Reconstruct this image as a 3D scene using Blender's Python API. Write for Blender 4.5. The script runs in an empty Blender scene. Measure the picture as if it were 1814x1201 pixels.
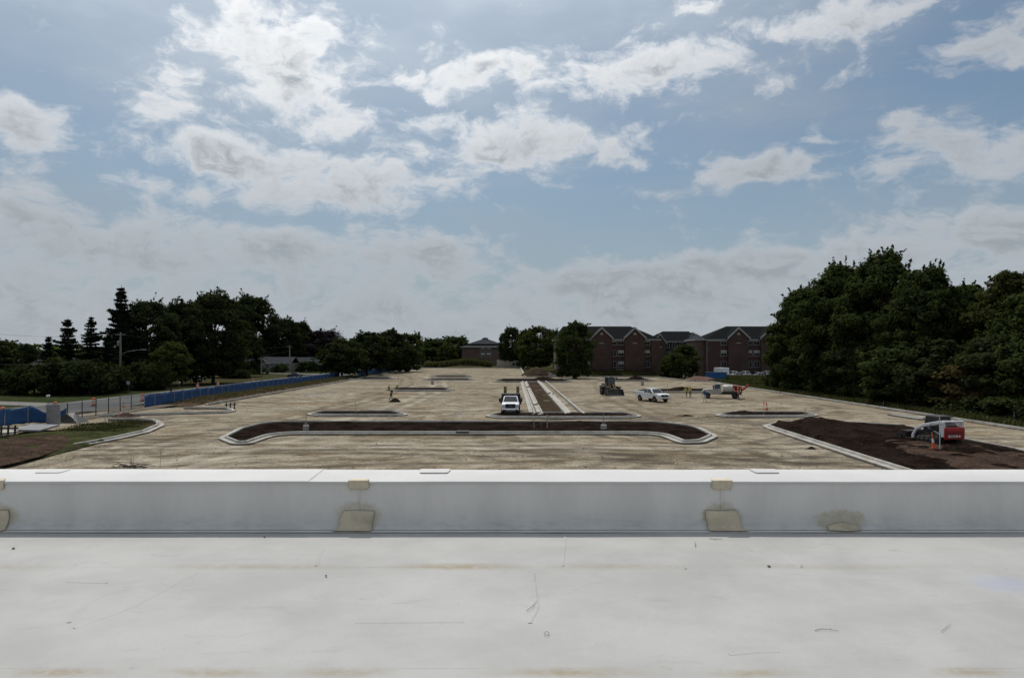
import bpy, bmesh, math, random
import numpy as np
from mathutils import Vector, Matrix, noise
from mathutils.geometry import delaunay_2d_cdt

S = bpy.context.scene
COL = S.collection
R = math.radians
random.seed(7)

# ------------------------------------------------------------------ camera
FPX, CX, CY = 1258.0, 907.0, 600.5          # focal length and centre, in pixels of the 1814 px wide photograph
CAM_Z = 7.2                                  # eye height above the parking lot
PITCH = math.atan((624 - 600.5) / FPX)
cam = bpy.data.cameras.new('camera')
cam.sensor_width = 36.0
cam.sensor_fit = 'HORIZONTAL'
cam.lens = 36.0 * FPX / 1814.0
cam.clip_start = 0.05
cam.clip_end = 6000
cam_o = bpy.data.objects.new('camera', cam)
cam_o.location = (0, 0, CAM_Z)
cam_o.rotation_euler = (math.pi / 2 + PITCH, 0, 0)
COL.objects.link(cam_o)
S.camera = cam_o


def ray(px, py):
    u, v = (px - CX) / FPX, (CY - py) / FPX
    return (u, math.cos(PITCH) - v * math.sin(PITCH), math.sin(PITCH) + v * math.cos(PITCH))


def G(px, py, z=0.0):
    """point of the ground plane at height z"""
    d = ray(px, py)
    t = (z - CAM_Z) / d[2]
    return Vector((d[0] * t, d[1] * t, z))


def at(px, py, dist):
    """point at a known distance in front of the building"""
    d = ray(px, py)
    t = dist / d[1]
    return Vector((d[0] * t, dist, CAM_Z + d[2] * t))


# ------------------------------------------------------------------ light
SUN_EL, SUN_AZ = R(60), R(-16)               # azimuth from +Y, negative = to the left
sun = bpy.data.lights.new('sun', 'SUN')
sun.energy = 4.0
sun.angle = R(1.2)
sun.color = (1.0, 0.95, 0.88)
sun_o = bpy.data.objects.new('sun', sun)
SUN_DIR = Vector((math.sin(SUN_AZ) * math.cos(SUN_EL), math.cos(SUN_AZ) * math.cos(SUN_EL), math.sin(SUN_EL)))
sun_o.rotation_euler = (-SUN_DIR).to_track_quat('-Z', 'Y').to_euler()
sun_o.location = (0, 0, 60)
COL.objects.link(sun_o)

vs = S.view_settings
vs.view_transform = 'Standard'
vs.look = 'None'
vs.exposure = -0.55
vs.gamma = 1.0
vs.use_curve_mapping = False
S.render.engine = 'CYCLES'
S.cycles.use_denoising = True
S.cycles.max_bounces = 6
S.cycles.diffuse_bounces = 3
S.cycles.transparent_max_bounces = 8
S.cycles.use_adaptive_sampling = True

# ------------------------------------------------------------------ sky
world = bpy.data.worlds.new('World')
S.world = world
world.use_nodes = True
NT = world.node_tree
NT.nodes.clear()


class NG:
    """tiny node-graph helper"""
    def __init__(self, nt):
        self.nt = nt

    def n(self, typ, **kw):
        nd = self.nt.nodes.new(typ)
        for k, v in kw.items():
            setattr(nd, k, v)
        return nd

    def plug(self, sock, v):
        if hasattr(v, 'is_linked') or hasattr(v, 'links'):
            self.nt.links.new(v, sock)
        elif v is not None:
            try:
                sock.default_value = v
            except TypeError:
                sock.default_value = (v, v, v)
            except ValueError:
                sock.default_value = tuple(v) + (1,)

    def m(self, op, a, b=None, c=None, clamp=False):
        nd = self.n('ShaderNodeMath', operation=op, use_clamp=clamp)
        for i, v in enumerate((a, b, c)):
            if v is not None:
                self.plug(nd.inputs[i], v)
        return nd.outputs[0]

    def v(self, op, a, b=None, scale=None):
        nd = self.n('ShaderNodeVectorMath', operation=op)
        self.plug(nd.inputs[0], a)
        if b is not None:
            self.plug(nd.inputs[1], b)
        if scale is not None:
            self.plug(nd.inputs['Scale'], scale)
        return nd.outputs['Value'] if op in ('LENGTH', 'DOT_PRODUCT', 'DISTANCE') else nd.outputs[0]

    def noise(self, vec, scale=1.0, detail=4.0, rough=0.5, dist=0.0, out='Fac', lac=2.0):
        nd = self.n('ShaderNodeTexNoise')
        self.plug(nd.inputs['Vector'], vec)
        for k, v in (('Scale', scale), ('Detail', detail), ('Roughness', rough), ('Distortion', dist), ('Lacunarity', lac)):
            nd.inputs[k].default_value = v
        return nd.outputs[out]

    def mix(self, f, a, b, mode='MIX'):
        nd = self.n('ShaderNodeMix', data_type='RGBA', blend_type=mode)
        self.plug(nd.inputs[0], f)
        for s, v in ((nd.inputs[6], a), (nd.inputs[7], b)):
            if isinstance(v, (tuple, list)):
                s.default_value = tuple(v)[:3] + (1,)
            else:
                self.plug(s, v)
        return nd.outputs[2]

    def step(self, x, lo, hi, a=0.0, b=1.0):
        nd = self.n('ShaderNodeMapRange', interpolation_type='SMOOTHSTEP')
        self.plug(nd.inputs[0], x)
        for i, v in zip((1, 2, 3, 4), (lo, hi, a, b)):
            self.plug(nd.inputs[i], v)
        return nd.outputs[0]

    def comb(self, x, y, z=0.0):
        nd = self.n('ShaderNodeCombineXYZ')
        for i, v in enumerate((x, y, z)):
            self.plug(nd.inputs[i], v)
        return nd.outputs[0]

    def sep(self, v):
        nd = self.n('ShaderNodeSeparateXYZ')
        self.plug(nd.inputs[0], v)
        return nd.outputs

    def ramp(self, f, stops, interp='LINEAR'):
        nd = self.n('ShaderNodeValToRGB')
        cr = nd.color_ramp
        cr.interpolation = interp
        while len(cr.elements) < len(stops):
            cr.elements.new(0.5)
        for e, (p, c) in zip(cr.elements, stops):
            e.position = p
            e.color = tuple(c)[:3] + (1,)
        self.plug(nd.inputs[0], f)
        return nd.outputs[0]


def build_sky():
    g = NG(NT)
    tc = g.n('ShaderNodeTexCoord').outputs['Generated']
    d = g.v('NORMALIZE', tc)
    x, y, z = g.sep(d)
    az = g.m('ARCTAN2', x, y)
    el = g.m('ARCSINE', z)
    sky = g.n('ShaderNodeTexSky', sky_type='NISHITA', sun_disc=False, sun_elevation=SUN_EL, sun_rotation=SUN_AZ,
              air_density=1.0, dust_density=1.4, ozone_density=1.0, altitude=200).outputs[0]
    p = g.comb(az, el, 0.0)
    # irregular edges
    w1 = g.v('SUBTRACT', g.noise(g.v('MULTIPLY', p, (7, 11, 1)), 1.0, 5, 0.55, out='Color'), (0.5, 0.5, 0.5))
    pw = g.v('ADD', p, g.v('MULTIPLY', w1, (0.11, 0.065, 0)))
    q = g.v('MULTIPLY', pw, (1.0, 1.7, 0))
    n1 = g.noise(q, 14.0, 9, 0.63)
    n2 = g.noise(g.v('ADD', q, (-0.004, 0.017, 0)), 14.0, 9, 0.63)      # the same field a little nearer the sun
    big = g.noise(g.v('MULTIPLY', p, (1, 1.6, 0)), 3.2, 3, 0.5)
    # the cloud banks that stand in this sky, as directions
    blobs = [(500, 95, 130, 85, 1.0), (420, 150, 170, 60, .6), (560, 190, 130, 50, .8), (330, 205, 120, 34, .55), (60, 215, 60, 42, .8),
             (620, 90, 70, 40, .5), (860, 140, 160, 34, .9), (1160, 115, 170, 44, .9), (1050, 170, 60, 30, .7), (1340, 142, 60, 18, .6), (1000, 100, 90, 30, .5),
             (800, 225, 110, 24, .8), (930, 255, 200, 42, .95), (1060, 262, 90, 34, .8), (850, 305, 110, 36, .6),
             (440, 285, 200, 34, 1.0), (600, 325, 220, 50, 1.0), (400, 330, 200, 30, .7), (380, 272, 70, 30, .6), (220, 322, 210, 34, .5), (110, 235, 60, 16, .4),
             (120, 415, 300, 50, .9), (420, 440, 330, 50, .9), (720, 450, 180, 46, .9), (640, 400, 90, 40, .6),
             (1335, 300, 100, 30, .95), (1195, 330, 56, 16, .75), (1515, 315, 30, 12, .5), (1450, 245, 60, 12, .55), (1610, 205, 50, 12, .6),
             (1700, 268, 170, 52, .85), (1490, 35, 130, 40, .75), (1770, 75, 90, 40, .85), (1560, 85, 80, 26, .5), (1220, 12, 70, 16, .6), (1330, 45, 40, 16, .6),
             (1660, 425, 300, 46, .9), (1360, 470, 250, 38, .9), (1790, 395, 130, 44, .9), (1130, 500, 200, 34, .9), (1490, 140, 50, 16, .5), (1560, 190, 30, 9, .5)]
    acc = None
    for px, py, rx, ry, w in blobs:
        r0 = Vector(ray(px, py)).normalized()
        a0, e0 = math.atan2(r0.x, r0.y), math.asin(r0.z)
        k = FPX * 1.0
        t = g.v('MULTIPLY', g.v('SUBTRACT', pw, (a0, e0, 0)), (k / rx * 0.90, k / ry * 0.90, 0))
        e = g.m('EXPONENT', g.m('MULTIPLY', g.v('DOT_PRODUCT', t, t), -1.0))
        e = g.m('MULTIPLY', e, w)
        acc = e if acc is None else g.m('SMOOTH_MAX', acc, e, 0.12)
    acc = g.m('MULTIPLY', acc, 1.2)
    # away from these banks the same broken cumulus goes on all round
    front = g.step(y, 0.58, 0.72)
    side = g.m('MULTIPLY', g.m('SUBTRACT', 1.0, front), g.step(big, 0.36, 0.62, 0.05, 0.85))
    cov = g.m('ADD', acc, side)
    low = g.step(el, R(9.0), R(2.0))                       # the layer that closes towards the horizon
    cov = g.m('ADD', cov, g.m('MULTIPLY', low, 0.9))
    fld = g.m('ADD', cov, g.m('MULTIPLY', g.m('SUBTRACT', n1, 0.5), 2.9))
    fld = g.m('SUBTRACT', fld, 0.62)
    dens = g.step(fld, -0.30, 0.40)
    thick = g.step(fld, 0.10, 0.75)
    # light: the side towards the sun is brighter, the thick middle greyer
    lit = g.m('ADD', 0.5, g.m('MULTIPLY', g.m('SUBTRACT', n1, n2), 6.5), clamp=True)
    sd = g.v('DOT_PRODUCT', d, tuple(SUN_DIR))
    near = g.step(sd, 0.58, 0.90)
    bright = g.mix(near, (0.53, 0.56, 0.60), (1.25, 1.25, 1.24))
    grey = g.mix(near, (0.33, 0.365, 0.39), (0.50, 0.55, 0.59))
    sh = g.m('MULTIPLY', thick, g.m('SUBTRACT', 1.05, g.m('MULTIPLY', lit, 0.75)), clamp=True)
    ccol = g.mix(sh, bright, grey)
    hor = g.step(el, R(15.0), R(3.5))
    ccol = g.mix(g.m('MULTIPLY', hor, 0.40), ccol, (0.36, 0.408, 0.452))
    ccol = g.v('SCALE', ccol, scale=14.0)
    # thin veil
    veil = g.step(g.noise(g.v('MULTIPLY', p, (2.0, 5.0, 0)), 2.0, 6, 0.55), 0.38, 0.72, 0.20, 0.50)
    veil = g.m('ADD', veil, g.m('MULTIPLY', near, 0.42), clamp=True)
    base = g.mix(veil, g.v('MULTIPLY', sky, (0.87, 1.03, 1.06)), g.v('SCALE', g.mix(near, (0.345, 0.395, 0.445), (0.72, 0.80, 0.88)), scale=14.0))
    base = g.mix(g.m('MULTIPLY', hor, 0.65), base, (4.75, 5.55, 6.3))
    out = g.mix(g.m('MULTIPLY', dens, 0.90), base, ccol)
    bg = g.n('ShaderNodeBackground')
    g.plug(bg.inputs[0], out)
    bg.inputs[1].default_value = 0.1
    o = g.n('ShaderNodeOutputWorld')
    NT.links.new(bg.outputs[0], o.inputs[0])


build_sky()
world.cycles.sampling_method = 'MANUAL'
world.cycles.sample_map_resolution = 512


# ------------------------------------------------------------------ materials
def new_mat(name):
    m = bpy.data.materials.new(name)
    m.use_nodes = True
    g = NG(m.node_tree)
    b = m.node_tree.nodes['Principled BSDF']
    return m, g, b


_M = {}


def mat(name, col=None, rough=0.7, var=0.12, scale=6.0, metal=0.0, bump=0.0, spec=0.4, dirt=None, dirt_amt=0.0):
    """plain surface: base colour with a little mottling, optional dirt and fine relief"""
    if name in _M:
        return _M[name]
    m, g, b = new_mat(name)
    tc = g.n('ShaderNodeTexCoord').outputs['Object']
    n = g.noise(tc, scale, 6, 0.6)
    c = Vector(col)
    cc = g.mix(g.step(n, 0.3, 0.7), tuple(c * (1 - var)), tuple(c * (1 + var)))
    if dirt:
        dn = g.step(g.noise(tc, scale * 0.35, 7, 0.65), 0.48, 0.68, 0, dirt_amt)
        cc = g.mix(dn, cc, dirt)
    g.plug(b.inputs['Base Color'], cc)
    b.inputs['Roughness'].default_value = rough
    b.inputs['Metallic'].default_value = metal
    b.inputs['Specular IOR Level'].default_value = spec
    if bump:
        bp = g.n('ShaderNodeBump')
        bp.inputs['Strength'].default_value = bump
        bp.inputs['Distance'].default_value = 0.02
        g.plug(bp.inputs['Height'], g.noise(tc, scale * 5, 5, 0.6))
        g.plug(b.inputs['Normal'], bp.outputs[0])
    _M[name] = m
    return m


def ground_mat(name, kind):
    """earth, gravel, turf, asphalt seen over tens of metres: world-sized patterns"""
    m, g, b = new_mat(name)
    p = g.n('ShaderNodeNewGeometry').outputs['Position']
    fine = g.noise(p, 5.0, 8, 0.72)
    mid = g.noise(p, 0.55, 7, 0.62)
    bigm = g.noise(p, 0.075, 5, 0.55)
    b.inputs['Roughness'].default_value = 0.95
    b.inputs['Specular IOR Level'].default_value = 0.0
    h = fine
    if kind == 'gravel':
        warp = g.v('MULTIPLY', g.v('SUBTRACT', g.noise(p, 0.045, 3, 0.5, out='Color'), (.5, .5, .5)), (16, 16, 0))
        pw = g.v('ADD', p, warp)
        t1 = g.noise(g.v('MULTIPLY', pw, (0.20, 0.34, 0)), 1.0, 7, 0.70)        # wheel tracks along the front
        t2 = g.noise(g.v('MULTIPLY', pw, (0.07, 0.11, 0)), 1.0, 7, 0.68)        # and down the lot
        ang = g.n('ShaderNodeVectorRotate', rotation_type='Z_AXIS')
        g.plug(ang.inputs['Vector'], pw)
        ang.inputs['Angle'].default_value = R(38)
        t3 = g.noise(g.v('MULTIPLY', ang.outputs[0], (0.09, 0.42, 0)), 1.0, 6, 0.68)
        c = g.mix(g.step(bigm, 0.36, 0.66), (0.288, 0.248, 0.185), (0.365, 0.326, 0.255))
        c = g.mix(g.step(mid, 0.42, 0.72, 0, 0.55), c, (0.30, 0.235, 0.15))
        c = g.mix(g.step(g.noise(p, 0.11, 6, 0.6), 0.55, 0.68, 0, 0.6), c, (0.23, 0.225, 0.21))
        c = g.mix(g.step(t1, 0.53, 0.64, 0, 0.80), c, (0.135, 0.105, 0.072))
        c = g.mix(g.step(t1, 0.46, 0.34, 0, 0.60), c, (0.43, 0.385, 0.305))
        c = g.mix(g.step(t2, 0.50, 0.62, 0, 0.72), c, (0.185, 0.145, 0.097))
        c = g.mix(g.step(t3, 0.54, 0.65, 0, 0.45), c, (0.16, 0.135, 0.10))
        c = g.mix(g.step(t3, 0.42, 0.30, 0, 0.35), c, (0.42, 0.385, 0.32))
        t5 = g.noise(g.v('MULTIPLY', pw, (0.55, 0.62, 0)), 1.0, 7, 0.70)
        c = g.mix(g.step(t5, 0.38, 0.62), g.v('SCALE', c, scale=0.72), g.v('SCALE', c, scale=1.20))
        c = g.mix(g.step(g.noise(g.v('MULTIPLY', p, (0.06, 0.10, 0)), 1.0, 6, 0.65), 0.52, 0.66, 0, 0.75), c, g.mix(0.5, c, (0.27, 0.19, 0.10)))
        c = g.mix(g.step(fine, 0.34, 0.70), g.v('SCALE', c, scale=0.66), g.v('SCALE', c, scale=1.28))
        # wheel tracks: pairs of arcs left by turning trucks
        wob = g.v('MULTIPLY', g.v('SUBTRACT', g.noise(p, 0.12, 3, 0.5, out='Color'), (.5, .5, .5)), (2.4, 2.4, 0))
        pt = g.v('MULTIPLY', g.v('ADD', p, wob), (1, 1, 0))
        brk = g.step(g.noise(p, 0.30, 6, 0.68), 0.34, 0.60)
        for cx_, cy_, rr_, col_, am_ in ((17.0, 66.0, 9.5, (0.15, 0.125, 0.095), 0.90), (14.0, 62.0, 15.5, (0.16, 0.135, 0.10), 0.78), (-27.0, 66.0, 9.0, (0.16, 0.135, 0.10), 0.78), (-16, -40, 92.0, (0.15, 0.12, 0.09), 0.78),
                                         (10, -60, 108.5, (0.16, 0.13, 0.10), 0.85), (0, 250, 196.5, (0.17, 0.14, 0.105), 0.72), (40, 20, 41.0, (0.15, 0.125, 0.095), 0.72), (-10, -300, 355.0, (0.42, 0.385, 0.32), 0.65),
                                         (-420, 120, 398.0, (0.17, 0.14, 0.105), 0.65), (-420, 120, 405.5, (0.42, 0.385, 0.32), 0.52), (460, 100, 444.0, (0.17, 0.14, 0.105), 0.65), (25, 95, 16.0, (0.17, 0.14, 0.11), 0.65), (-22, 110, 21.0, (0.17, 0.14, 0.11), 0.65)):
            dr = g.m('SUBTRACT', g.v('DISTANCE', pt, (cx_, cy_, 0)), rr_)
            k_ = g.step(g.m('ABSOLUTE', g.m('SUBTRACT', g.m('ABSOLUTE', dr), 1.25)), 0.85, 0.25)
            col_ = tuple(v_ * (0.55 if v_ < .3 else 1.15) for v_ in col_) if col_[0] < .3 else tuple(v_ * 1.15 for v_ in col_)
            c = g.mix(g.m('MULTIPLY', g.m('MULTIPLY', k_, brk), am_ * 0.85), c, col_)
        h = g.m('ADD', g.m('MULTIPLY', mid, 0.8), g.m('MULTIPLY', fine, 0.4))
        c = g.v('SCALE', c, scale=0.92)
    elif kind == 'soil':
        c = g.mix(g.step(mid, 0.35, 0.65), (0.010, 0.0072, 0.0060), (0.025, 0.0175, 0.0135))
        c = g.mix(g.step(bigm, 0.5, 0.7, 0, 0.5), c, (0.038, 0.024, 0.018))
        c = g.mix(g.step(fine, 0.3, 0.7), g.v('SCALE', c, scale=0.55), g.v('SCALE', c, scale=1.4))
    elif kind == 'brown':
        c = g.mix(g.step(mid, 0.35, 0.65), (0.078, 0.053, 0.038), (0.125, 0.088, 0.060))
        c = g.mix(g.step(bigm, 0.52, 0.7, 0, 0.7), c, (0.045, 0.030, 0.023))
        c = g.mix(g.step(fine, 0.3, 0.7), g.v('SCALE', c, scale=0.6), g.v('SCALE', c, scale=1.3))
    elif kind == 'darkbrown':
        c = g.mix(g.step(mid, 0.35, 0.65), (0.045, 0.030, 0.024), (0.075, 0.052, 0.040))
        c = g.mix(g.step(bigm, 0.48, 0.64, 0, 0.7), c, (0.042, 0.044, 0.022))
        c = g.mix(g.step(fine, 0.3, 0.7), g.v('SCALE', c, scale=0.5), g.v('SCALE', c, scale=1.5))
    elif kind == 'turf':
        c = g.mix(g.step(mid, 0.35, 0.68), (0.030, 0.038, 0.015), (0.070, 0.070, 0.032))
        c = g.mix(g.step(bigm, 0.48, 0.62, 0, 0.7), c, (0.066, 0.048, 0.033))
        c = g.mix(g.step(fine, 0.3, 0.7), g.v('SCALE', c, scale=0.55), g.v('SCALE', c, scale=1.35))
    elif kind == 'lawn':
        c = g.mix(g.step(mid, 0.35, 0.68), (0.026, 0.036, 0.014), (0.050, 0.057, 0.025))
        c = g.mix(g.step(fine, 0.3, 0.7), g.v('SCALE', c, scale=0.7), g.v('SCALE', c, scale=1.25))
    elif kind == 'asphalt':
        c = g.mix(g.step(bigm, 0.35, 0.65), (0.095, 0.096, 0.098), (0.135, 0.134, 0.130))
        c = g.mix(g.step(fine, 0.3, 0.7), g.v('SCALE', c, scale=0.85), g.v('SCALE', c, scale=1.15))
    elif kind == 'concrete':
        c = g.mix(g.step(mid, 0.3, 0.7), (0.34, 0.33, 0.30), (0.47, 0.455, 0.42))
        c = g.mix(g.step(g.noise(p, 1.4, 6, 0.7), 0.50, 0.68, 0, 0.65), c, (0.24, 0.20, 0.145))
        c = g.mix(g.step(fine, 0.3, 0.7), g.v('SCALE', c, scale=0.9), g.v('SCALE', c, scale=1.07))
        z_ = g.sep(p)[2]
        mud_shade = g.m('MULTIPLY', g.step(g.m('ADD', z_, g.m('MULTIPLY', g.m('SUBTRACT', g.noise(p, 2.2, 5, 0.6), 0.5), 0.10)), 0.125, 0.06), 0.85)  # muddy brown towards the foot, with the shade of the low face painted in
        c = g.mix(mud_shade, c, (0.085, 0.066, 0.048))
        b.inputs['Roughness'].default_value = 0.85
    g.plug(b.inputs['Base Color'], c)
    bp = g.n('ShaderNodeBump')
    bp.inputs['Strength'].default_value = {'concrete': 0.15, 'asphalt': 0.25, 'gravel': 0.6}.get(kind, 0.8)
    bp.inputs['Distance'].default_value = 0.12 if kind not in ('concrete', 'asphalt') else 0.02
    g.plug(bp.inputs['Height'], h)
    g.plug(b.inputs['Normal'], bp.outputs[0])
    _M[name] = m
    return m


def leaf_mat(name, dark, light, trans=0.36):
    m = bpy.data.materials.new(name)
    m.use_nodes = True
    g = NG(m.node_tree)
    m.node_tree.nodes.clear()
    rnd = g.n('ShaderNodeNewGeometry').outputs['Random Per Island']
    p = g.n('ShaderNodeNewGeometry').outputs['Position']
    f = g.m('ADD', g.m('MULTIPLY', rnd, 0.6), g.m('MULTIPLY', g.noise(p, 0.35, 3, 0.5), 0.5))
    c = g.mix(g.step(f, 0.2, 0.9), dark, light)
    df = g.n('ShaderNodeBsdfDiffuse')
    tr = g.n('ShaderNodeBsdfTranslucent')
    g.plug(df.inputs[0], c)
    g.plug(tr.inputs[0], g.mix(0.5, c, (0.10, 0.13, 0.02)))
    mx = g.n('ShaderNodeMixShader')
    mx.inputs[0].default_value = trans
    m.node_tree.links.new(df.outputs[0], mx.inputs[1])
    m.node_tree.links.new(tr.outputs[0], mx.inputs[2])
    o = g.n('ShaderNodeOutputMaterial')
    m.node_tree.links.new(mx.outputs[0], o.inputs[0])
    _M[name] = m
    return m


def brick_mat(name, c1, c2, mortar):
    m, g, b = new_mat(name)
    p = g.n('ShaderNodeTexCoord').outputs['Object']
    x, y, z = g.sep(p)
    v = g.comb(g.m('ADD', x, y), z, 0)
    br = g.n('ShaderNodeTexBrick')
    g.plug(br.inputs['Vector'], v)
    br.inputs['Color1'].default_value = c1 + (1,)
    br.inputs['Color2'].default_value = c2 + (1,)
    br.inputs['Mortar'].default_value = mortar + (1,)
    br.inputs['Scale'].default_value = 1.0
    br.inputs['Brick Width'].default_value = 0.24
    br.inputs['Row Height'].default_value = 0.08
    br.inputs['Mortar Size'].default_value = 0.008
    g.plug(b.inputs['Base Color'], g.mix(g.step(g.noise(p, 0.4, 5, 0.6), 0.3, 0.7, 0, 0.5), br.outputs[0], tuple(Vector(c1) * 0.6)))
    b.inputs['Roughness'].default_value = 0.9
    _M[name] = m
    return m


def shingle_mat(name, c):
    m, g, b = new_mat(name)
    p = g.n('ShaderNodeTexCoord').outputs['Object']
    x, y, z = g.sep(p)
    br = g.n('ShaderNodeTexBrick')
    g.plug(br.inputs['Vector'], g.comb(g.m('ADD', x, g.m('MULTIPLY', y, 0.6)), z, 0))
    c = Vector(c)
    br.inputs['Color1'].default_value = tuple(c * 0.8) + (1,)
    br.inputs['Color2'].default_value = tuple(c * 1.25) + (1,)
    br.inputs['Mortar'].default_value = tuple(c * 0.6) + (1,)
    br.inputs['Scale'].default_value = 1.0
    br.inputs['Brick Width'].default_value = 0.5
    br.inputs['Row Height'].default_value = 0.16
    br.inputs['Mortar Size'].default_value = 0.012
    g.plug(b.inputs['Base Color'], br.outputs[0])
    b.inputs['Roughness'].default_value = 0.95
    b.inputs['Specular IOR Level'].default_value = 0.03
    _M[name] = m
    return m


def glass_mat(name, col=(0.02, 0.025, 0.03), rough=0.06):
    m, g, b = new_mat(name)
    b.inputs['Base Color'].default_value = col + (1,)
    b.inputs['Roughness'].default_value = rough
    b.inputs['Specular IOR Level'].default_value = 0.8
    _M[name] = m
    return m


GRAVEL = ground_mat('gravel_base', 'gravel')
SOIL = ground_mat('black_topsoil', 'soil')
BROWN = ground_mat('brown_earth', 'brown')
DARKBROWN = ground_mat('dark_brown_earth', 'darkbrown')
TURF = ground_mat('rough_turf', 'turf')
LAWN = ground_mat('lawn', 'lawn')
ASPH = ground_mat('asphalt', 'asphalt')
CONC = ground_mat('fresh_concrete', 'concrete')
OLDCONC = mat('old_concrete', (0.15, 0.145, 0.13), 0.9, 0.15, 1.2)
LEAF_G = leaf_mat('leaf_green', (0.022, 0.032, 0.012), (0.060, 0.078, 0.028))
LEAF_O = leaf_mat('leaf_olive', (0.028, 0.034, 0.012), (0.076, 0.082, 0.028))
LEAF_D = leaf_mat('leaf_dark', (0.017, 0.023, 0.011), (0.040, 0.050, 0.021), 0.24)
LEAF_Y = leaf_mat('leaf_yellow_green', (0.028, 0.036, 0.011), (0.074, 0.084, 0.027), 0.25)
LEAF_P = leaf_mat('leaf_purple', (0.014, 0.012, 0.014), (0.028, 0.024, 0.024), 0.1)
LEAF_R = leaf_mat('leaf_rust', (0.042, 0.036, 0.016), (0.092, 0.066, 0.030), 0.25)
NEEDLE = leaf_mat('needle', (0.012, 0.019, 0.013), (0.030, 0.042, 0.027), 0.12)
WEED = leaf_mat('weed', (0.045, 0.052, 0.020), (0.125, 0.115, 0.055), 0.25)
DRYWEED = leaf_mat('dry_weed', (0.09, 0.075, 0.04), (0.20, 0.165, 0.095), 0.2)
BARK = mat('bark', (0.060, 0.048, 0.038), 0.95, 0.3, 3)
WHITEPAINT = mat('white_paint', (0.74, 0.75, 0.76), 0.30, 0.03, 1.5, spec=0.5, dirt=(0.42, 0.37, 0.29), dirt_amt=0.25)
DUSTYWHITE = mat('dusty_white_paint', (0.42, 0.405, 0.375), 0.5, 0.08, 1.5, dirt=(0.22, 0.18, 0.13), dirt_amt=0.6)
BLACK = mat('black_plastic', (0.018, 0.018, 0.019), 0.55, 0.2, 4)
DARKSTEEL = mat('dark_steel', (0.035, 0.035, 0.036), 0.5, 0.25, 3, dirt=(0.12, 0.095, 0.065), dirt_amt=0.5)
RUBBER = mat('rubber', (0.022, 0.021, 0.020), 0.9, 0.2, 5, dirt=(0.13, 0.105, 0.075), dirt_amt=0.55)
STEEL = mat('galvanised_steel', (0.42, 0.43, 0.44), 0.45, 0.1, 6, metal=0.6)
CHROME = mat('chrome', (0.62, 0.63, 0.65), 0.18, 0.04, 3, metal=0.9)
GLASS = glass_mat('vehicle_glass')
WINGLASS = glass_mat('window_glass', (0.035, 0.04, 0.05), 0.08)
LAMP = mat('headlamp_lens', (0.62, 0.64, 0.66), 0.1, 0.05, 5, spec=0.8)
AMBER = mat('amber_lens', (0.6, 0.2, 0.03), 0.2, 0.05)
REDLENS = mat('red_lens', (0.35, 0.015, 0.01), 0.25, 0.05)
RED = mat('red_paint', (0.36, 0.016, 0.014), 0.4, 0.06, 2, dirt=(0.13, 0.06, 0.04), dirt_amt=0.4)
ORANGE = mat('safety_orange', (0.62, 0.10, 0.025), 0.55, 0.08, 4, dirt=(0.25, 0.09, 0.04), dirt_amt=0.35)
REFLECT = mat('reflective_white', (0.72, 0.70, 0.68), 0.4, 0.04, 4)
YELLOWM = mat('loader_yellow', (0.20, 0.13, 0.055), 0.6, 0.12, 2, dirt=(0.14, 0.11, 0.08), dirt_amt=0.6)
BLUEMESH = mat('blue_screen', (0.014, 0.066, 0.185), 0.75, 0.25, 1.2, dirt=(0.04, 0.09, 0.17), dirt_amt=0.5)
BLUEPAINT = mat('blue_paint', (0.025, 0.12, 0.30), 0.5, 0.1, 2, dirt=(0.05, 0.10, 0.17), dirt_amt=0.5)
WOOD = mat('weathered_wood', (0.24, 0.205, 0.165), 0.9, 0.25, 3)
LATH = mat('new_lath', (0.42, 0.33, 0.22), 0.85, 0.12, 4)
PINK = mat('pink_flagging', (0.62, 0.11, 0.17), 0.6, 0.1)
TAN = mat('tan_siding', (0.40, 0.37, 0.30), 0.7, 0.06, 2)
GREYMETAL = mat('grey_sheet_metal', (0.22, 0.225, 0.235), 0.6, 0.08, 2)


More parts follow.
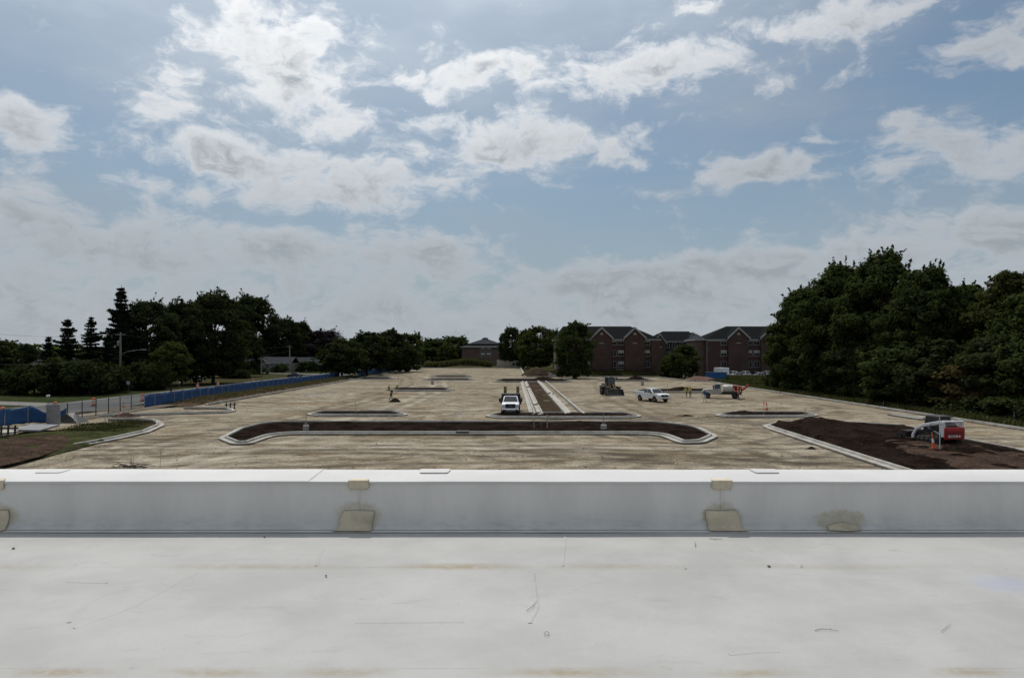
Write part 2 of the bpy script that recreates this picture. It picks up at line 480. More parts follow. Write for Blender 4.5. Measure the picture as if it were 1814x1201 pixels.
# ------------------------------------------------------------------ mesh helpers
class MB:
    def __init__(self):
        self.v, self.f, self.mi = [], [], []

    def add(self, verts, faces, mi=0):
        o = len(self.v)
        self.v += [tuple(p) for p in verts]
        self.f += [tuple(i + o for i in f) for f in faces]
        self.mi += [mi] * len(faces)
        return self

    def box(self, x0, x1, y0, y1, z0, z1, mi=0):
        return self.add([(x0, y0, z0), (x1, y0, z0), (x1, y1, z0), (x0, y1, z0), (x0, y0, z1), (x1, y0, z1), (x1, y1, z1), (x0, y1, z1)],
                        [(0, 3, 2, 1), (4, 5, 6, 7), (0, 1, 5, 4), (1, 2, 6, 5), (2, 3, 7, 6), (3, 0, 4, 7)], mi)

    def bar(self, a, b, w, h=None, mi=0):
        """square bar between two points"""
        h = h or w
        a, b = Vector(a), Vector(b)
        d = (b - a).normalized()
        up = Vector((0, 0, 1)) if abs(d.z) < 0.95 else Vector((0, 1, 0))
        s = d.cross(up).normalized()
        u = s.cross(d)
        vs = []
        for p in (a, b):
            for i, j in ((-1, -1), (1, -1), (1, 1), (-1, 1)):
                vs.append(p + s * (i * w / 2) + u * (j * h / 2))
        return self.add(vs, [(0, 1, 2, 3), (7, 6, 5, 4), (0, 4, 5, 1), (1, 5, 6, 2), (2, 6, 7, 3), (3, 7, 4, 0)], mi)

    def tube(self, pts, rad, n=8, mi=0, caps=True):
        pts = [Vector(p) for p in pts]
        rad = rad if isinstance(rad, (list, tuple)) else [rad] * len(pts)
        vs, fs = [], []
        for i, p in enumerate(pts):
            d = (pts[min(i + 1, len(pts) - 1)] - pts[max(i - 1, 0)]).normalized()
            up = Vector((0, 0, 1)) if abs(d.z) < 0.9 else Vector((1, 0, 0))
            s = d.cross(up).normalized()
            u = s.cross(d)
            for k in range(n):
                a = 2 * math.pi * k / n
                vs.append(p + (s * math.cos(a) + u * math.sin(a)) * rad[i])
        for i in range(len(pts) - 1):
            for k in range(n):
                a, b = i * n + k, i * n + (k + 1) % n
                fs.append((a, b, b + n, a + n))
        if caps:
            fs.append(tuple(range(n - 1, -1, -1)))
            fs.append(tuple(range((len(pts) - 1) * n, len(pts) * n)))
        return self.add(vs, fs, mi)

    def prism(self, prof, y0, y1, axis='y', mi=0):
        """polygon (u,w) extruded: axis y -> (u,y,w); axis x -> (x,u,w)"""
        n = len(prof)
        mk = (lambda u, w, t: (u, t, w)) if axis == 'y' else ((lambda u, w, t: (t, u, w)) if axis == 'x' else (lambda u, w, t: (u, w, t)))
        vs = [mk(u, w, y0) for u, w in prof] + [mk(u, w, y1) for u, w in prof]
        fs = [tuple(range(n)), tuple(range(2 * n - 1, n - 1, -1))]
        fs += [(i, i + n, (i + 1) % n + n, (i + 1) % n) for i in range(n)]
        return self.add(vs, fs, mi)

    def loft(self, rings, mi=0, cap=True, closed=True):
        n = len(rings[0])
        vs = [p for r in rings for p in r]
        fs = []
        for i in range(len(rings) - 1):
            for k in range(n if closed else n - 1):
                a, b = i * n + k, i * n + (k + 1) % n
                fs.append((a, b, b + n, a + n))
        if cap:
            fs.append(tuple(range(n - 1, -1, -1)))
            fs.append(tuple(range((len(rings) - 1) * n, len(rings) * n)))
        return self.add(vs, fs, mi)

    def lathe(self, prof, c=(0, 0, 0), n=16, axis='z', mi=0):
        vs, fs = [], []
        for r, h in prof:
            for k in range(n):
                a = 2 * math.pi * k / n
                if axis == 'z':
                    vs.append((c[0] + r * math.cos(a), c[1] + r * math.sin(a), c[2] + h))
                else:
                    vs.append((c[0] + r * math.cos(a), c[1] + h, c[2] + r * math.sin(a)))
        m = len(prof)
        for i in range(m - 1):
            for k in range(n):
                a, b = i * n + k, i * n + (k + 1) % n
                fs.append((a, b, b + n, a + n))
        fs.append(tuple(range(n - 1, -1, -1)))
        fs.append(tuple(range((m - 1) * n, m * n)))
        return self.add(vs, fs, mi)

    def mesh(self, name, mats, smooth=False, bevel=0.0, seg=1):
        me = bpy.data.meshes.new(name)
        me.from_pydata(self.v, [], self.f)
        mats = mats if isinstance(mats, (list, tuple)) else [mats]
        for mt in mats:
            me.materials.append(mt)
        me.polygons.foreach_set('material_index', self.mi)
        bm = bmesh.new()
        bm.from_mesh(me)
        bmesh.ops.recalc_face_normals(bm, faces=bm.faces)
        if bevel:
            ed = [e for e in bm.edges if len(e.link_faces) == 2 and e.calc_face_angle(0) > 0.45]
            bmesh.ops.bevel(bm, geom=ed, offset=bevel, segments=seg, affect='EDGES', clamp_overlap=True)
        bm.to_mesh(me)
        bm.free()
        if smooth:
            me.polygons.foreach_set('use_smooth', [True] * len(me.polygons))
            if hasattr(me, 'set_sharp_from_angle'):
                me.set_sharp_from_angle(angle=R(40))
        me.update()
        return me

    def build(self, name, mats, parent=None, smooth=False, bevel=0.0, seg=1):
        return obj(name, self.mesh(name, mats, smooth, bevel, seg), parent)


def obj(name, me, parent=None, loc=None, rot=None, scale=None):
    o = bpy.data.objects.new(name, me)
    COL.objects.link(o)
    if parent is not None:
        o.parent = parent
    if loc is not None:
        o.location = loc
    if rot is not None:
        o.rotation_euler = rot
    if scale is not None:
        o.scale = scale
    return o


def tag(o, label=None, cat=None, group=None, kind=None):
    for k, v in (('label', label), ('category', cat), ('group', group), ('kind', kind)):
        if v:
            o[k] = v
    return o


def thing(name, label, cat, loc=(0, 0, 0), rz=0.0, group=None, kind=None):
    o = bpy.data.objects.new(name, None)
    COL.objects.link(o)
    o.location = loc
    o.rotation_euler = (0, 0, rz)
    return tag(o, label, cat, group, kind)


def dup(root, loc, rz=0.0, label=None, scale=None):
    r = root.copy()
    COL.objects.link(r)
    r.location = loc
    r.rotation_euler = (0, 0, rz)
    if scale is not None:
        r.scale = scale
    if label:
        r['label'] = label
    for ch in list(root.children):
        c = ch.copy()
        COL.objects.link(c)
        c.parent = r
        for gch in list(ch.children):
            d = gch.copy()
            COL.objects.link(d)
            d.parent = c
    return r


def np_mesh(name, verts, quads, m, smooth=False, tri=False):
    me = bpy.data.meshes.new(name)
    nv, nf, k = len(verts), len(quads), (3 if tri else 4)
    me.vertices.add(nv)
    me.vertices.foreach_set('co', np.asarray(verts, np.float32).ravel())
    me.loops.add(nf * k)
    me.loops.foreach_set('vertex_index', np.asarray(quads, np.int32).ravel())
    me.polygons.add(nf)
    me.polygons.foreach_set('loop_start', np.arange(nf, dtype=np.int32) * k)
    me.polygons.foreach_set('loop_total', np.full(nf, k, np.int32))
    me.materials.append(m)
    me.update(calc_edges=True)
    if smooth:
        me.polygons.foreach_set('use_smooth', [True] * nf)
    return me


def round_poly(pts, rad, n=6, closed=True):
    """round the corners of an outline"""
    out = []
    m = len(pts)
    rads = rad if isinstance(rad, (list, tuple)) else [rad] * m
    for i in range(m):
        p = Vector(pts[i][:2])
        if not closed and i in (0, m - 1) or rads[i] <= 0:
            out.append(p)
            continue
        a, b = Vector(pts[i - 1][:2]), Vector(pts[(i + 1) % m][:2])
        da, db = (a - p), (b - p)
        cosang = max(-1, min(1, da.normalized().dot(db.normalized())))
        half = math.acos(cosang) / 2
        t = min(rads[i] / max(math.tan(half), 0.05), da.length * 0.48, db.length * 0.48)
        p0, p1 = p + da.normalized() * t, p + db.normalized() * t
        for k in range(n + 1):
            s = k / n
            out.append((1 - s) ** 2 * p0 + 2 * s * (1 - s) * p + s * s * p1)
    return out


def offset_path(path, off, closed=True):
    """shift a polyline sideways; positive = to its left"""
    m = len(path)
    out = []
    for i, p in enumerate(path):
        a = path[i - 1] if (closed or i > 0) else None
        b = path[(i + 1) % m] if (closed or i < m - 1) else None
        ds = []
        if a is not None and (p - a).length > 1e-6:
            ds.append((p - a).normalized())
        if b is not None and (b - p).length > 1e-6:
            ds.append((b - p).normalized())
        ns = [Vector((-d.y, d.x)) for d in ds]
        nn = sum(ns, Vector((0, 0)))
        if nn.length < 1e-6:
            nn = ns[0]
        nn.normalize()
        k = 1.0 / max(nn.dot(ns[0]), 0.35)
        out.append(p + nn * off * k)
    return out


def sweep(mb, path, prof, closed=True, mi=0, zfun=None):
    """profile (offset to the left, z) swept along a path"""
    rings = [offset_path(path, o, closed) for o, _ in prof]
    m, n = len(path), len(prof)
    vs = [(rings[k][i].x, rings[k][i].y, prof[k][1] + (zfun(i) if zfun else 0)) for i in range(m) for k in range(n)]
    fs = []
    for i in range(m if closed else m - 1):
        for k in range(n - 1):
            a, b = i * n + k, ((i + 1) % m) * n + k
            fs.append((a, b, b + 1, a + 1))
    if not closed:
        fs.append(tuple(range(n)))
        fs.append(tuple(range((m - 1) * n + n - 1, (m - 1) * n - 1, -1)))
    return mb.add(vs, fs, mi)


def densify(path, step, closed=True):
    out = []
    m = len(path)
    for i in range(m if closed else m - 1):
        a, b = path[i], path[(i + 1) % m]
        k = max(1, int((b - a).length / step))
        out += [a.lerp(b, j / k) for j in range(k)]
    if not closed:
        out.append(path[-1])
    return out


def fbm(x, y, s, seed=0.0, octv=3):
    return noise.fractal(Vector((x * s, y * s, seed)), 1.0, 2.0, octv)


def inside(poly, x, y):
    c = False
    j = len(poly) - 1
    for i in range(len(poly)):
        xi, yi, xj, yj = poly[i][0], poly[i][1], poly[j][0], poly[j][1]
        if (yi > y) != (yj > y) and x < (xj - xi) * (y - yi) / (yj - yi) + xi:
            c = not c
        j = i
    return c


def patch(name, poly, step, zf, m, parent=None, rim=None):
    """filled outline with inner points raised by zf(x, y); the rim may be held at a height"""
    poly = densify([Vector(p[:2]) for p in poly], step)
    n = len(poly)
    pts = list(poly)
    xs, ys = [p.x for p in poly], [p.y for p in poly]
    y = min(ys) + step * 0.5
    r = random.Random(3)
    while y < max(ys):
        x = min(xs) + step * 0.5
        while x < max(xs):
            q = Vector((x + r.uniform(-.25, .25) * step, y + r.uniform(-.25, .25) * step))
            if inside(poly, q.x, q.y) and min((q - p).length_squared for p in poly) > (step * 0.45) ** 2:
                pts.append(q)
            x += step
        y += step
    vo, eo, fo, ov, oe, of = delaunay_2d_cdt(pts, [(i, (i + 1) % n) for i in range(n)], [], 1, 1e-5)
    nb = set()
    for i, src in enumerate(ov):
        if any(s < n for s in src):
            nb.add(i)
    vs = [(p.x, p.y, rim if (rim is not None and i in nb) else zf(p.x, p.y)) for i, p in enumerate(vo)]
    mb = MB()
    mb.add(vs, [tuple(f) for f in fo])
    o = mb.build(name, m, parent, smooth=True)
    me = o.data
    if len(me.polygons) and sum(p.normal.z for p in me.polygons) < 0:
        me.flip_normals()
    return o


# ================================================================== SETTING
# ------------------------------------------------------------------ the ground
def grid_sheet(name, rows, lf, rf, ncol, zf, m):
    vs, qs = [], []
    for y in rows:
        l, r = lf(y), rf(y)
        for k in range(ncol + 1):
            x = l + (r - l) * k / ncol
            vs.append((x, y, zf(x, y)))
    n = ncol + 1
    for i in range(len(rows) - 1):
        for k in range(ncol):
            a = i * n + k
            qs.append((a, a + 1, a + 1 + n, a + n))
    return np_mesh(name, vs, qs, m, smooth=True)


def terrain_z(x, y):
    return -0.16 + 0.05 * fbm(x, y, 0.02, 1.0, 2)


xs = [-3000, -1500, -700, -300] + list(range(-150, 151, 6)) + [300, 700, 1500, 3000]
ys = [-300, -100] + list(range(-40, 420, 8)) + [500, 700, 1100, 1800, 3500]
tv = [(x, y, terrain_z(x, y)) for y in ys for x in xs]
tq = [(j * len(xs) + i, j * len(xs) + i + 1, (j + 1) * len(xs) + i + 1, (j + 1) * len(xs) + i) for j in range(len(ys) - 1) for i in range(len(xs) - 1)]
tag(obj('ground', np_mesh('ground', tv, tq, TURF, True)), 'rough grass and earth around the building site', None, kind='structure')


def lot_z(x, y):
    rut = 0.016 * fbm(x * 0.45 + 2 * math.sin(y * .2), y, 0.45, 9.0, 3) + 0.035 * fbm(x, y, 0.08, 4.0, 3) + 0.010 * fbm(x, y, 0.8, 2.0, 2)
    return rut


rows, y = [], 9.0
while y < 206:
    rows.append(y)
    y += 0.45 if y < 100 else (0.9 if y < 150 else 1.6)
rows.append(206.2)


def lot_left(y):
    return -50 if y < 86 else (-50 + 7.6 * min(1, (y - 86) / 8))


def lot_right(y):
    return 48.3 if y < 173 else 48.3 - 6.0 * (y - 173) / 33


tag(obj('parking_lot', grid_sheet('parking_lot', rows, lot_left, lot_right, 150, lot_z, GRAVEL)), 'unpaved gravel parking lot with wheel tracks', None, kind='structure')
rows2 = list(np.arange(206.2, 326, 2.4))
tag(obj('parking_lot_rear', grid_sheet('parking_lot_rear', rows2, lambda y: -42.5, lambda y: 4.2, 40, lot_z, GRAVEL)), 'rear gravel bay of the parking lot', None, kind='structure')


def strip(name, x0, x1, y0, y1, z, m, label, step=8.0):
    k = max(1, int((y1 - y0) / step))
    rows_ = [y0 + (y1 - y0) * i / k for i in range(k + 1)]
    return tag(obj(name, grid_sheet(name, rows_, lambda y: x0, lambda y: x1, 2, lambda x, y: z, m)), label, None, kind='structure')


strip('road', -63.5, -52.6, -60, 700, -0.06, ASPH, 'grey asphalt street left of the site')
for i, (xa, xb, ya, yb) in enumerate([(-64.2, -63.5, -60, 500), (-52.6, -51.9, -60, 74), (-52.6, -51.9, 96, 500)]):
    mb = MB()
    mb.box(xa, xb, ya, yb, -0.2, 0.0 if i else -0.02)
    tag(mb.build('road_kerb', OLDCONC, bevel=0.02), 'concrete kerb of the street', None, kind='structure')


def flat_poly(name, pts, z, m, label, thick=0.12):
    mb = MB()
    mb.prism([(p[0], p[1]) for p in pts], z - thick, z, axis='z')
    return tag(mb.build(name, m), label, None, kind='structure')


flat_poly('pavement', [(-48.0, 70), (-45.6, 70), (-45.6, 97), (-48.0, 97)], 0.06, CONC, 'pale concrete pavement inside the chain link panels')
flat_poly('driveway_apron', [(-51.9, 86.5), (-48.1, 86.5), (-48.1, 95), (-51.9, 95)], 0.03, CONC, 'concrete driveway apron at the street')
flat_poly('driveway', [(-64.2, 96), (-64.2, 101), (-95, 112), (-95, 105)], -0.03, OLDCONC, 'pale concrete driveway across the lawn', 0.1)
flat_poly('lawn', [(-64.3, 101.5), (-64.3, 140), (-100, 140), (-100, 115)], -0.05, LAWN, 'lawn beyond the street', 0.1)
flat_poly('lawn', [(-64.3, 240), (-64.3, 320), (-110, 320), (-110, 240)], -0.05, LAWN, 'lawn in front of the ranch house', 0.1)
flat_poly('driveway', [(-64.3, 232), (-64.3, 238), (-108, 262), (-108, 255)], -0.03, OLDCONC, 'driveway of the ranch house', 0.1)
flat_poly('car_park', [(52, 199), (95, 199), (95, 212), (52, 212)], -0.02, ASPH, 'asphalt car park by the brick hall', 0.1)
flat_poly('path', [(44, 232), (47, 232), (57, 206), (54, 204)], 0.02, OLDCONC, 'pale path between the brick halls', 0.1)

# ------------------------------------------------------------------ kerbs and planting islands
KERB = [(0.0, -0.05), (0.0, 0.16), (0.46, 0.13), (0.49, 0.29), (0.52, 0.305), (0.66, 0.30), (0.68, 0.02)]      # gutter pan outside, kerb inside; offset to the left of the path


def orient(path, ccw=True):
    a = sum(path[i].x * path[(i + 1) % len(path)].y - path[(i + 1) % len(path)].x * path[i].y for i in range(len(path)))
    return path if (a > 0) == ccw else path[::-1]


def kerb_segments(path, closed, parent, prof=KERB, seg=6.0, gap=0.012, name='kerb', jit=0.004):
    """cast lengths with open joints"""
    pl = densify(path, 0.6, closed)
    if closed:
        pl = pl + [pl[0]]
    cum = [0.0]
    for a, b in zip(pl, pl[1:]):
        cum.append(cum[-1] + (b - a).length)
    total = cum[-1]
    k = max(1, round(total / seg))
    r = random.Random(int(total * 10))

    def pos(s):
        s = max(0, min(total, s))
        for i in range(len(cum) - 1):
            if s <= cum[i + 1]:
                t = (s - cum[i]) / max(cum[i + 1] - cum[i], 1e-9)
                return pl[i].lerp(pl[i + 1], t)
        return pl[-1]
    for j in range(k):
        s0, s1 = total * j / k + gap / 2, total * (j + 1) / k - gap / 2
        pts = [pos(s0)] + [pl[i] for i in range(len(pl)) if s0 + 0.05 < cum[i] < s1 - 0.05] + [pos(s1)]
        # thin out the straight runs
        thin = [pts[0]]
        for i in range(1, len(pts) - 1):
            d0, d1 = (pts[i] - thin[-1]).normalized(), (pts[i + 1] - pts[i]).normalized()
            if d0.dot(d1) < 0.9995:
                thin.append(pts[i])
        thin.append(pts[-1])
        mb = MB()
        dz = r.uniform(-jit, jit)
        # joints must meet square: extend the ends along the neighbours' direction
        sweep(mb, thin, [(o, z + dz) for o, z in prof], False)
        mb.build(name, CONC, parent)


def island(outline_px, rad, label, soil=SOIL, bump=0.17, step=0.6, piles=(), seg=6.0, world_pts=None, soil_z=0.2):
    pts = world_pts or [G(px, py) for px, py in outline_px]
    path = orient([Vector(p[:2]) for p in round_poly(pts, rad)])
    t = thing('planting_island', label, None, kind='structure')
    kerb_segments(path, True, t, seg=seg)
    inner = [p for i, p in enumerate(offset_path(path, 0.67))]

    def zf(x, y):
        z = soil_z + bump * (fbm(x, y, 0.5, 3.0, 3) + 0.6 * fbm(x, y, 1.5, 5.0, 3))
        for (ax, ay, r_, h) in piles:
            d = math.hypot((x - ax) / r_, (y - ay) / (r_ * 0.8))
            if d < 1:
                z += h * (1 - d * d) ** 1.2 * (1 + 0.25 * fbm(x, y, 1.2, 6.0, 3))
        return z
    patch('soil', inner, step, zf, soil, t, rim=soil_z - 0.02)
    return t


island([(386, 779), (410, 789), (445, 788.5), (494, 771), (1163, 771), (1204, 788), (1250, 786), (1273, 775), (1238, 758), (1165, 749.5), (470, 749.5), (420, 762)],
       [2.2, 2.0, 2.5, 2.5, 2.5, 2.5, 2.0, 2.2, 6, 5, 5, 6], 'long dumbbell shaped planting island nearest the roof', piles=((-17, 69, 2.4, .28), (6.5, 70, 2, .25)))
island([(541, 736), (565, 738.5), (700, 738.5), (727, 736), (700, 730.5), (565, 730.5)], 1.6, 'low rounded planting island left of the dump truck', step=1.0)
island([(856, 738.5), (885, 742.5), (1110, 742.5), (1140, 739), (1112, 733.5), (884, 733.5)], 1.6, 'rounded planting island closing the trench', step=1.0)
island([(1263, 737), (1290, 740.5), (1425, 740.5), (1454, 737), (1428, 732), (1290, 732)], 1.6, 'rounded planting island below the traffic cone', step=1.0,
       piles=((G(1310, 734).x, G(1310, 734).y, 2.2, .3),))
# third row
island([(684, 691), (700, 693.5), (792, 693.5), (806, 691), (790, 688.5), (700, 688.5)], 1.2, 'thin island where two workers kneel', step=1.4)
island([(1058, 674.2), (1075, 675.6), (1150, 675.6), (1162, 674.2), (1148, 672.2), (1075, 672.2)], 1.2, 'thin island behind the wheel loader', step=1.6,
       piles=((G(1127, 673.4).x, G(1127, 673.4).y, 2.6, .9),))
island([(1120, 694.5), (1135, 696), (1250, 696), (1268, 693.5), (1250, 690.2), (1135, 691.2)], 1.2, 'thin island behind the white pickup', step=1.4,
       piles=((G(1208, 692.5).x, G(1208, 692.5).y, 2.4, .7),))
island([(748, 673.2), (762, 674.4), (832, 674.4), (842, 673), (830, 671.4), (765, 671.4)], 1.0, 'far thin island left of the trench', step=1.8)
island([(760, 667.2), (772, 668.2), (828, 668.2), (838, 667), (826, 665.8), (774, 665.8)], 1.0, 'farthest thin island of the left bay', step=1.8)
island([(610, 671.5), (622, 672.8), (690, 672.8), (702, 671.2), (690, 669.2), (622, 669.2)], 1.0, 'far island by the street fence', step=1.8)
island([(872, 676.2), (890, 677.8), (1000, 677.8), (1018, 676), (1000, 672.2), (888, 672.2)], 1.2, 'cross island at the far end of the trench', step=1.6,
       piles=((G(963, 674.5).x, G(963, 674.5).y, 4, .8),))
island([(1349, 756.5), (1362, 762), (1470, 798), (1590, 838), (1720, 880), (1960, 880), (1900, 824), (1814, 800), (1690, 776), (1610, 757), (1500, 750.5), (1375, 749.5)],
       [2.5, 2, 0, 0, 3, 3, 3, 0, 4, 4, 0, 4], 'large topsoil island with the track loader',
       soil=SOIL, bump=0.24, step=0.5, soil_z=0.24,
       piles=((30.0, 69.4, 2.8, .62), (26.6, 69.8, 2.0, .2), (24, 57, 3.2, .4), (32, 50.5, 3.2, .3), (29, 62, 2.2, .35)))
# the graded brown tracks left by the loader in that island
brown_poly = [G(px, py, 0.3) for px, py in [(1560, 776), (1640, 781), (1720, 786), (1790, 800), (1880, 815), (1880, 850), (1760, 842), (1700, 826), (1650, 812), (1590, 795)]]
tag(patch('graded_soil', round_poly(brown_poly, 2.0), 0.5, lambda x, y: 0.36 + 0.16 * fbm(x, y, 0.55, 8, 4), DARKBROWN, None, rim=0.16),
    'brown graded soil behind the track loader', None, kind='structure')

# long kerbs along both sides of the lot (open runs)
KERB_OPEN = KERB


def kerb_run(label, pts, rad=3.0, seg=9.0):
    t = thing('kerb_run', label, None, kind='structure')
    path = [Vector(p[:2]) for p in round_poly(pts, rad, closed=False)]
    kerb_segments(path, False, t, seg=seg)
    return t


kerb_run('long concrete kerb on the right under the trees', [(47.6, 34), (47.6, 124)], seg=10)
kerb_run('far right kerb turning behind the concrete truck', [(47.6, 124.5), (47.6, 150), (48.6, 172), (44.5, 176), (41.5, 205.5), (4.6, 206.0)][::1], seg=12)
kerb_run('long concrete kerb on the left by the street fence', [(-41.9, 322), (-41.9, 97.0)], seg=12)
kerb_run('rear kerb of the far gravel bay', [(4.2, 207), (4.2, 322), (-41.2, 322.5)], seg=14)
kerb_run('curved kerb of the grassy corner by the gate', [tuple(G(px, py)) for px, py in [(142, 793), (215, 779), (266, 767), (292, 755), (282, 746.5), (250, 743.5), (196, 744)]], rad=2.4, seg=5)
kerb_run('kerb of the narrow wedge at the street fence', [tuple(G(px, py)) for px, py in [(176, 739), (235, 737), (400, 732.5), (419, 729), (408, 724.5), (330, 724)]], rad=1.6, seg=6)
kerb_run('short kerb stub behind the track loader', [tuple(G(px, py)) for px, py in [(1628, 744), (1572, 735.5)]][::-1], seg=6)

# ------------------------------------------------------------------ trench of kerbs in the middle of the lot
flat = thing('trench_bed', 'brown trench bed between the centre kerbs', None, kind='structure')
patch('soil', [Vector((3.55, 80.5)), Vector((6.0, 80.5)), Vector((6.0, 172)), Vector((3.55, 172))], 0.7, lambda x, y: -0.02 + 0.10 * fbm(x, y, 0.7, 4, 3) + 0.07, DARKBROWN, flat, rim=0.02)


def straight_kerb(name, label, prof, ya, yb, breaks, seg=6.0):
    """kerb laid down the lot (along Y); breaks are gaps (y0, y1)"""
    t = thing(name, label, None, kind='structure')
    y_ = ya
    r = random.Random(int(prof[0][0] * 100))
    while y_ < yb - 0.5:
        y1 = min(yb, y_ + seg)
        for b0, b1 in breaks:
            if y_ < b0 < y1:
                y1 = b0
        if not any(b0 - 0.01 <= y_ < b1 for b0, b1 in breaks):
            mb = MB()
            dz = r.uniform(-.006, .006)
            mb.prism([(x, z + dz) for x, z in prof], y_ + 0.008, y1 - 0.008, axis='y')
            mb.build('kerb', CONC, t)
            y_ = y1
        else:
            y_ = [b1 for b0, b1 in breaks if b0 - 0.01 <= y_ < b1][0]
    return t


straight_kerb('kerb_run', 'left outer kerb of the centre trench', [(1.98, -.05), (2.66, -.05), (2.66, .33), (2.50, .34), (2.46, .16), (1.98, .14)], 80.6, 172, [])
straight_kerb('kerb_run', 'broken left inner kerb of the centre trench', [(2.92, -.05), (3.55, -.05), (3.55, .30), (3.40, .31), (3.36, .20), (2.92, .16)], 80.6, 172, [(94.6, 97.0), (141, 146)])
straight_kerb('kerb_run', 'right inner kerb of the centre trench', [(6.05, -.05), (7.05, -.05), (7.05, .15), (6.62, .17), (6.58, .36), (6.20, .36), (6.05, .25)], 80.6, 172, [(117.5, 121)])
straight_kerb('kerb_run', 'right outer kerb of the centre trench', [(8.0, -.05), (8.42, -.05), (8.42, .20), (8.28, .32), (8.04, .32)], 80.6, 172, [])

# ------------------------------------------------------------------ banks and mounds
corner = [G(px, py, 0.1) for px, py in [(-30, 838), (0, 829), (60, 814), (138, 794), (215, 773.5), (262, 763), (280, 754.8), (273, 750), (248, 748.5), (196, 749), (150, 753), (110, 764), (0, 776), (-60, 782), (-80, 815)]]


def corner_z(x, y):
    return 0.26 + 0.16 * fbm(x, y, 0.35, 2.0, 4) + (0.5 * math.exp(-((x + 44.2) ** 2 + (y - 73.5) ** 2) / 3.2))


tag(patch('grassy_corner', round_poly(corner, 1.2), 0.7, corner_z, TURF, None, rim=0.06), 'mounded corner of turf and bare earth by the gate', None, kind='structure')
tag(patch('bare_earth', round_poly([G(px, py, .4) for px, py in [(-20, 826), (70, 804), (125, 785), (118, 766), (60, 768), (-20, 779)]], 1.5), 0.6, lambda x, y: corner_z(x, y) + 0.06 + 0.22 * fbm(x, y, 0.8, 7, 4), DARKBROWN, None, rim=0.22),
    'reddish bare earth heaped on the grassy corner', None, kind='structure')


def bank(name, label, x0, x1, y0, y1, h, m, step=1.0, rim=-0.14):
    def zf(x, y):
        u = (x - x0) / (x1 - x0)
        w = min(1.0, (y - y0) / 4.0, (y1 - y) / 4.0)
        return rim + h * max(0, math.sin(math.pi * min(max(u, 0), 1))) ** 0.8 * max(w, 0) * (0.75 + 0.45 * fbm(x, y, 0.35, 3, 3)) + 0.06 * fbm(x, y, 0.9, 1, 2)
    tag(patch(name, [Vector((x0, y0)), Vector((x1, y0)), Vector((x1, y1)), Vector((x0, y1))], step, zf, m, None, rim=rim), label, None, kind='structure')
    return zf


verge_zf = bank('verge', 'earth ridge between the street fence and the kerb', -47.6, -42.7, 97.5, 205, 0.75, BROWN, 0.9)


def berm_zf(x, y):
    u = min(max((y - 207.0) / 13.0, 0), 1)
    w = min(1, (x - 13) / 5.0, (48 - x) / 9.0)
    return -0.14 + 2.7 * (u ** 0.5) * max(w, 0) * (0.85 + 0.35 * fbm(x, y, 0.15, 3, 3)) + 0.08 * fbm(x, y, 0.8, 2, 2)


tag(patch('grass_berm', [Vector((13, 207)), Vector((48, 207)), Vector((48, 226)), Vector((13, 226))], 1.3, berm_zf, TURF, None, rim=None), 'grassy berm below the left brick hall', None, kind='structure')


def mound(name, label, cx, cy, r_, h, m, step=0.8, ell=1.0, base=-0.1, seed=0, kind='structure', cat=None):
    pl = [Vector((cx + r_ * math.cos(a) * (1 + .15 * math.sin(3 * a + seed)), cy + r_ * ell * math.sin(a) * (1 + .12 * math.sin(2 * a + seed)))) for a in [2 * math.pi * i / 22 for i in range(22)]]

    def zf(x, y):
        d = math.hypot((x - cx) / r_, (y - cy) / (r_ * ell))
        return base + max(0, h * max(0, 1 - d) ** 0.8 * (1 + 0.35 * fbm(x, y, 1.4 / r_, seed, 4))) + 0.03 * h * fbm(x, y, 4.0 / r_, seed + 3, 2)
    return tag(patch(name, pl, step, zf, m, None, rim=base), label, cat, kind=None if cat else kind)


mound('spoil_heap', 'large brown spoil heap at the far end of the trench', 7.4, 216, 5.2, 3.0, DARKBROWN, 0.9, 1.0, seed=1, cat='dirt pile')
mound('spoil_heap', 'low dark spoil heap between the brown heap and the berm', 14.5, 213, 5.5, 2.2, SOIL, 0.9, 0.8, seed=2, cat='dirt pile')
mound('spoil_heap', 'reddish spoil heap by the path between the brick halls', 49.8, 188, 4.6, 1.1, mat('red_earth', (0.095, 0.046, 0.032), 0.95, 0.3, 1.5), 0.9, 1.1, seed=3, cat='dirt pile')
mound('soil_heap', 'small black soil heap beside the worker in the left bay', G(700, 712).x, G(700, 712).y, 1.0, .75, SOIL, 0.35, 0.8, base=-0.02, seed=4, cat='dirt pile')
mound('soil_heap', 'dark earth heap behind the grassy corner', -43.2, 79.5, 1.5, 0.5, DARKBROWN, 0.3, 0.8, base=0.0, seed=6, cat='dirt pile')
mound('soil_clod', 'black soil clod on the gravel left of the large topsoil island', G(1438, 795).x, G(1438, 795).y, 0.42, 0.2, SOIL, 0.12, 0.6, base=-0.01, seed=5, cat='soil clod')
mound('soil_clod', 'dark soil patch on the gravel right of the trench island', G(1217, 737).x, G(1217, 737).y, 0.8, 0.25, SOIL, 0.2, 0.6, base=-0.01, seed=8, cat='soil clod')
mound('soil_clod', 'larger dark clod left of the soil patch right of the trench', G(1205, 737).x, G(1205, 737).y, 0.6, 0.14, BROWN, 0.2, 0.6, base=-0.01, seed=9, cat='soil clod')
mound('soil_clod', 'dark clod lying on the brown graded soil behind the cone', G(1695, 806, .36).x, G(1695, 806, .36).y, 0.9, 0.22, SOIL, 0.2, 0.4, base=0.30, seed=10, cat='soil clod')


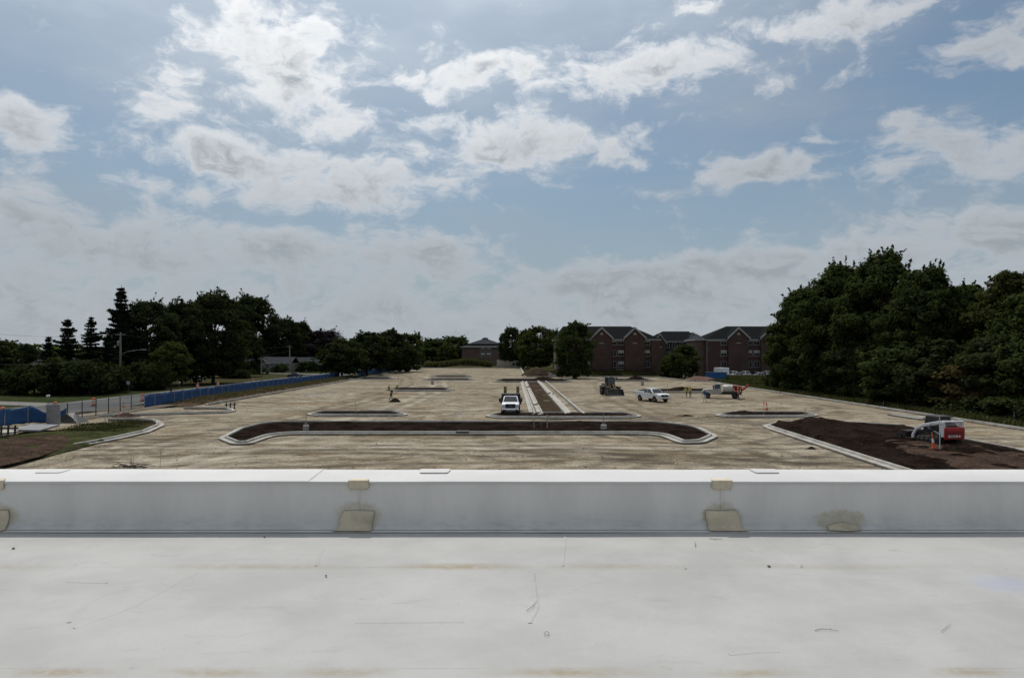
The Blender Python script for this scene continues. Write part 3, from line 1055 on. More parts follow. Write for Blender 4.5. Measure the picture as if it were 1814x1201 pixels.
# ------------------------------------------------------------------ the roof we stand on
ZR = 5.6
YP = 6.42                                            # inner face of the parapet
roof = thing('flat_roof_building', 'white membrane flat roof with a low parapet in the foreground', 'roof', (0, 0, 0))
mb = MB()
mb.box(-30, 30, -26, 6.88, -0.2, ZR - 0.06)
mb.build('outer_wall', TAN, roof)


def membrane_mat(name, base, clean):
    m, g, b = new_mat(name)
    p = g.n('ShaderNodeNewGeometry').outputs['Position']
    x, y, z = g.sep(p)
    mot = g.noise(p, 1.1, 7, 0.62)
    fine = g.noise(p, 60.0, 4, 0.6)
    c = Vector(base)
    col = g.mix(g.step(mot, 0.32, 0.68), tuple(c * (0.87 if not clean else 0.95)), tuple(c * 1.07))
    col = g.mix(g.step(fine, 0.35, 0.7, 0, 0.25), col, tuple(c * 0.86))
    if not clean:
        dust = (0.30, 0.245, 0.155)
        # dust caught along the laps
        for yy, wd, amt, cs in ((5.33, 0.12, 0.9, ((-.42, .42, 1.0), (-1.9, .7, .55), (.75, .5, .5), (2.4, .6, .4), (-3.7, .3, .4))),
                                (3.585, 0.075, 0.9, ((-2.25, .22, 1.0), (-1.5, .22, .9), (-.85, .22, .8), (.3, .32, 1.0), (1.2, .2, .8), (2.3, .16, .9)))):
            wob = g.m('MULTIPLY', g.m('SUBTRACT', g.noise(p, 2.3, 4, 0.6), 0.5), 0.09)
            dd = g.m('ABSOLUTE', g.m('SUBTRACT', g.m('ADD', y, wob), yy))
            k = g.step(dd, wd, 0.0)
            along = None
            for cx_, w_, a_ in cs:
                q_ = g.m('MULTIPLY', g.m('SUBTRACT', x, cx_), 1 / w_)
                e_ = g.m('MULTIPLY', g.m('EXPONENT', g.m('MULTIPLY', g.m('MULTIPLY', q_, q_), -1.0)), a_)
                along = e_ if along is None else g.m('MAXIMUM', along, e_)
            k = g.m('MULTIPLY', g.m('MULTIPLY', k, along), amt)
            col = g.mix(g.m('MULTIPLY', k, g.step(g.noise(p, 16, 6, 0.7), 0.3, 0.6, 0.35, 1.0)), col, dust)
        # scuffs and foot marks
        sc = g.noise(g.v('MULTIPLY', g.v('ADD', p, g.v('SCALE', g.noise(p, 1.5, 3, 0.5, out='Color'), scale=0.8)), (1.2, 4.0, 0)), 1.6, 8, 0.7)
        col = g.mix(g.step(sc, 0.56, 0.72, 0, 0.50), col, (0.30, 0.30, 0.295))
        sp = g.noise(p, 7.0, 6, 0.75)
        col = g.mix(g.step(sp, 0.62, 0.74, 0, 0.55), col, (0.27, 0.265, 0.26))
        # blue marker bloom
        dx = g.v('MULTIPLY', g.v('SUBTRACT', g.v('ADD', p, g.v('SCALE', g.noise(p, 5, 4, 0.6, out='Color'), scale=0.16)), (3.42 + .08, 4.93 + .08, 0)), (3.4, 4.4, 0))
        col = g.mix(g.m('MULTIPLY', g.step(g.v('DOT_PRODUCT', dx, dx), 1.0, 0.0), 0.22), col, (0.32, 0.36, 0.62))
    g.plug(b.inputs['Base Color'], col)
    b.inputs['Roughness'].default_value = 0.62
    b.inputs['Specular IOR Level'].default_value = 0.25
    bp = g.n('ShaderNodeBump')
    bp.inputs['Strength'].default_value = 0.25
    bp.inputs['Distance'].default_value = 0.004
    g.plug(bp.inputs['Height'], g.m('ADD', fine, g.m('MULTIPLY', mot, 3.0)))
    g.plug(b.inputs['Normal'], bp.outputs[0])
    return m


def wall_mat(name, base):
    m, g, b = new_mat(name)
    p = g.n('ShaderNodeNewGeometry').outputs['Position']
    x, y, z = g.sep(p)
    c = Vector(base)
    col = g.mix(g.step(g.noise(g.v('MULTIPLY', p, (1.0, 1.0, 0.35)), 3.0, 7, 0.65), 0.3, 0.7), tuple(c * 0.93), tuple(c * 1.05))
    # splash-back dirt near the foot
    k = g.m('MULTIPLY', g.step(z, ZR + 0.20, ZR + 0.03), g.step(g.noise(g.v('MULTIPLY', p, (1, 1, 3)), 5, 7, 0.7), 0.40, 0.70))
    col = g.mix(g.m('MULTIPLY', k, 0.32), col, (0.34, 0.33, 0.33))
    col = g.mix(g.step(g.noise(g.v('MULTIPLY', p, (2.0, 1, 9)), 5, 5, 0.7), 0.68, 0.76, 0, 0.3), col, (0.26, 0.25, 0.25))
    # primer smeared round the patches
    for px, zz, rx, rz in ((-4.66, .12, .26, .14), (-1.378, .13, .23, .15), (1.888, .13, .22, .14), (2.96, .09, .28, .11)):
        q = g.v('MULTIPLY', g.v('SUBTRACT', g.v('ADD', p, g.v('SCALE', g.v('SUBTRACT', g.noise(p, 9, 5, 0.65, out='Color'), (.5, .5, .5)), scale=0.14)), (px, YP, ZR + zz)), (1 / rx, 0, 1 / rz))
        kk = g.step(g.v('DOT_PRODUCT', q, q), 1.0, 0.35)
        col = g.mix(g.m('MULTIPLY', kk, g.step(g.noise(p, 12, 5, 0.7), 0.25, 0.65, 0.25, 0.85)), col, (0.47, 0.42, 0.29))
    g.plug(b.inputs['Base Color'], col)
    b.inputs['Roughness'].default_value = 0.6
    b.inputs['Specular IOR Level'].default_value = 0.25
    bp = g.n('ShaderNodeBump')
    bp.inputs['Strength'].default_value = 0.2
    bp.inputs['Distance'].default_value = 0.004
    g.plug(bp.inputs['Height'], g.noise(g.v('MULTIPLY', p, (1, 1, 0.4)), 12, 5, 0.6))
    g.plug(b.inputs['Normal'], bp.outputs[0])
    return m


MEMB = membrane_mat('roof_membrane', (0.425, 0.422, 0.408), False)
CAPM = membrane_mat('cap_membrane', (0.61, 0.605, 0.59), True)
WALLM = wall_mat('parapet_membrane', (0.69, 0.665, 0.625))
PATCHM = mat('beige_patch', (0.64, 0.555, 0.405), 0.7, 0.08, 8, bump=0.3, dirt=(0.36, 0.33, 0.25), dirt_amt=0.6)
CUTEDGE = mat('cut_edge_sealant', (0.13, 0.125, 0.115), 0.7, 0.2, 10)


def sheet(name, x0, x1, y0, y1, z, lift_edge, step, parent, seed):
    """membrane sheet with faint ripples; its near edge is a real lap"""
    nx, ny = max(2, int((x1 - x0) / step)), max(2, int((y1 - y0) / step))
    vs, fs = [], []

    def zz(x, y):
        return z + 0.0026 * fbm(x, y, 0.9, 1.0, 3) + 0.0012 * fbm(x * 0.4, y, 3.0, 4.0, 2)

    def edge(x):
        return y0 + 0.007 * fbm(x, 0, 0.8, seed + 1, 3)
    for j in range(ny + 1):
        for i in range(nx + 1):
            x = x0 + (x1 - x0) * i / nx
            ya = edge(x)
            y_ = ya if j == 0 else (ya + 0.025 if j == 1 else ya + (y1 - ya) * j / ny)
            vs.append((x, y_, zz(x, y_) - (lift_edge if j == 0 else 0) + (0.0014 * max(0, fbm(x, 0, 2.2, seed + 5, 3)) if j == 1 else 0)))
    for j in range(ny):
        for i in range(nx):
            a = j * (nx + 1) + i
            fs.append((a, a + 1, a + nx + 2, a + nx + 1))
    b0 = len(vs)
    for i in range(nx + 1):
        x, y_, h = vs[i]
        vs.append((x, y_ + 0.001, h - 0.0015))
    for i in range(nx):
        fs.append((b0 + i, b0 + i + 1, i + 1, i))
    mb = MB()
    mb.add(vs, fs)
    return mb.build(name, MEMB, parent, smooth=True)


sheet('membrane_sheet', -30, 0.45, 5.315, 6.33, ZR + 0.0022, 0.0012, 0.14, roof, 1)
sheet('membrane_sheet', 0.44, 30, 5.315, 6.33, ZR + 0.0030, 0.0020, 0.14, roof, 2)
sheet('membrane_sheet', -30, 0.18, 3.63, 5.42, ZR + 0.0008, 0.0012, 0.16, roof, 3)
sheet('membrane_sheet', 0.17, 30, 3.63, 5.42, ZR + 0.0015, 0.0020, 0.16, roof, 4)
sheet('membrane_sheet', -30, 30, 1.9, 3.74, ZR - 0.0006, 0.0012, 0.2, roof, 5)
sheet('membrane_sheet', -30, 30, -26, 2.0, ZR - 0.002, 0.0012, 0.6, roof, 6)

seams = [-1.378 + 3.266 * k for k in range(-8, 10)]
wall_prof = [(6.318, 0.0075), (6.385, 0.0085), (6.408, 0.020), (YP, 0.045), (YP + .004, 0.15), (YP + .002, 0.30), (YP + .006, 0.428)]
for i, (a, b_) in enumerate(zip(seams, seams[1:])):
    nx = 14
    vs, fs = [], []
    n = len(wall_prof)
    for k in range(nx + 1):
        x = a + 0.0015 + (b_ - a - 0.003) * k / nx
        for j, (yy, z_) in enumerate(wall_prof):
            w = 0.003 * fbm(x, z_ * 3, 1.3, 11.0, 2) if j > 2 else 0.0
            vs.append((x, yy + w, ZR + z_))
    for k in range(nx):
        for j in range(n - 1):
            q = k * n + j
            fs.append((q, q + n, q + n + 1, q + 1))
    mb = MB()
    mb.add(vs, fs)
    mb.build('parapet_sheet', WALLM, roof, smooth=True)
    # dark cut edge where the flange is welded down
    mb = MB()
    mb.tube([(a + (b_ - a) * k / 10, 6.386, ZR + 0.0115 + 0.0006 * math.sin(k * 1.7 + i)) for k in range(11)], 0.0016, 5)
    mb.build('flange_bead', CUTEDGE, roof)
mb = MB()
mb.box(-30, 30, YP + .013, 6.86, ZR - 0.05, ZR + 0.415)
mb.build('parapet_core', TAN, roof)
# cap sheets, spaced unlike the wall sheets
caps = [-30, -8.9, -1.92, 5.4, 12, 20, 30]
for i, (a, b_) in enumerate(zip(caps, caps[1:])):
    nx = int((b_ - a) / 0.25)
    prof = [(YP - .004, 0.418), (YP - .006, 0.437), (YP + .012, 0.4415), (YP + .25, 0.449), (YP + .50, 0.462), (YP + .512, 0.455), (YP + .515, 0.25)]
    vs, fs = [], []
    n = len(prof)
    lift = 0.004 if i % 2 else 0.0
    for k in range(nx + 1):
        x = a - (0.09 if i % 2 else 0) + (b_ - a + (0.18 if i % 2 else 0)) * k / nx
        for j, (yy, z_) in enumerate(prof):
            vs.append((x, yy + 0.004 * fbm(x, 0, 0.9, 21, 3) - (lift if j < 2 else 0), ZR + z_ + lift + 0.003 * fbm(x, yy * 2, 1.2, 23, 3)))
    for k in range(nx):
        for j in range(n - 1):
            q = k * n + j
            fs.append((q, q + n, q + n + 1, q + 1))
    mb = MB()
    mb.add(vs, fs)
    mb.build('cap_sheet', CAPM, roof, smooth=True)


def bent_patch(x0, x1, prof, skew=0.0, th=0.007, m=PATCHM, name='patch', rr=0.014):
    """patch that follows a profile of (y, z); its outline has rounded corners"""
    t = thing_part = None
    nx, ny = 10, len(prof)
    vs, fs = [], []
    cx = (x0 + x1) / 2
    for j, (yy, z_) in enumerate(prof):
        v_ = j / (ny - 1)
        ins = rr * (max(0, 1 - v_ * 5) ** 2 + max(0, 1 - (1 - v_) * 5) ** 2)
        for k in range(nx + 1):
            u = k / nx
            fl = 0.030 * max(0, 1 - v_ * 2.2) * (1 if len(prof) == 9 else 0)
            vs.append((x0 + ins - fl + (x1 - x0 - 2 * ins + 2 * fl) * u + skew * (1 - v_) + 0.004 * math.sin(v_ * 9 + x0 * 5), yy, ZR + z_ + (0.003 * math.sin(u * 7 + x0) if j == ny - 1 else 0)))
    w = nx + 1
    for j in range(ny - 1):
        for k in range(nx):
            a = j * w + k
            fs.append((a, a + 1, a + w + 1, a + w))
    mb = MB()
    mb.add(vs, fs)
    me = mb.mesh(name, m, True)
    if sum(p.normal.y for p in me.polygons) > 0:
        me.flip_normals()
    bm = bmesh.new()
    bm.from_mesh(me)
    bmesh.ops.solidify(bm, geom=bm.faces, thickness=-th)
    bm.to_mesh(me)
    bm.free()
    o = obj(name, me, roof)
    # primer line round the patch
    edge = [Vector(vs[k]) for k in range(w)] + [Vector(vs[j * w + nx]) for j in range(1, ny)] + [Vector(vs[(ny - 1) * w + k]) for k in range(nx - 1, -1, -1)] + [Vector(vs[j * w]) for j in range(ny - 2, 0, -1)]
    mb = MB()
    mb.tube([e + Vector((0, -0.002, 0.001)) for e in edge] + [edge[0] + Vector((0, -0.002, 0.001))], 0.0014, 5)
    e = mb.build('sealant_edge', mat('yellowed_sealant', (0.27, 0.24, 0.165), 0.7, 0.2, 8), o)
    return o


low = [(6.335, .0145), (6.36, .0145), (6.383, .0165), (6.400, .024), (6.412, .045), (6.414, .075), (6.4145, .105), (6.4155, .14), (6.416, .178)]
upp = [(6.4145, .365), (6.414, .385), (6.4135, .405), (6.411, .42), (6.406, .444), (6.425, .4485), (6.455, .451)]
for cx in (-4.66, -1.378, 1.888, 5.15):
    bent_patch(cx - .155, cx + .145, low, skew=0.05 if cx > 0 else -0.04)
    bent_patch(cx - .09, cx + .09, upp, rr=0.012)
    mb = MB()
    mb.bar((cx, 6.4165, ZR + .18), (cx, 6.4165, ZR + .365), 0.012, 0.004)
    mb.build('seam_strip', WALLM, roof)
bent_patch(2.83, 3.12, [(6.335, .0145), (6.36, .0145), (6.383, .0165), (6.400, .024), (6.412, .045), (6.414, .072)], rr=0.13)
for cx, w_ in ((-0.74, .26), (2.42, .22), (-4.4, .24)):
    mb = MB()
    zt = 0.457
    ring = [Vector((x, y_)) for x, y_ in round_poly([Vector((cx - w_ / 2, 6.74)), Vector((cx + w_ / 2, 6.74)), Vector((cx + w_ / 2 + .02, 6.90)), Vector((cx - w_ / 2 - .02, 6.90))], 0.03)]
    mb.add([(p.x, p.y, ZR + zt + (p.y - 6.74) * 0.05) for p in ring] + [(p.x, p.y, ZR + zt + .008 + (p.y - 6.74) * 0.05) for p in ring],
           [tuple(range(len(ring), 2 * len(ring)))] + [(i, (i + 1) % len(ring), (i + 1) % len(ring) + len(ring), i + len(ring)) for i in range(len(ring))])
    mb.build('cap_patch', CAPM, roof)

# wrinkles and fish-mouths in the membrane
rz = random.Random(5)


def wrinkle(pts_px, w=0.022, h=0.0030):
    pts = [G(px, py, ZR + 0.012) for px, py in pts_px]
    path = densify([Vector(p[:2]) for p in pts], 0.06, False)
    path = [p + Vector((rz.uniform(-.006, .006), rz.uniform(-.006, .006))) for p in path]
    mb = MB()
    n = len(path)
    prof = [(-w, -0.010), (-w * .5, 0.0), (0, 1.0), (w * .5, 0.0), (w, -0.010)]
    prof = [(o, (ZR + 0.0025 + (h if z == 1.0 else (h * .4 if z == 0.0 else -0.006)))) for o, z in prof]
    sweep(mb, path, prof, False)
    mb.build('wrinkle', MEMB, roof, smooth=True)


for pts in ([(943, 1012), (946, 1040), (952, 1066), (940, 1100)], [(1002, 946), (1000, 970), (996, 1000)], [(1303, 960), (1330, 990)], [(1395, 985), (1420, 1003)], [(560, 1000), (572, 970)],
            [(225, 1040), (160, 1062), (120, 1100)], [(1355, 955), (1420, 1000)], [(120, 1028), (190, 1030)], [(630, 1100), (820, 1098)], [(1180, 975), (1215, 1005)],
            [(350, 1012), (240, 1070), (130, 1110)], [(1380, 1150), (1290, 1155)]):
    wrinkle(pts)


# scraps and twigs lying on the roof
def scrap(kind, pts_px, label, m, r=0.003):
    pts = [G(px, py, ZR + 0.009) for px, py in pts_px]
    c = pts[0].copy()
    mb = MB()
    if kind == 'twig':
        pts = [p + Vector((0, 0, rz.uniform(-.001, .005))) for p in pts]
        mb.tube([p - c for p in pts], [r * .75 * (1 - 0.5 * i / len(pts)) for i in range(len(pts))], 6)
        k = len(pts) // 2
        mb.tube([pts[k] - c, pts[k] - c + Vector((r * 5, r * 4, r * 2))], [r * .7, r * .3], 5)
    else:
        q = [p - c for p in pts]
        q = [p * 0.45 for p in q]
        mb.loft([[p + Vector((0, 0, -.003 + .003 * (i % 2))) for i, p in enumerate(q)], [p * 0.85 + Vector((0.0, 0.0, .003 + .004 * (i % 2))) for i, p in enumerate(q)]])
    o = mb.build(kind if kind != 'scrap' else 'membrane_scrap', m)
    o.location = c
    tag(o, label, 'debris')


TW = mat('dry_twig', (0.17, 0.15, 0.12), 0.9, 0.3, 20)
scrap('twig', [(1443, 1116), (1455, 1114), (1470, 1115), (1486, 1117)], 'thin crooked twig low on the right of the roof', TW, 0.0022)
scrap('twig', [(933, 1082), (943, 1075), (951, 1064)], 'curled dark sliver at the torn seam in the roof centre', TW, 0.0024)
scrap('twig', [(1667, 1118), (1676, 1111), (1684, 1105)], 'faint slanting straw at the lower right of the roof', mat('straw', (0.3, 0.27, 0.2), .9), 0.0020)
scrap('twig', [(1257, 954), (1266, 955), (1280, 955)], 'short dark twig just under the right beige patch', TW, 0.003)
scrap('twig', [(1231, 961), (1232, 968)], 'tiny upright dark sliver left of the right beige patch', TW, 0.003)
scrap('scrap', [(22, 972), (33, 969), (30, 966), (20, 969)], 'small dark scrap at the far left of the roof', TW)
scrap('scrap', [(467, 951), (475, 951), (474, 948), (468, 949)], 'tiny dark scrap near the parapet left of the middle patch', TW)
scrap('scrap', [(576, 1020), (584, 1020), (583, 1016), (577, 1017)], 'tiny dark chip in open roof below the middle patch', TW)
scrap('scrap', [(1360, 1003), (1372, 1004), (1370, 999), (1358, 1000)], 'brown chip lying on the roof lap right of centre', TW)
scrap('twig', [(964, 1122), (968, 1119), (973, 1121), (971, 1125), (966, 1126), (964, 1122)], 'small ring of wire on the roof below the torn seam', TW, 0.0020)


# stones and clods scattered over the gravel, too many to count
def scatter_stones():
    rng = np.random.default_rng(91)
    n = 6000
    X_ = rng.uniform(-36, 40, n)
    Y_ = 41 + (rng.uniform(0, 1, n) ** 1.6) * 75
    keep = [i for i in range(n) if fbm(X_[i], Y_[i], 0.16, 31.0, 3) + rng.uniform(-.5, .5) > -0.05]
    oct_v = np.array([(1, 0, 0), (-1, 0, 0), (0, 1, 0), (0, -1, 0), (0, 0, 1), (0, 0, -1)], float)
    oct_f = np.array([(0, 2, 4), (2, 1, 4), (1, 3, 4), (3, 0, 4), (2, 0, 5), (1, 2, 5), (3, 1, 5), (0, 3, 5)])
    V, F = [], []
    for j, i in enumerate(keep):
        s = 0.02 + 0.06 * rng.uniform() ** 3
        v = oct_v * s * rng.uniform(0.6, 1.3, (6, 3)) * np.array([1.2, 1.2, 0.7])
        V.append(v + np.array([X_[i], Y_[i], lot_z(X_[i], Y_[i]) + s * .2]))
        F.append(oct_f + 6 * j)
    m, g, b = new_mat('loose_stone')
    rnd = g.n('ShaderNodeNewGeometry').outputs['Random Per Island']
    g.plug(b.inputs['Base Color'], g.ramp(rnd, [(0, (.10, .075, .05)), (.4, (.20, .165, .12)), (.75, (.33, .29, .23)), (1, (.46, .43, .38))]))
    b.inputs['Roughness'].default_value = .95
    tag(obj('loose_stones', np_mesh('loose_stones', np.concatenate(V), np.concatenate(F), m, tri=True)), 'loose stones and clods strewn over the gravel lot', 'stones', kind='stuff')


scatter_stones()


# ================================================================== TREES
NPR = np.random.default_rng(11)


def leaf_quads(centers, normals, size, rng, aspect=1.5, fold=0.0):
    """one small bent leaf card per centre"""
    n = len(centers)
    t = rng.normal(size=(n, 3))
    t -= (t * normals).sum(1, keepdims=True) * normals
    t /= np.linalg.norm(t, axis=1, keepdims=True) + 1e-9
    b = np.cross(normals, t)
    s = (size * rng.uniform(0.65, 1.35, n))[:, None]
    v = np.empty((n, 4, 3))
    v[:, 0] = centers - t * s * aspect * 0.5
    v[:, 1] = centers + b * s * 0.5 + normals * s * fold
    v[:, 2] = centers + t * s * aspect * 0.5
    v[:, 3] = centers - b * s * 0.5 + normals * s * fold
    return v.reshape(-1, 3)


def broadleaf(seed, h, r, trunk_frac, n_clump, n_leaf, leaf, shape='round', clump_r=1.2, gap=0.0):
    """crown leaf mesh and limb mesh of one tree standing at the origin"""
    rng = np.random.default_rng(seed)
    z0 = h * trunk_frac
    ch = h - z0
    cc = []
    tries = 0
    lob = [(rng.uniform(0, 2 * math.pi), rng.uniform(0.0, 1.0), rng.uniform(0.10, 0.28)) for _ in range(7)]
    while len(cc) < n_clump and tries < n_clump * 40:
        tries += 1
        u = rng.uniform(0, 1) ** 0.85
        a = rng.uniform(0, 2 * math.pi)
        if shape == 'round':
            prof = math.sin(math.pi * min(1, 0.10 + 0.90 * u)) ** 0.55 if u < 0.97 else 0.25
            prof *= 1.0 if u < 0.5 else (1.12 - 0.24 * u)
        elif shape == 'full':                              # foliage down to the ground
            prof = 0.82 + 0.25 * math.sin(math.pi * u) if u < 0.55 else 1.05 * math.cos((u - 0.55) / 0.45 * math.pi / 2 * 0.93) ** 0.65
        elif shape == 'oval':
            prof = math.sin(math.pi * (0.06 + 0.92 * u)) ** 0.7
        else:
            prof = 1.0
        k = 1.0
        for la, lu, lw in lob:
            da = math.atan2(math.sin(a - la), math.cos(a - la))
            k += lw * math.exp(-(da / 0.5) ** 2 - ((u - lu) / 0.16) ** 2)
        k *= 0.86
        rad = r * prof * k * math.sqrt(rng.uniform(0.28, 1.0))
        cc.append((rad * math.cos(a), rad * math.sin(a), z0 + ch * u * 0.97))
    cc = np.array(cc)
    axis = np.stack([np.zeros(len(cc)), np.zeros(len(cc)), np.clip(cc[:, 2], z0 + ch * 0.2, z0 + ch * 0.75)], 1)
    vs = []
    for c, ax in zip(cc, axis):
        m = int(n_leaf * rng.uniform(0.6, 1.35))
        cr = clump_r * rng.uniform(0.6, 1.3)
        d = rng.normal(size=(m, 3))
        d /= np.linalg.norm(d, axis=1, keepdims=True)
        rr = cr * rng.uniform(0.25, 1.0, m) ** 0.5
        p = c + d * rr[:, None] * np.array([1.15, 1.15, 0.72])
        out = (c - ax)
        out = out / (np.linalg.norm(out) + 1e-6)
        nrm = d * 0.8 + out * 0.5 + np.array([0, 0, 0.7]) + rng.normal(size=(m, 3)) * 0.45
        nrm /= np.linalg.norm(nrm, axis=1, keepdims=True)
        vs.append(leaf_quads(p, nrm, leaf, rng, 1.5, -0.12))
    # ragged sprays beyond the clumps
    for c in cc[rng.permutation(len(cc))[:int(len(cc) * 0.65)]]:
        ax = np.array([0, 0, min(max(c[2], z0 + ch * .25), z0 + ch * .7)])
        out = (c - ax)
        ln = np.linalg.norm(out) + 1e-6
        out = out / ln
        tip = c + (out + np.array([0, 0, .2]) + rng.normal(size=3) * .45) * clump_r * rng.uniform(.55, 1.1)
        m = int(26 * rng.uniform(.5, 1.3))
        t_ = rng.uniform(.35, 1, m)[:, None]
        p = c * (1 - t_) + tip * t_ + rng.normal(size=(m, 3)) * clump_r * .22 * (1.15 - t_)
        nrm = np.array([0, 0, .8]) + rng.normal(size=(m, 3)) * .6
        nrm /= np.linalg.norm(nrm, axis=1, keepdims=True)
        vs.append(leaf_quads(p, nrm, leaf * .9, rng, 1.5, -0.12))
    vs = np.concatenate(vs)
    qs = np.arange(len(vs), dtype=np.int32).reshape(-1, 4)
    # trunk and limbs
    mb = MB()
    lean = rng.uniform(-0.03, 0.03, 2) * h
    tr = max(0.10, h * 0.017)
    tp = [Vector((lean[0] * t, lean[1] * t, h * 0.82 * t)) for t in (0, .12, .3, .55, .8, 1)]
    mb.tube([Vector((0, 0, -0.35))] + tp, [tr * 1.5, tr * 1.25, tr, tr * .85, tr * .62, tr * .35, tr * .1], 8)
    pick = rng.permutation(len(cc))[:min(26, len(cc))]
    for i in pick:
        c = Vector(cc[i])
        s = min(0.75, max(0.14, (c.z / h) * 0.62))
        st = Vector((lean[0] * s, lean[1] * s, h * 0.82 * s))
        mid = st.lerp(c, 0.55) + Vector((0, 0, 0.06 * h * rng.uniform(-.2, .8)))
        mb.tube([st, mid, c], [tr * 0.42, tr * 0.22, tr * 0.05], 5, caps=False)
    return vs, qs, mb


def spruce(seed, h, r, n_whorl, needle=0.34):
    rng = np.random.default_rng(seed)
    mb = MB()
    tr = h * 0.013
    mb.tube([(0, 0, -.3), (0, 0, h * .5), (0, 0, h)], [tr * 1.4, tr, tr * .12], 7)
    P, N = [], []
    for w in range(n_whorl):
        u = (w + rng.uniform(0, .6)) / n_whorl
        z = h * (0.05 + 0.94 * u)
        L = r * (1 - u) ** 0.78 * rng.uniform(0.60, 1.2) + 0.12
        nb = max(4, int(6 + 5 * (1 - u)))
        a0 = rng.uniform(0, 6.28)
        for k in range(nb):
            if rng.uniform() < 0.20:
                continue
            a = a0 + 2 * math.pi * k / nb + rng.uniform(-.25, .25)
            ln = L * rng.uniform(0.45, 1.35)
            droop = rng.uniform(0.10, 0.34) * (1.1 - u)
            tip = np.array([math.cos(a) * ln, math.sin(a) * ln, z - droop * ln + 0.10 * ln])
            base = np.array([0, 0, z])
            mb.tube([Vector(base), Vector(base * .5 + tip * .5) + Vector((0, 0, -.05 * ln)), Vector(tip)], [tr * .28, tr * .16, tr * .04], 4, caps=False)
            m = int(14 + ln * 34)
            t = rng.uniform(0.08, 1.03, m)
            wdt = 0.30 * ln * (1.05 - t) + 0.10
            side = np.array([-math.sin(a), math.cos(a), 0])
            off = rng.uniform(-1, 1, m) * wdt
            q = base + (tip - base) * t[:, None] + side * off[:, None]
            q[:, 2] += -0.18 * ln * np.sin(math.pi * t) * 0.5 - np.abs(off) * 0.32 - rng.uniform(0, 0.16, m)
            nn = np.array([0, 0, 1.0]) + rng.normal(size=(m, 3)) * 0.55
            P.append(q)
            N.append(nn / np.linalg.norm(nn, axis=1, keepdims=True))
    P, N = np.concatenate(P), np.concatenate(N)
    vs = leaf_quads(P, N, needle, rng, 2.4, -0.15)
    return vs, np.arange(len(vs), dtype=np.int32).reshape(-1, 4), mb


PROTO = {}


def proto(key, maker, leafm, h, r):
    vs, qs, mb = maker
    PROTO[key] = (np_mesh(key + '_crown', vs, qs, leafm), mb.mesh(key + '_trunk', BARK, True), h, r)


proto('big0', broadleaf(21, 20, 7.0, .06, 300, 120, .35, 'full', 1.10), LEAF_G, 20, 7.0)
proto('big1', broadleaf(22, 20, 7.0, .10, 290, 120, .35, 'round', 1.12), LEAF_G, 20, 7.0)
proto('big2', broadleaf(23, 20, 7.0, .05, 300, 120, .35, 'full', 1.05), LEAF_G, 20, 7.0)
proto('bigo', broadleaf(26, 20, 7.0, .07, 300, 120, .35, 'round', 1.10), LEAF_O, 20, 7.0)
proto('bigd', broadleaf(24, 20, 7.5, .10, 170, 165, .42, 'round', 1.6), LEAF_D, 20, 7.5)
proto('bigd1', broadleaf(25, 20, 7.5, .06, 170, 165, .42, 'full', 1.6), LEAF_D, 20, 7.5)
proto('mid0', broadleaf(31, 11, 4.6, .17, 95, 130, .34, 'round', 1.15), LEAF_D, 11, 4.6)
proto('mid1', broadleaf(32, 11, 4.6, .08, 95, 130, .34, 'full', 1.15), LEAF_G, 11, 4.6)
proto('midy', broadleaf(33, 11, 4.2, .10, 95, 140, .30, 'oval', 1.05), LEAF_Y, 11, 4.2)
proto('midy2', broadleaf(37, 11, 4.2, .27, 90, 140, .30, 'round', 1.05), LEAF_Y, 11, 4.2)
proto('midp', broadleaf(34, 11, 5.0, .12, 90, 130, .36, 'round', 1.25), LEAF_P, 11, 5.0)
proto('midr', broadleaf(35, 9, 3.6, .10, 70, 100, .30, 'round', 1.0), LEAF_R, 9, 3.6)
proto('far0', broadleaf(36, 12, 5.5, .05, 70, 80, .55, 'full', 1.6), LEAF_G, 12, 5.5)
proto('bush0', broadleaf(41, 2.6, 2.1, .02, 42, 70, .20, 'full', .55), LEAF_D, 2.6, 2.1)
proto('bush1', broadleaf(42, 2.6, 2.1, .02, 42, 70, .20, 'full', .6), LEAF_G, 2.6, 2.1)
proto('spruce0', spruce(51, 16, 4.6, 26), NEEDLE, 16, 4.6)
proto('spruce1', spruce(52, 20, 4.4, 32), NEEDLE, 20, 4.4)


def tree(key, px, dist, top, wpx, label, name='tree', cat='tree', group=None, base_z=-0.14, rz=None):
    """a tree whose crown top stands at this height and whose crown is this wide"""
    cm, tm, h, r = PROTO[key]
    p = at(px, 600, dist)
    zt = at(px, top, dist).z
    H = zt - base_z
    W = wpx * dist / FPX / 2
    e = thing(name, label, cat, (p.x, dist, base_z), rz if rz is not None else (px * 12.9898) % 6.283, group)
    e.scale = (W / r, W / r, H / h * (0.965 if 'spruce' not in key else 1.0))
    obj('trunk', tm, e)
    obj('crown', cm, e)
    return e


# left: spruces, street trees and the dark shade trees behind
tree('spruce0', 120, 128, 562, 84, 'pointed dark spruce, left of the two spruces beside the tall one', 'spruce_tree')
tree('spruce1', 161, 136, 558, 66, 'narrow spruce just left of the utility pole with open top', 'spruce_tree')
tree('spruce1', 214, 142, 505, 96, 'tallest spruce on the left, behind the utility pole', 'spruce_tree')
tree('spruce0', 86, 150, 594, 62, 'small bluish spruce, leftmost of the spruces', 'spruce_tree')
tree('spruce0', 192, 131, 590, 70, 'low spruce hugging the utility pole', 'spruce_tree')
tree('bigd1', 262, 150, 530, 110, 'dark shade tree right of the tallest spruce')
tree('bigd', 322, 160, 528, 105, 'dark shade tree in the middle of the left grove')
tree('bigd', 378, 168, 511, 120, 'tallest broad dark tree of the left grove', rz=1.1)
tree('bigd1', 446, 290, 521, 100, 'broad dark tree at the right end of the left grove', rz=2.2)
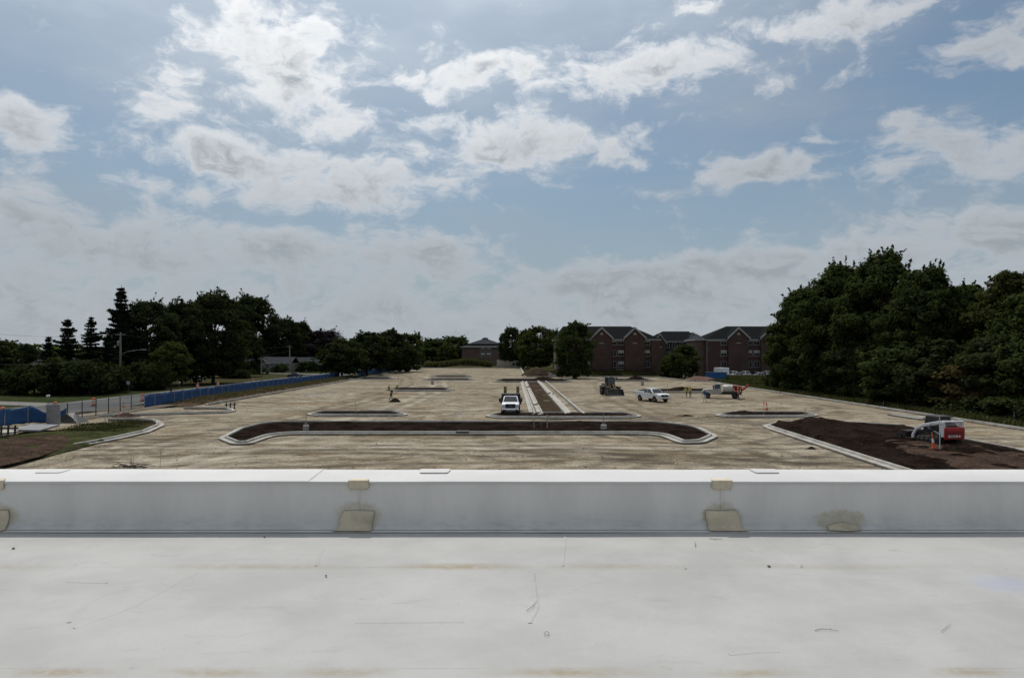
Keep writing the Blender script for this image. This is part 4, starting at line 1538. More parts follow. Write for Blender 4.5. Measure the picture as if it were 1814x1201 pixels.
tree('midy2', 304, 126, 606, 74, 'small yellow green street tree in front of the left grove')
tree('bigd', 505, 300, 560, 70, 'dark round tree right of the left grove')
tree('bigd1', 532, 320, 568, 50, 'slim dark tree behind the ranch houses')
tree('midp', 574, 310, 584, 98, 'purple leaved dark tree behind the second house')
tree('mid0', 440, 215, 585, 50, 'dark lawn tree left of the ranch house gable', rz=1.2)
tree('mid0', 606, 196, 600, 92, 'street tree with bare trunk at the fence gap')
tree('mid0', 650, 222, 587, 84, 'first maple of the street row past the fence gap', rz=.8)
tree('mid0', 690, 246, 583, 80, 'tallest maple of the street row', rz=2.0)
tree('mid1', 718, 262, 592, 62, 'last maple of the street row', rz=3.0)
tree('far0', 738, 300, 589, 26, 'slender tree rising past the street row')
tree('far0', 765, 430, 600, 66, 'far rounded tree left of the hip roofed building')
tree('far0', 806, 440, 596, 78, 'far broad tree touching the hip roofed building', rz=1.0)
tree('midy', 792, 390, 606, 40, 'pale green tree in front of the far broad tree')
tree('far0', 14, 300, 604, 66, 'distant tree behind the white house at the left edge')
tree('mid0', 46, 262, 608, 44, 'dark round tree right of the white house', rz=.4)
tree('bigd1', -40, 170, 590, 120, 'dark tree at the left edge of the view')
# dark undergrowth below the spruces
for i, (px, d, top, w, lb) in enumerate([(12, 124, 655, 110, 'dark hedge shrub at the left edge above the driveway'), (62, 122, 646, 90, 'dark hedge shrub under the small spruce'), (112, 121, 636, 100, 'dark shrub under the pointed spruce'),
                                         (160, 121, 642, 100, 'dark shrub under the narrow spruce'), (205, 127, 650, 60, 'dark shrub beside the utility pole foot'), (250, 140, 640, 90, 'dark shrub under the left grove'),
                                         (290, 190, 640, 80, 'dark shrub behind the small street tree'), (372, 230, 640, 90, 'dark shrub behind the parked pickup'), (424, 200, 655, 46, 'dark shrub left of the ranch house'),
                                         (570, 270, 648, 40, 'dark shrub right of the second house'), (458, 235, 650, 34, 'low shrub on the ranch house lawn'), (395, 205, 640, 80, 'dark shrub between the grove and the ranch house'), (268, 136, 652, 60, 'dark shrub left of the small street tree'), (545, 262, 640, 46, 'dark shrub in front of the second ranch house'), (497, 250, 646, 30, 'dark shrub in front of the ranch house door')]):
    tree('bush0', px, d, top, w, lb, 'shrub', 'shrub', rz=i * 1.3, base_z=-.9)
# middle
tree('bigd1', 906, 330, 578, 46, 'dark tree right of the hip roofed building', rz=.5)
tree('mid1', 934, 318, 584, 44, 'dark green tree between the hip roofed building and the round tree')
tree('midy', 955, 290, 577, 72, 'round yellow green tree behind the spoil heap', rz=.9)
tree('far0', 980, 330, 584, 40, 'dark green tree squeezed left of the brick hall')
tree('mid1', 1019, 196, 571, 70, 'dense green tree covering the left end of the brick hall', rz=2.6)
tree('mid1', 1213, 196, 611, 58, 'round green tree between the two brick halls', rz=1.9)
tree('midy', 1188, 208, 627, 40, 'small tree left of the round tree between the halls')
tree('far0', 1240, 232, 600, 40, 'dark tree behind the round tree between the halls')
# right: the tall grove
tree('big0', 1432, 132, 500, 130, 'leftmost tall tree of the right grove')
tree('big2', 1492, 119, 462, 150, 'second tall tree of the right grove', rz=.7)
tree('big1', 1566, 108, 440, 180, 'tallest tree of the right grove', rz=2.4)
tree('big0', 1640, 98, 464, 145, 'tall tree right of the tallest one in the right grove', rz=4.0)
tree('big2', 1712, 110, 498, 120, 'tall tree behind the dip in the right grove', rz=5.1)
tree('bigo', 1794, 88, 472, 170, 'tall tree behind the track loader at the right edge', rz=.3)
tree('big0', 1880, 80, 470, 200, 'rightmost tall tree, cut by the picture edge', rz=1.4)
tree('bigd1', 1520, 138, 490, 200, 'dark tree deep inside the right grove', rz=3.3)
tree('bigd', 1690, 130, 520, 220, 'dark tree far inside the right grove', rz=2.2)
tree('mid1', 1398, 136, 572, 74, 'shorter green tree at the left end of the right grove', rz=.2)
tree('midr', 1712, 84, 640, 120, 'rusty brown leaved small tree behind the track loader')
for i, (k, px, d, top, w, lb) in enumerate([('mid1', 1450, 127, 600, 120, 'leafy sapling low in the right grove, left end'), ('mid0', 1530, 112, 590, 150, 'dark sapling under the second tall tree'),
                                            ('mid1', 1600, 97, 600, 150, 'leafy sapling under the tallest tree'), ('mid0', 1660, 90, 600, 140, 'dark sapling left of the rusty tree'),
                                            ('mid0', 1775, 82, 590, 160, 'dark sapling behind the rusty tree'), ('mid1', 1840, 76, 580, 140, 'leafy sapling at the right edge')]):
    tree(k, px, d, top, w, lb, 'sapling', 'tree', rz=i * 2.1)
BUSH = [(1372, 132, 662, 44, 'bush at the far end of the right kerb row, by the shorter green tree'), (1392, 126, 668, 50, 'second bush from the far end of the right kerb row'), (1420, 118, 672, 60, 'bush below the leftmost tall tree of the right grove'),
        (1455, 110, 676, 70, 'bush below the leafy sapling at the left of the grove'), (1490, 104, 682, 60, 'bush below the second tall tree of the right grove'), (1527, 98, 678, 80, 'larger bush left of the middle of the right grove'),
        (1570, 93, 690, 70, 'bush below the tallest tree of the right grove'), (1612, 88, 690, 80, 'bush left of the track loader cab at the kerb'), (1660, 83.5, 694, 90, 'bush directly behind the track loader'),
        (1705, 80, 705, 80, 'bush under the rusty leaved tree'), (1752, 75, 702, 100, 'bush right of the rusty leaved tree'), (1800, 71, 700, 100, 'bush behind the white marker post at the right edge'),
        (1850, 68, 705, 100, 'bush cut by the right picture edge'), (1338, 150, 676, 40, 'low bush in the weeds right of the concrete truck')]
for i, (px, d, top, w, lb) in enumerate(BUSH):
    d = max(d, 50.2 * FPX / (px - CX - w * .45))
    tree('bush1' if i % 2 else 'bush0', px, d, top, w, lb, 'bush', 'bush', 'bushes along the right kerb', rz=i * 1.7)
# a bare crown above the street trees
t = thing('dead_tree', 'leafless branches sticking up above the street trees', 'tree', (at(598, 600, 224).x, 224, 0))
mb = MB()
rb = random.Random(8)
top = at(598, 578, 224).z
mb.tube([(0, 0, -.3), (0.2, 0, top * .5), (0, 0, top * .8)], [.2, .14, .06], 6)
for k in range(16):
    a, ln = rb.uniform(0, 6.28), rb.uniform(1.5, 3.6)
    s = Vector((0, 0, top * rb.uniform(.55, .8)))
    e = s + Vector((math.cos(a) * ln * .7, math.sin(a) * ln * .7, ln * .8))
    mb.tube([s, s.lerp(e, .5) + Vector((0, 0, .15)), e], [.06, .04, .015], 4)
    for j in range(3):
        q = s.lerp(e, rb.uniform(.4, .9))
        mb.tube([q, q + Vector((rb.uniform(-.7, .7), rb.uniform(-.7, .7), rb.uniform(.3, .9)))], [.025, .01], 4)
mb.build('branches', BARK, t)

# far woods that read as one mass
rng = np.random.default_rng(77)
P, N = [], []
for k in range(520):
    a = R(rng.uniform(-62, 62))
    dist = rng.uniform(640, 820)
    if abs(math.degrees(a)) < 40 and rng.uniform() < 0.25:
        continue
    hh = rng.uniform(9, 15)
    c = np.array([math.sin(a) * dist, math.cos(a) * dist, 0])
    m = 70
    d = rng.normal(size=(m, 3))
    d /= np.linalg.norm(d, axis=1, keepdims=True)
    P.append(c + d * np.array([9, 9, hh * 0.55]) + np.array([0, 0, hh * 0.45]))
    nn = d + rng.normal(size=(m, 3)) * 0.3
    N.append(nn / np.linalg.norm(nn, axis=1, keepdims=True))
vs = leaf_quads(np.concatenate(P), np.concatenate(N), 3.2, rng, 1.4, -.1)
tag(obj('distant_woods', np_mesh('distant_woods', vs, np.arange(len(vs), dtype=np.int32).reshape(-1, 4), LEAF_G)), 'distant band of woods along the horizon', 'woods', kind='stuff')


# grass and weeds
def weeds(name, label, n, sampler, h, w, m, seed, blades=5, spread=0.18):
    rng = np.random.default_rng(seed)
    V = []
    pts = np.array([sampler(rng) for _ in range(n)])
    for b in range(blades):
        a = rng.uniform(0, 2 * math.pi, n)
        hh = h * rng.uniform(0.45, 1.2, n)
        ln = rng.uniform(0.1, 0.55, n) * hh
        base = pts + np.stack([rng.normal(size=n) * spread, rng.normal(size=n) * spread, np.zeros(n)], 1)
        side = np.stack([-np.sin(a), np.cos(a), np.zeros(n)], 1) * (w * rng.uniform(.6, 1.4, n))[:, None]
        fwd = np.stack([np.cos(a), np.sin(a), np.zeros(n)], 1)
        mid = base + fwd * (ln * .35)[:, None] + np.array([0, 0, 1.0]) * (hh * .62)[:, None]
        tip = base + fwd * ln[:, None] + np.array([0, 0, 1.0]) * hh[:, None]
        q = np.stack([base - side * .5, mid - side * .6, tip, mid + side * .6], 1)
        V.append(q.reshape(-1, 3))
    V = np.concatenate(V)
    tag(obj(name, np_mesh(name, V, np.arange(len(V), dtype=np.int32).reshape(-1, 4), m)), label, 'weeds', kind='stuff')


def S_rect(x0, x1, y0, y1, zf):
    def f(r):
        x, y = r.uniform(x0, x1), r.uniform(y0, y1)
        return (x, y, zf(x, y))
    return f


weeds('berm_weeds', 'weeds and long grass covering the berm below the left hall', 6000, S_rect(15, 47, 207.5, 225, berm_zf), .55, .09, WEED, 1)
weeds('verge_weeds', 'dry weeds on the ridge along the street fence', 3600, S_rect(-47.3, -43.2, 99, 200, verge_zf), .38, .06, DRYWEED, 2)
weeds('field_weeds', 'tall green weeds at the back of the gravel lot', 5200, S_rect(-40, -10, 324.5, 340, lambda x, y: -0.14 + 1.6 * math.exp(-((x + 21) / 9) ** 2)), 2.6, .22, WEED, 3, 5, .4)
weeds('kerb_weeds', 'weeds behind the right kerb in front of the grove', 5200, S_rect(48.6, 53.5, 60, 176, lambda x, y: -0.16), .75, .09, WEED, 4, 5, .25)
weeds('car_park_weeds', 'weedy strip between the kerb and the parked cars', 2600, S_rect(57.5, 72, 165, 197, lambda x, y: -0.16), 1.2, .12, WEED, 5, 5, .3)
weeds('corner_grass', 'short grass on the grassy corner by the gate', 2600, (lambda inner: (lambda r: inner(r)))(S_rect(-44.0, -32.5, 58, 77, corner_z)) if False else
      S_rect(-43.5, -34.5, 62, 76.5, lambda x, y: corner_z(x, y) if inside(corner, x, y) and (x + 0.45 * y > -12.0) else -0.6), .14, .035, leaf_mat('short_grass', (.030, .028, .014), (.070, .060, .032), .15), 6, 5, .22)
weeds('grove_litter', 'undergrowth and leaf litter under the right grove', 5200, S_rect(51.5, 72, 62, 150, lambda x, y: -0.16), .6, .14, LEAF_D, 7, 5, .35)
weeds('verge_grass', 'rough grass between the street and the fence', 3200, S_rect(-51.7, -48.6, 98, 200, lambda x, y: -0.16), .22, .06, WEED, 8, 4, .25)


# ================================================================== BUILDINGS
BRICK = brick_mat('hall_brick', (0.064, 0.031, 0.024), (0.094, 0.047, 0.036), (0.09, 0.07, 0.062))
BRICK2 = brick_mat('tan_brick', (0.10, 0.058, 0.043), (0.14, 0.08, 0.058), (0.2, 0.16, 0.13))
ROOFD = shingle_mat('dark_shingle', (0.0105, 0.0125, 0.0135))
ROOFG = shingle_mat('grey_shingle', (0.045, 0.048, 0.055))
SHADEWALL = mat('shaded_wall', (0.022, 0.024, 0.032), .9, .15, 1)  # wall colour darkened to carry the shade of the recessed gap
TRIM = mat('white_trim', (0.36, 0.35, 0.335), 0.6, 0.05, 2)
STONE = mat('pale_stone_band', (0.42, 0.39, 0.35), 0.85, 0.08, 2)
BLIND = mat('window_blind', (0.42, 0.41, 0.38), 0.8, 0.1, 1)
SIDING = mat('pale_siding', (0.17, 0.17, 0.165), 0.8, 0.06, 2)
SIDINGB = mat('blue_grey_siding', (0.07, 0.08, 0.11), 0.8, 0.08, 2)

# --- window shared by all halls: frame, mullion bars, pane and blind behind, facing -Y
_w = MB()
ww, wh = 0.95, 0.92
for s in (-1, 1):
    _w.box(s * ww - .06, s * ww + .06, -.05, .06, -wh, wh)
_w.box(-ww - .12, ww + .12, -.09, .06, -wh - .14, -wh)
_w.box(-ww - .06, ww + .06, -.05, .06, wh, wh + .12)
_w.box(-.05, .05, -.035, .05, -wh, wh)
_w.box(-ww + .06, ww - .06, -.03, .05, -.035, .035)
WIN_FRAME = _w.mesh('window_frame', TRIM)
WIN_PANE = MB().box(-ww, ww, .02, .035, -wh, wh).mesh('pane', WINGLASS)
WIN_BLIND = MB().box(-ww + .06, ww - .06, -.004, .012, .1, wh).mesh('blind', BLIND)


def window(parent, x, y, z, blind=False, scale=1.0, ry=0.0):
    f = obj('window', WIN_FRAME, parent, (x, y, z), (0, 0, ry), (scale, 1, scale))
    obj('pane', WIN_PANE, f)
    if blind:
        obj('blind', WIN_BLIND, f)
    return f


def gable_bay(parent, cx, w, yf, depth, z0, ze, zp, roof_back, wins=()):
    """projecting brick bay with its own gabled roof facing the lot"""
    mb = MB()
    prof = [(cx - w / 2, z0), (cx + w / 2, z0), (cx + w / 2, ze), (cx, zp - .35), (cx - w / 2, ze)]
    mb.prism(prof, yf, yf + depth, axis='y')
    mb.build('gable_bay', BRICK, parent)
    mb = MB()
    o = 0.45
    sl = (zp - ze) / (w / 2)
    a, b, c = (cx - w / 2 - o, ze - o * sl), (cx, zp), (cx + w / 2 + o, ze - o * sl)
    th = .22
    mb.prism([a, (a[0], a[1] + th), (b[0], b[1] + th), (c[0], c[1] + th), c, b], yf - .35, roof_back, axis='y')
    rf = mb.build('gable_roof', ROOFD, parent)
    mb = MB()
    mb.prism([(a[0] - .02, a[1] - .28), (a[0] - .02, a[1] + th + .03), (b[0], b[1] + th + .06), (c[0] + .02, c[1] + th + .03), (c[0] + .02, c[1] - .28), (b[0], b[1] - .34)], yf - .43, yf - .352, axis='y')
    mb.build('bargeboard', TRIM, rf)
    mb = MB()
    mb.prism([(cx - .55, ze + .75), (cx + .55, ze + .75), (cx, ze + 1.45)], yf - .06, yf - .002, axis='y')
    mb.build('gable_vent', STONE, rf)
    mb = MB()
    mb.box(cx - .7, cx + .7, yf - .04, yf - .002, ze - 1.9, ze - 1.72)
    mb.build('stone_band', STONE, parent)


def hip_roof(parent, x0, x1, y0, y1, ze, zr, inset_l, inset_r, m, name='roof', over=.5):
    x0, x1, y0, y1 = x0 - over, x1 + over, y0 - over, y1 + over
    ym = (y0 + y1) / 2
    mb = MB()
    mb.add([(x0, y0, ze), (x1, y0, ze), (x1, y1, ze), (x0, y1, ze), (x0 + inset_l, ym, zr), (x1 - inset_r, ym, zr)],
           [(0, 1, 5, 4), (1, 2, 5), (2, 3, 4, 5), (3, 0, 4), (3, 2, 1, 0)])
    o = mb.build(name, m, parent)
    mb = MB()
    for (a, b) in (((x0, y0), (x1, y0)), ((x1, y0), (x1, y1)), ((x1, y1), (x0, y1)), ((x0, y1), (x0, y0))):
        mb.bar((a[0], a[1], ze - .16), (b[0], b[1], ze - .16), .12, .30)
    mb.build('eave_trim', TRIM, o)
    return o


SC = 215 / FPX


def X(px, d=215):
    return (px - CX) * d / FPX


def Z(py, d=215):
    return at(907, py, d).z


def brick_hall(label, x0, x1, bays, wins, bands, z_ground, inset_l, inset_r, extra=None, yf=215, dep=15):
    t = thing('brick_hall', label, 'building', (0, 0, 0))
    ze, zr, zp = Z(601), Z(576.5), Z(581)
    mb = MB()
    mb.box(x0, x1, yf, yf + dep, z_ground - .3, ze)
    mb.build('wall', BRICK, t)
    hip_roof(t, x0, x1, yf, yf + dep, ze, zr, inset_l, inset_r, ROOFD)
    for cx, w in bays:
        gable_bay(t, cx, w, yf - 1.4, 2.0, z_ground - .3, Z(597.5), zp, yf + 5.5)
    r = random.Random(int(x0))
    for cx in wins:
        for k, py in enumerate((606, 625.8, 645.6)):
            window(t, cx, yf - .02, Z(py), r.random() < .35, 0.9)
    for (a, b, py) in bands:
        mb = MB()
        mb.box(a, b, yf - .09, yf - .003, Z(py) - .14, Z(py) + .14)
        mb.build('stone_band', STONE, t)
    # soldier course and downpipes
    for xx in (x0 + .35, x1 - .35):
        mb = MB()
        mb.tube([(xx, yf - .12, z_ground), (xx, yf - .12, ze - .2)], .06, 6)
        mb.build('downpipe', TRIM, t)
    return t


h1 = brick_hall('left brick hall with two gables above the grassy berm', X(986), X(1168), [(X(1065), 6.0), (X(1123.5), 6.0)],
                [X(1086.5), X(1100), X(1146), X(1040), X(1028)], [(X(1082.5), X(1106), 603.6), (X(1141), X(1167), 603.6), (X(1082), X(1106), 655)], 0.0, 3.0, 8.0)
# return wing at its right corner
mb = MB()
mb.box(X(1153), X(1167.4), 214.3, 214.99, -.3, Z(603))
mb.build('corner_pier', BRICK, h1)
h2 = brick_hall('right brick hall with two gables behind the parked cars', X(1250), X(1420), [(X(1306), 6.0), (X(1363.5), 6.0), (X(1405), 5.5)],
                [X(1282), X(1327), X(1340.5), X(1386)], [(X(1290), X(1322), 643), (X(1290), X(1320), 653), (X(1347), X(1380), 643), (X(1347), X(1366), 653), (X(1253), X(1289), 603.8), (X(1322), X(1347), 603.8)], -.2, 9.0, 3.0)
mb = MB()
mb.box(X(1236), X(1252), 216.5, 229, -.3, Z(603))
mb.build('side_wing', BRICK2, h2)
hip_roof(h2, X(1236), X(1252), 216.5, 229, Z(601.2), Z(590), 2.0, 2.0, ROOFG, 'wing_roof')
# hall wing seen between the two
h3 = thing('brick_hall', 'dark rear hall wing seen in the gap between the two brick halls', 'building', (0, 0, 0))
D3 = 262
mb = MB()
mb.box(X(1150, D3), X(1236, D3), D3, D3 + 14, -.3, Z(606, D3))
mb.build('wall', SHADEWALL, h3)
hip_roof(h3, X(1150, D3), X(1236, D3), D3, D3 + 14, Z(604.5, D3), Z(586, D3), 7, 2, ROOFD)
gable_bay(h3, X(1227, D3), 4.2, D3 - 1.2, 2, -.3, Z(602, D3), Z(590, D3), D3 + 5)
gable_bay(h3, X(1168, D3), 4.2, D3 - 1.2, 2, -.3, Z(606, D3), Z(592, D3), D3 + 5)
for px in (1182, 1195, 1208):
    for py in (612, 628):
        window(h3, X(px, D3), D3 - .02, Z(py, D3), False, .9)

# hip roofed building far left of the halls
D4 = 384
hb = thing('hip_roof_building', 'low brick building with grey hipped roof and cupola', 'building', (0, 0, 0))
xa, xb = X(818, D4), X(898, D4)
mb = MB()
mb.box(xa, xb, D4, D4 + 24, -.3, Z(614.5, D4))
mb.build('wall', BRICK2, hb)
o1 = hip_roof(hb, xa, xb, D4, D4 + 24, Z(614.5, D4), Z(607.5, D4), 8.4, 8.4, ROOFG, over=1.0)
mb = MB()
xm = (xa + xb) / 2
ym = D4 + 12
mb.loft([[(xm - 9.4, ym - 8.2, Z(609.2, D4)), (xm + 9.4, ym - 8.2, Z(609.2, D4)), (xm + 9.4, ym + 8.2, Z(609.2, D4)), (xm - 9.4, ym + 8.2, Z(609.2, D4))],
         [(xm - 1.8, ym - 1.6, Z(600.5, D4)), (xm + 1.8, ym - 1.6, Z(600.5, D4)), (xm + 1.8, ym + 1.6, Z(600.5, D4)), (xm - 1.8, ym + 1.6, Z(600.5, D4))]])
mb.build('upper_roof', ROOFG, hb)
mb = MB()
mb.box(xm - 1.6, xm + 1.6, ym - 1.5, ym + 1.5, Z(601, D4), Z(598.8, D4))
c_ = mb.build('cupola', GREYMETAL, hb)
mb = MB()
mb.loft([[(xm - 2, ym - 1.9, Z(598.8, D4)), (xm + 2, ym - 1.9, Z(598.8, D4)), (xm + 2, ym + 1.9, Z(598.8, D4)), (xm - 2, ym + 1.9, Z(598.8, D4))],
         [(xm - .3, ym - .3, Z(597, D4)), (xm + .3, ym - .3, Z(597, D4)), (xm + .3, ym + .3, Z(597, D4)), (xm - .3, ym + .3, Z(597, D4))]])
mb.build('cupola_roof', ROOFG, c_)
for px in (855.5, 866):
    for py in (618.8, 629):
        window(hb, X(px, D4), D4 - .02, Z(py, D4), True, 1.1)

# site trailer with three doors
D5 = 326
tr = thing('site_trailer', 'tan storage trailer at the back of the gravel lot', 'trailer', (0, 0, 0))
xa, xb = X(880, D5), X(924, D5)
z0, z1 = Z(650.5, D5), Z(638.5, D5)
z0 = 0.25
mb = MB()
for k in range(3):
    a, b = xa + (xb - xa) * k / 3, xa + (xb - xa) * (k + 1) / 3
    m2 = MB()
    m2.box(a + .04, b - .04, D5, D5 + 2.6, z0, z1 - .25)
    pn = m2.build('wall_panel', TAN, tr, bevel=.03)
    m3 = MB()
    for j in range(12):
        xx = a + .3 + (b - a - .6) * j / 11
        m3.box(xx - .05, xx + .05, D5 - .035, D5 - .003, z0 + .1, z1 - .35)
    m3.build('rib', TAN, pn)
m2 = MB()
m2.box(xa - .1, xb + .1, D5 - .12, D5 + 2.75, z1 - .25, z1)
m2.build('roof', TRIM, tr, bevel=.04)
for xx in (xa + .8, (xa + xb) / 2, xb - .8):
    m2 = MB()
    m2.box(xx - .2, xx + .2, D5 + .2, D5 + 2.3, -.16, z0)
    m2.build('pier', CONC, tr)


# --- ranch houses across the street
def house(name, label, px0, px1, d, base_y, eave_y, ridge_y, wallm, roofm, gable_left=False, wins=(), door=None, dep=9.0, chim=None, z0=-.1):
    t = thing(name, label, 'house', (0, 0, 0))
    x0, x1 = X(px0, d), X(px1, d)
    ze, zr = Z(eave_y, d), Z(ridge_y, d)
    mb = MB()
    mb.box(x0, x1, d, d + dep, z0 - .2, ze)
    mb.build('wall', wallm, t)
    if gable_left:                       # front gable on the left part plus a long side roof
        xm = x0 + (x1 - x0) * gable_left
        c = (x0 + xm) / 2
        mb = MB()
        mb.prism([(x0, ze), (xm, ze), (c, zr - .25)], d, d + dep, axis='y')
        mb.build('gable_wall', SIDINGB, t)
        mb = MB()
        o = .5
        sl = (zr - ze) / ((xm - x0) / 2)
        mb.prism([(x0 - o, ze - o * sl), (x0 - o, ze - o * sl + .2), (c, zr + .2), (xm + o, ze - o * sl + .2), (xm + o, ze - o * sl), (c, zr)], d - .5, d + dep + .5, axis='y')
        rf = mb.build('gable_roof', roofm, t)
        mb = MB()
        mb.prism([(x0 - o - .02, ze - o * sl - .12), (x0 - o - .02, ze - o * sl + .22), (c, zr + .24), (xm + o + .02, ze - o * sl + .22), (xm + o + .02, ze - o * sl - .12), (c, zr - .1)], d - .58, d - .51, axis='y')
        mb.build('bargeboard', TRIM, rf)
        rx0 = c
    else:
        rx0 = x0
    mb = MB()
    ym = d + dep / 2
    o = .5
    mb.prism([(d - o, ze - .1), (d - o, ze + .12), (ym, zr + .12), (d + dep + o, ze + .12), (d + dep + o, ze - .1), (ym, zr - .12)], rx0 + (0.6 if gable_left else -o), x1 + o, axis='x')
    rf = mb.build('roof', roofm, t)
    mb = MB()
    mb.box(rx0 + (0.6 if gable_left else -o) + .03, x1 + o - .03, d - o - .1, d - o - .01, ze - .14, ze + .1)
    mb.build('gutter', TRIM, rf)
    for px, py, s in wins:
        window(t, X(px, d), d - .02, Z(py, d), False, s)
    if door:
        xx = X(door, d)
        mb = MB()
        mb.box(xx - .5, xx + .5, d - .06, d - .003, z0, z0 + 2.1)
        dr = mb.build('door', mat('dark_door', (.05, .04, .04), .6), t)
        mb = MB()
        mb.tube([(xx + .38, d - .12, z0 + 1), (xx + .38, d - .06, z0 + 1)], .03, 6)
        mb.build('handle', STEEL, dr)
    if chim:
        xx = X(chim, d)
        mb = MB()
        mb.box(xx - .5, xx + .5, ym - .5, ym + .5, zr - .8, zr + .9)
        mb.build('chimney', BRICK2, t)
    return t


house('ranch_house', 'ranch house with pale walls and front gable across the street', 452, 515, 262, 657, 643.5, 633, SIDING, ROOFG, .36, [(473, 649, .85), (492, 648, .6), (503, 648, .6)], 484)
house('ranch_house', 'second ranch house half hidden behind a pole', 519, 562, 285, 657, 643.5, 633.5, SIDING, ROOFG, False, [(530, 648, .6), (548, 648, .6)], 540)
house('white_house', 'white house with dark windows at the left edge', -30, 20, 262, 650, 634, 628, mat('white_siding', (.55, .55, .54), .8), ROOFG, False, [(2, 640, .8), (14.5, 639, .7)], None)
house('grey_house', 'grey house glimpsed through the spruces', 58, 116, 190, 665, 646, 634, SIDING, ROOFG, False, [(70, 652, .7), (100, 652, .7)], 86)
house('grey_house', 'pale house glimpsed behind the utility pole', 222, 262, 205, 668, 654, 645, SIDING, ROOFG, False, [(232, 660, .6), (250, 660, .6)], None)
house('garage', 'pale shed beyond the parked pickup under the grove', 402, 440, 235, 660, 645, 637, SIDING, ROOFG, False, [(412, 652, .6)], 428)

# ================================================================== FENCES, POLES, SIGNS
WIREM = mat('fence_wire', (0.30, 0.31, 0.32), 0.5, 0.1, 5, metal=0.5)
screen_meshes = []
for k in range(5):
    r = random.Random(k)
    nx, nz = 8, 5
    L, H = 3.0, 1.75
    vs, fs = [], []
    for j in range(nz + 1):
        for i in range(nx + 1):
            u, v = i / nx, j / nz
            sag = -0.10 * math.sin(math.pi * u) * v * r.uniform(.6, 1.0) if j == nz else 0
            fl = 0.10 * r.uniform(0, 1) * (1 - v) if j == 0 else 0
            vs.append((u * L, 0.045 * math.sin(u * 9 + k) * (0.4 + v * .3) + r.uniform(-.02, .02), 0.08 + v * (H - .08) + sag + fl))
    for j in range(nz):
        for i in range(nx):
            a = j * (nx + 1) + i
            fs.append((a, a + 1, a + nx + 2, a + nx + 1))
    mb = MB()
    mb.add(vs, fs)
    me = mb.mesh('screen_panel', BLUEMESH, True)
    bm = bmesh.new()
    bm.from_mesh(me)
    bmesh.ops.solidify(bm, geom=bm.faces, thickness=.006)
    bm.to_mesh(me)
    bm.free()
    screen_meshes.append(me)
POST = MB().tube([(0, 0, -.3), (0, 0, 1.86)], .032, 8).mesh('post', STEEL, True)
RAIL = MB().tube([(0, 0, 1.80), (3.0, 0, 1.80)], .02, 6).mesh('top_rail', STEEL, True)


def wire_mesh(L, H, step):
    mb = MB()
    n = int(L / step)
    for i in range(-int(H / step), n):
        a, b = i * step, i * step + H
        for sgn in (1, -1):
            x0, x1, z0, z1 = (a, b, 0.05, H) if sgn > 0 else (a, b, H, 0.05)
            if x0 < 0:
                z0 = z0 + (z1 - z0) * (-x0) / (x1 - x0)
                x0 = 0
            if x1 > L:
                z1 = z0 + (z1 - z0) * (L - x0) / (x1 - x0)
                x1 = L
            if x1 - x0 > .02:
                mb.add([(x0, -.004, z0), (x1, -.004, z1), (x1, .004, z1), (x0, .004, z0), (x0, -.002, z0 + .010), (x1, -.002, z1 + .010)], [(0, 1, 2, 3), (0, 1, 5, 4)])
    return mb.mesh('wire_mesh', WIREM)


WIRE = wire_mesh(3.0, 1.75, 0.16)


POSTD = MB().tube([(0, 0, -.3), (0, 0, 1.9)], .055, 8).mesh('gate_post', DARKSTEEL, True)


def fence(name, label, pts, kind='screen', skip=(), zoff=-.1, seed=0):
    t = thing(name, label, 'fence', (0, 0, 0))
    pl = [Vector(p[:2]) for p in pts]
    r = random.Random(seed)
    idx = 0
    for a, b in zip(pl, pl[1:]):
        L = (b - a).length
        k = max(1, round(L / 3.0))
        ang = math.atan2((b - a).y, (b - a).x)
        for i in range(k):
            p = a.lerp(b, i / k)
            obj('post', POST if kind == 'screen' else POSTD, t, (p.x, p.y, zoff), (r.uniform(-.03, .03), r.uniform(-.03, .03), 0))
            sc = (L / k / 3.0, 1, 1)
            if idx not in skip:
                obj('top_rail', RAIL, t, (p.x, p.y, zoff), (0, 0, ang), sc)
                if kind == 'screen':
                    obj('screen_panel', screen_meshes[r.randrange(5)], t, (p.x, p.y, zoff + r.uniform(-.05, .03)), (0, r.uniform(-.006, .006), ang), sc)
                else:
                    obj('wire_panel', WIRE, t, (p.x, p.y, zoff), (0, 0, ang), sc)
            idx += 1
    obj('post', POST, t, (pl[-1].x, pl[-1].y, zoff))
    return t


fence('screened_fence', 'long blue screened construction fence along the street', [(-47.9, 92.6), (-49.2, 140), (-47.6, 196)], 'screen', seed=1)
fence('screened_fence', 'far blue screened fence beyond the gap with street trees', [(-46.4, 214), (-45.6, 260), (-44.2, 312)], 'screen', seed=2)
fence('screened_fence', 'short blue screened fence at the left edge of the view', [(-50.6, 60.5), (-49.4, 66.0), (-48.3, 71.0)], 'screen', zoff=.02, seed=3)
fence('chain_link_fence', 'open chain link panels between the two blue fences', [(-46.6, 74.6), (-47.9, 92.0)], 'wire', zoff=0.0, seed=4)
# the loose torn corner of the blue screen beside the grey tube
t = MB()
vs, fs = [], []
for j in range(7):
    for i in range(9):
        u, v = i / 8, j / 6
        vs.append((-48.3 + 1.7 * u, 71.0 + 3.4 * u, 0.1 + v * (1.75 - 0.9 * math.sin(math.pi * u * .8) ** 1.5) + 0.05 * math.sin(u * 12)))
for j in range(6):
    for i in range(8):
        a = j * 9 + i
        fs.append((a, a + 1, a + 10, a + 9))
t.add(vs, fs)
tag(t.build('loose_screen', BLUEMESH, smooth=True), 'torn blue screen sagging towards the grey tube', 'fence screen')
md = COL.objects[-1].modifiers.new('thickness', 'SOLIDIFY')
md.thickness = .008

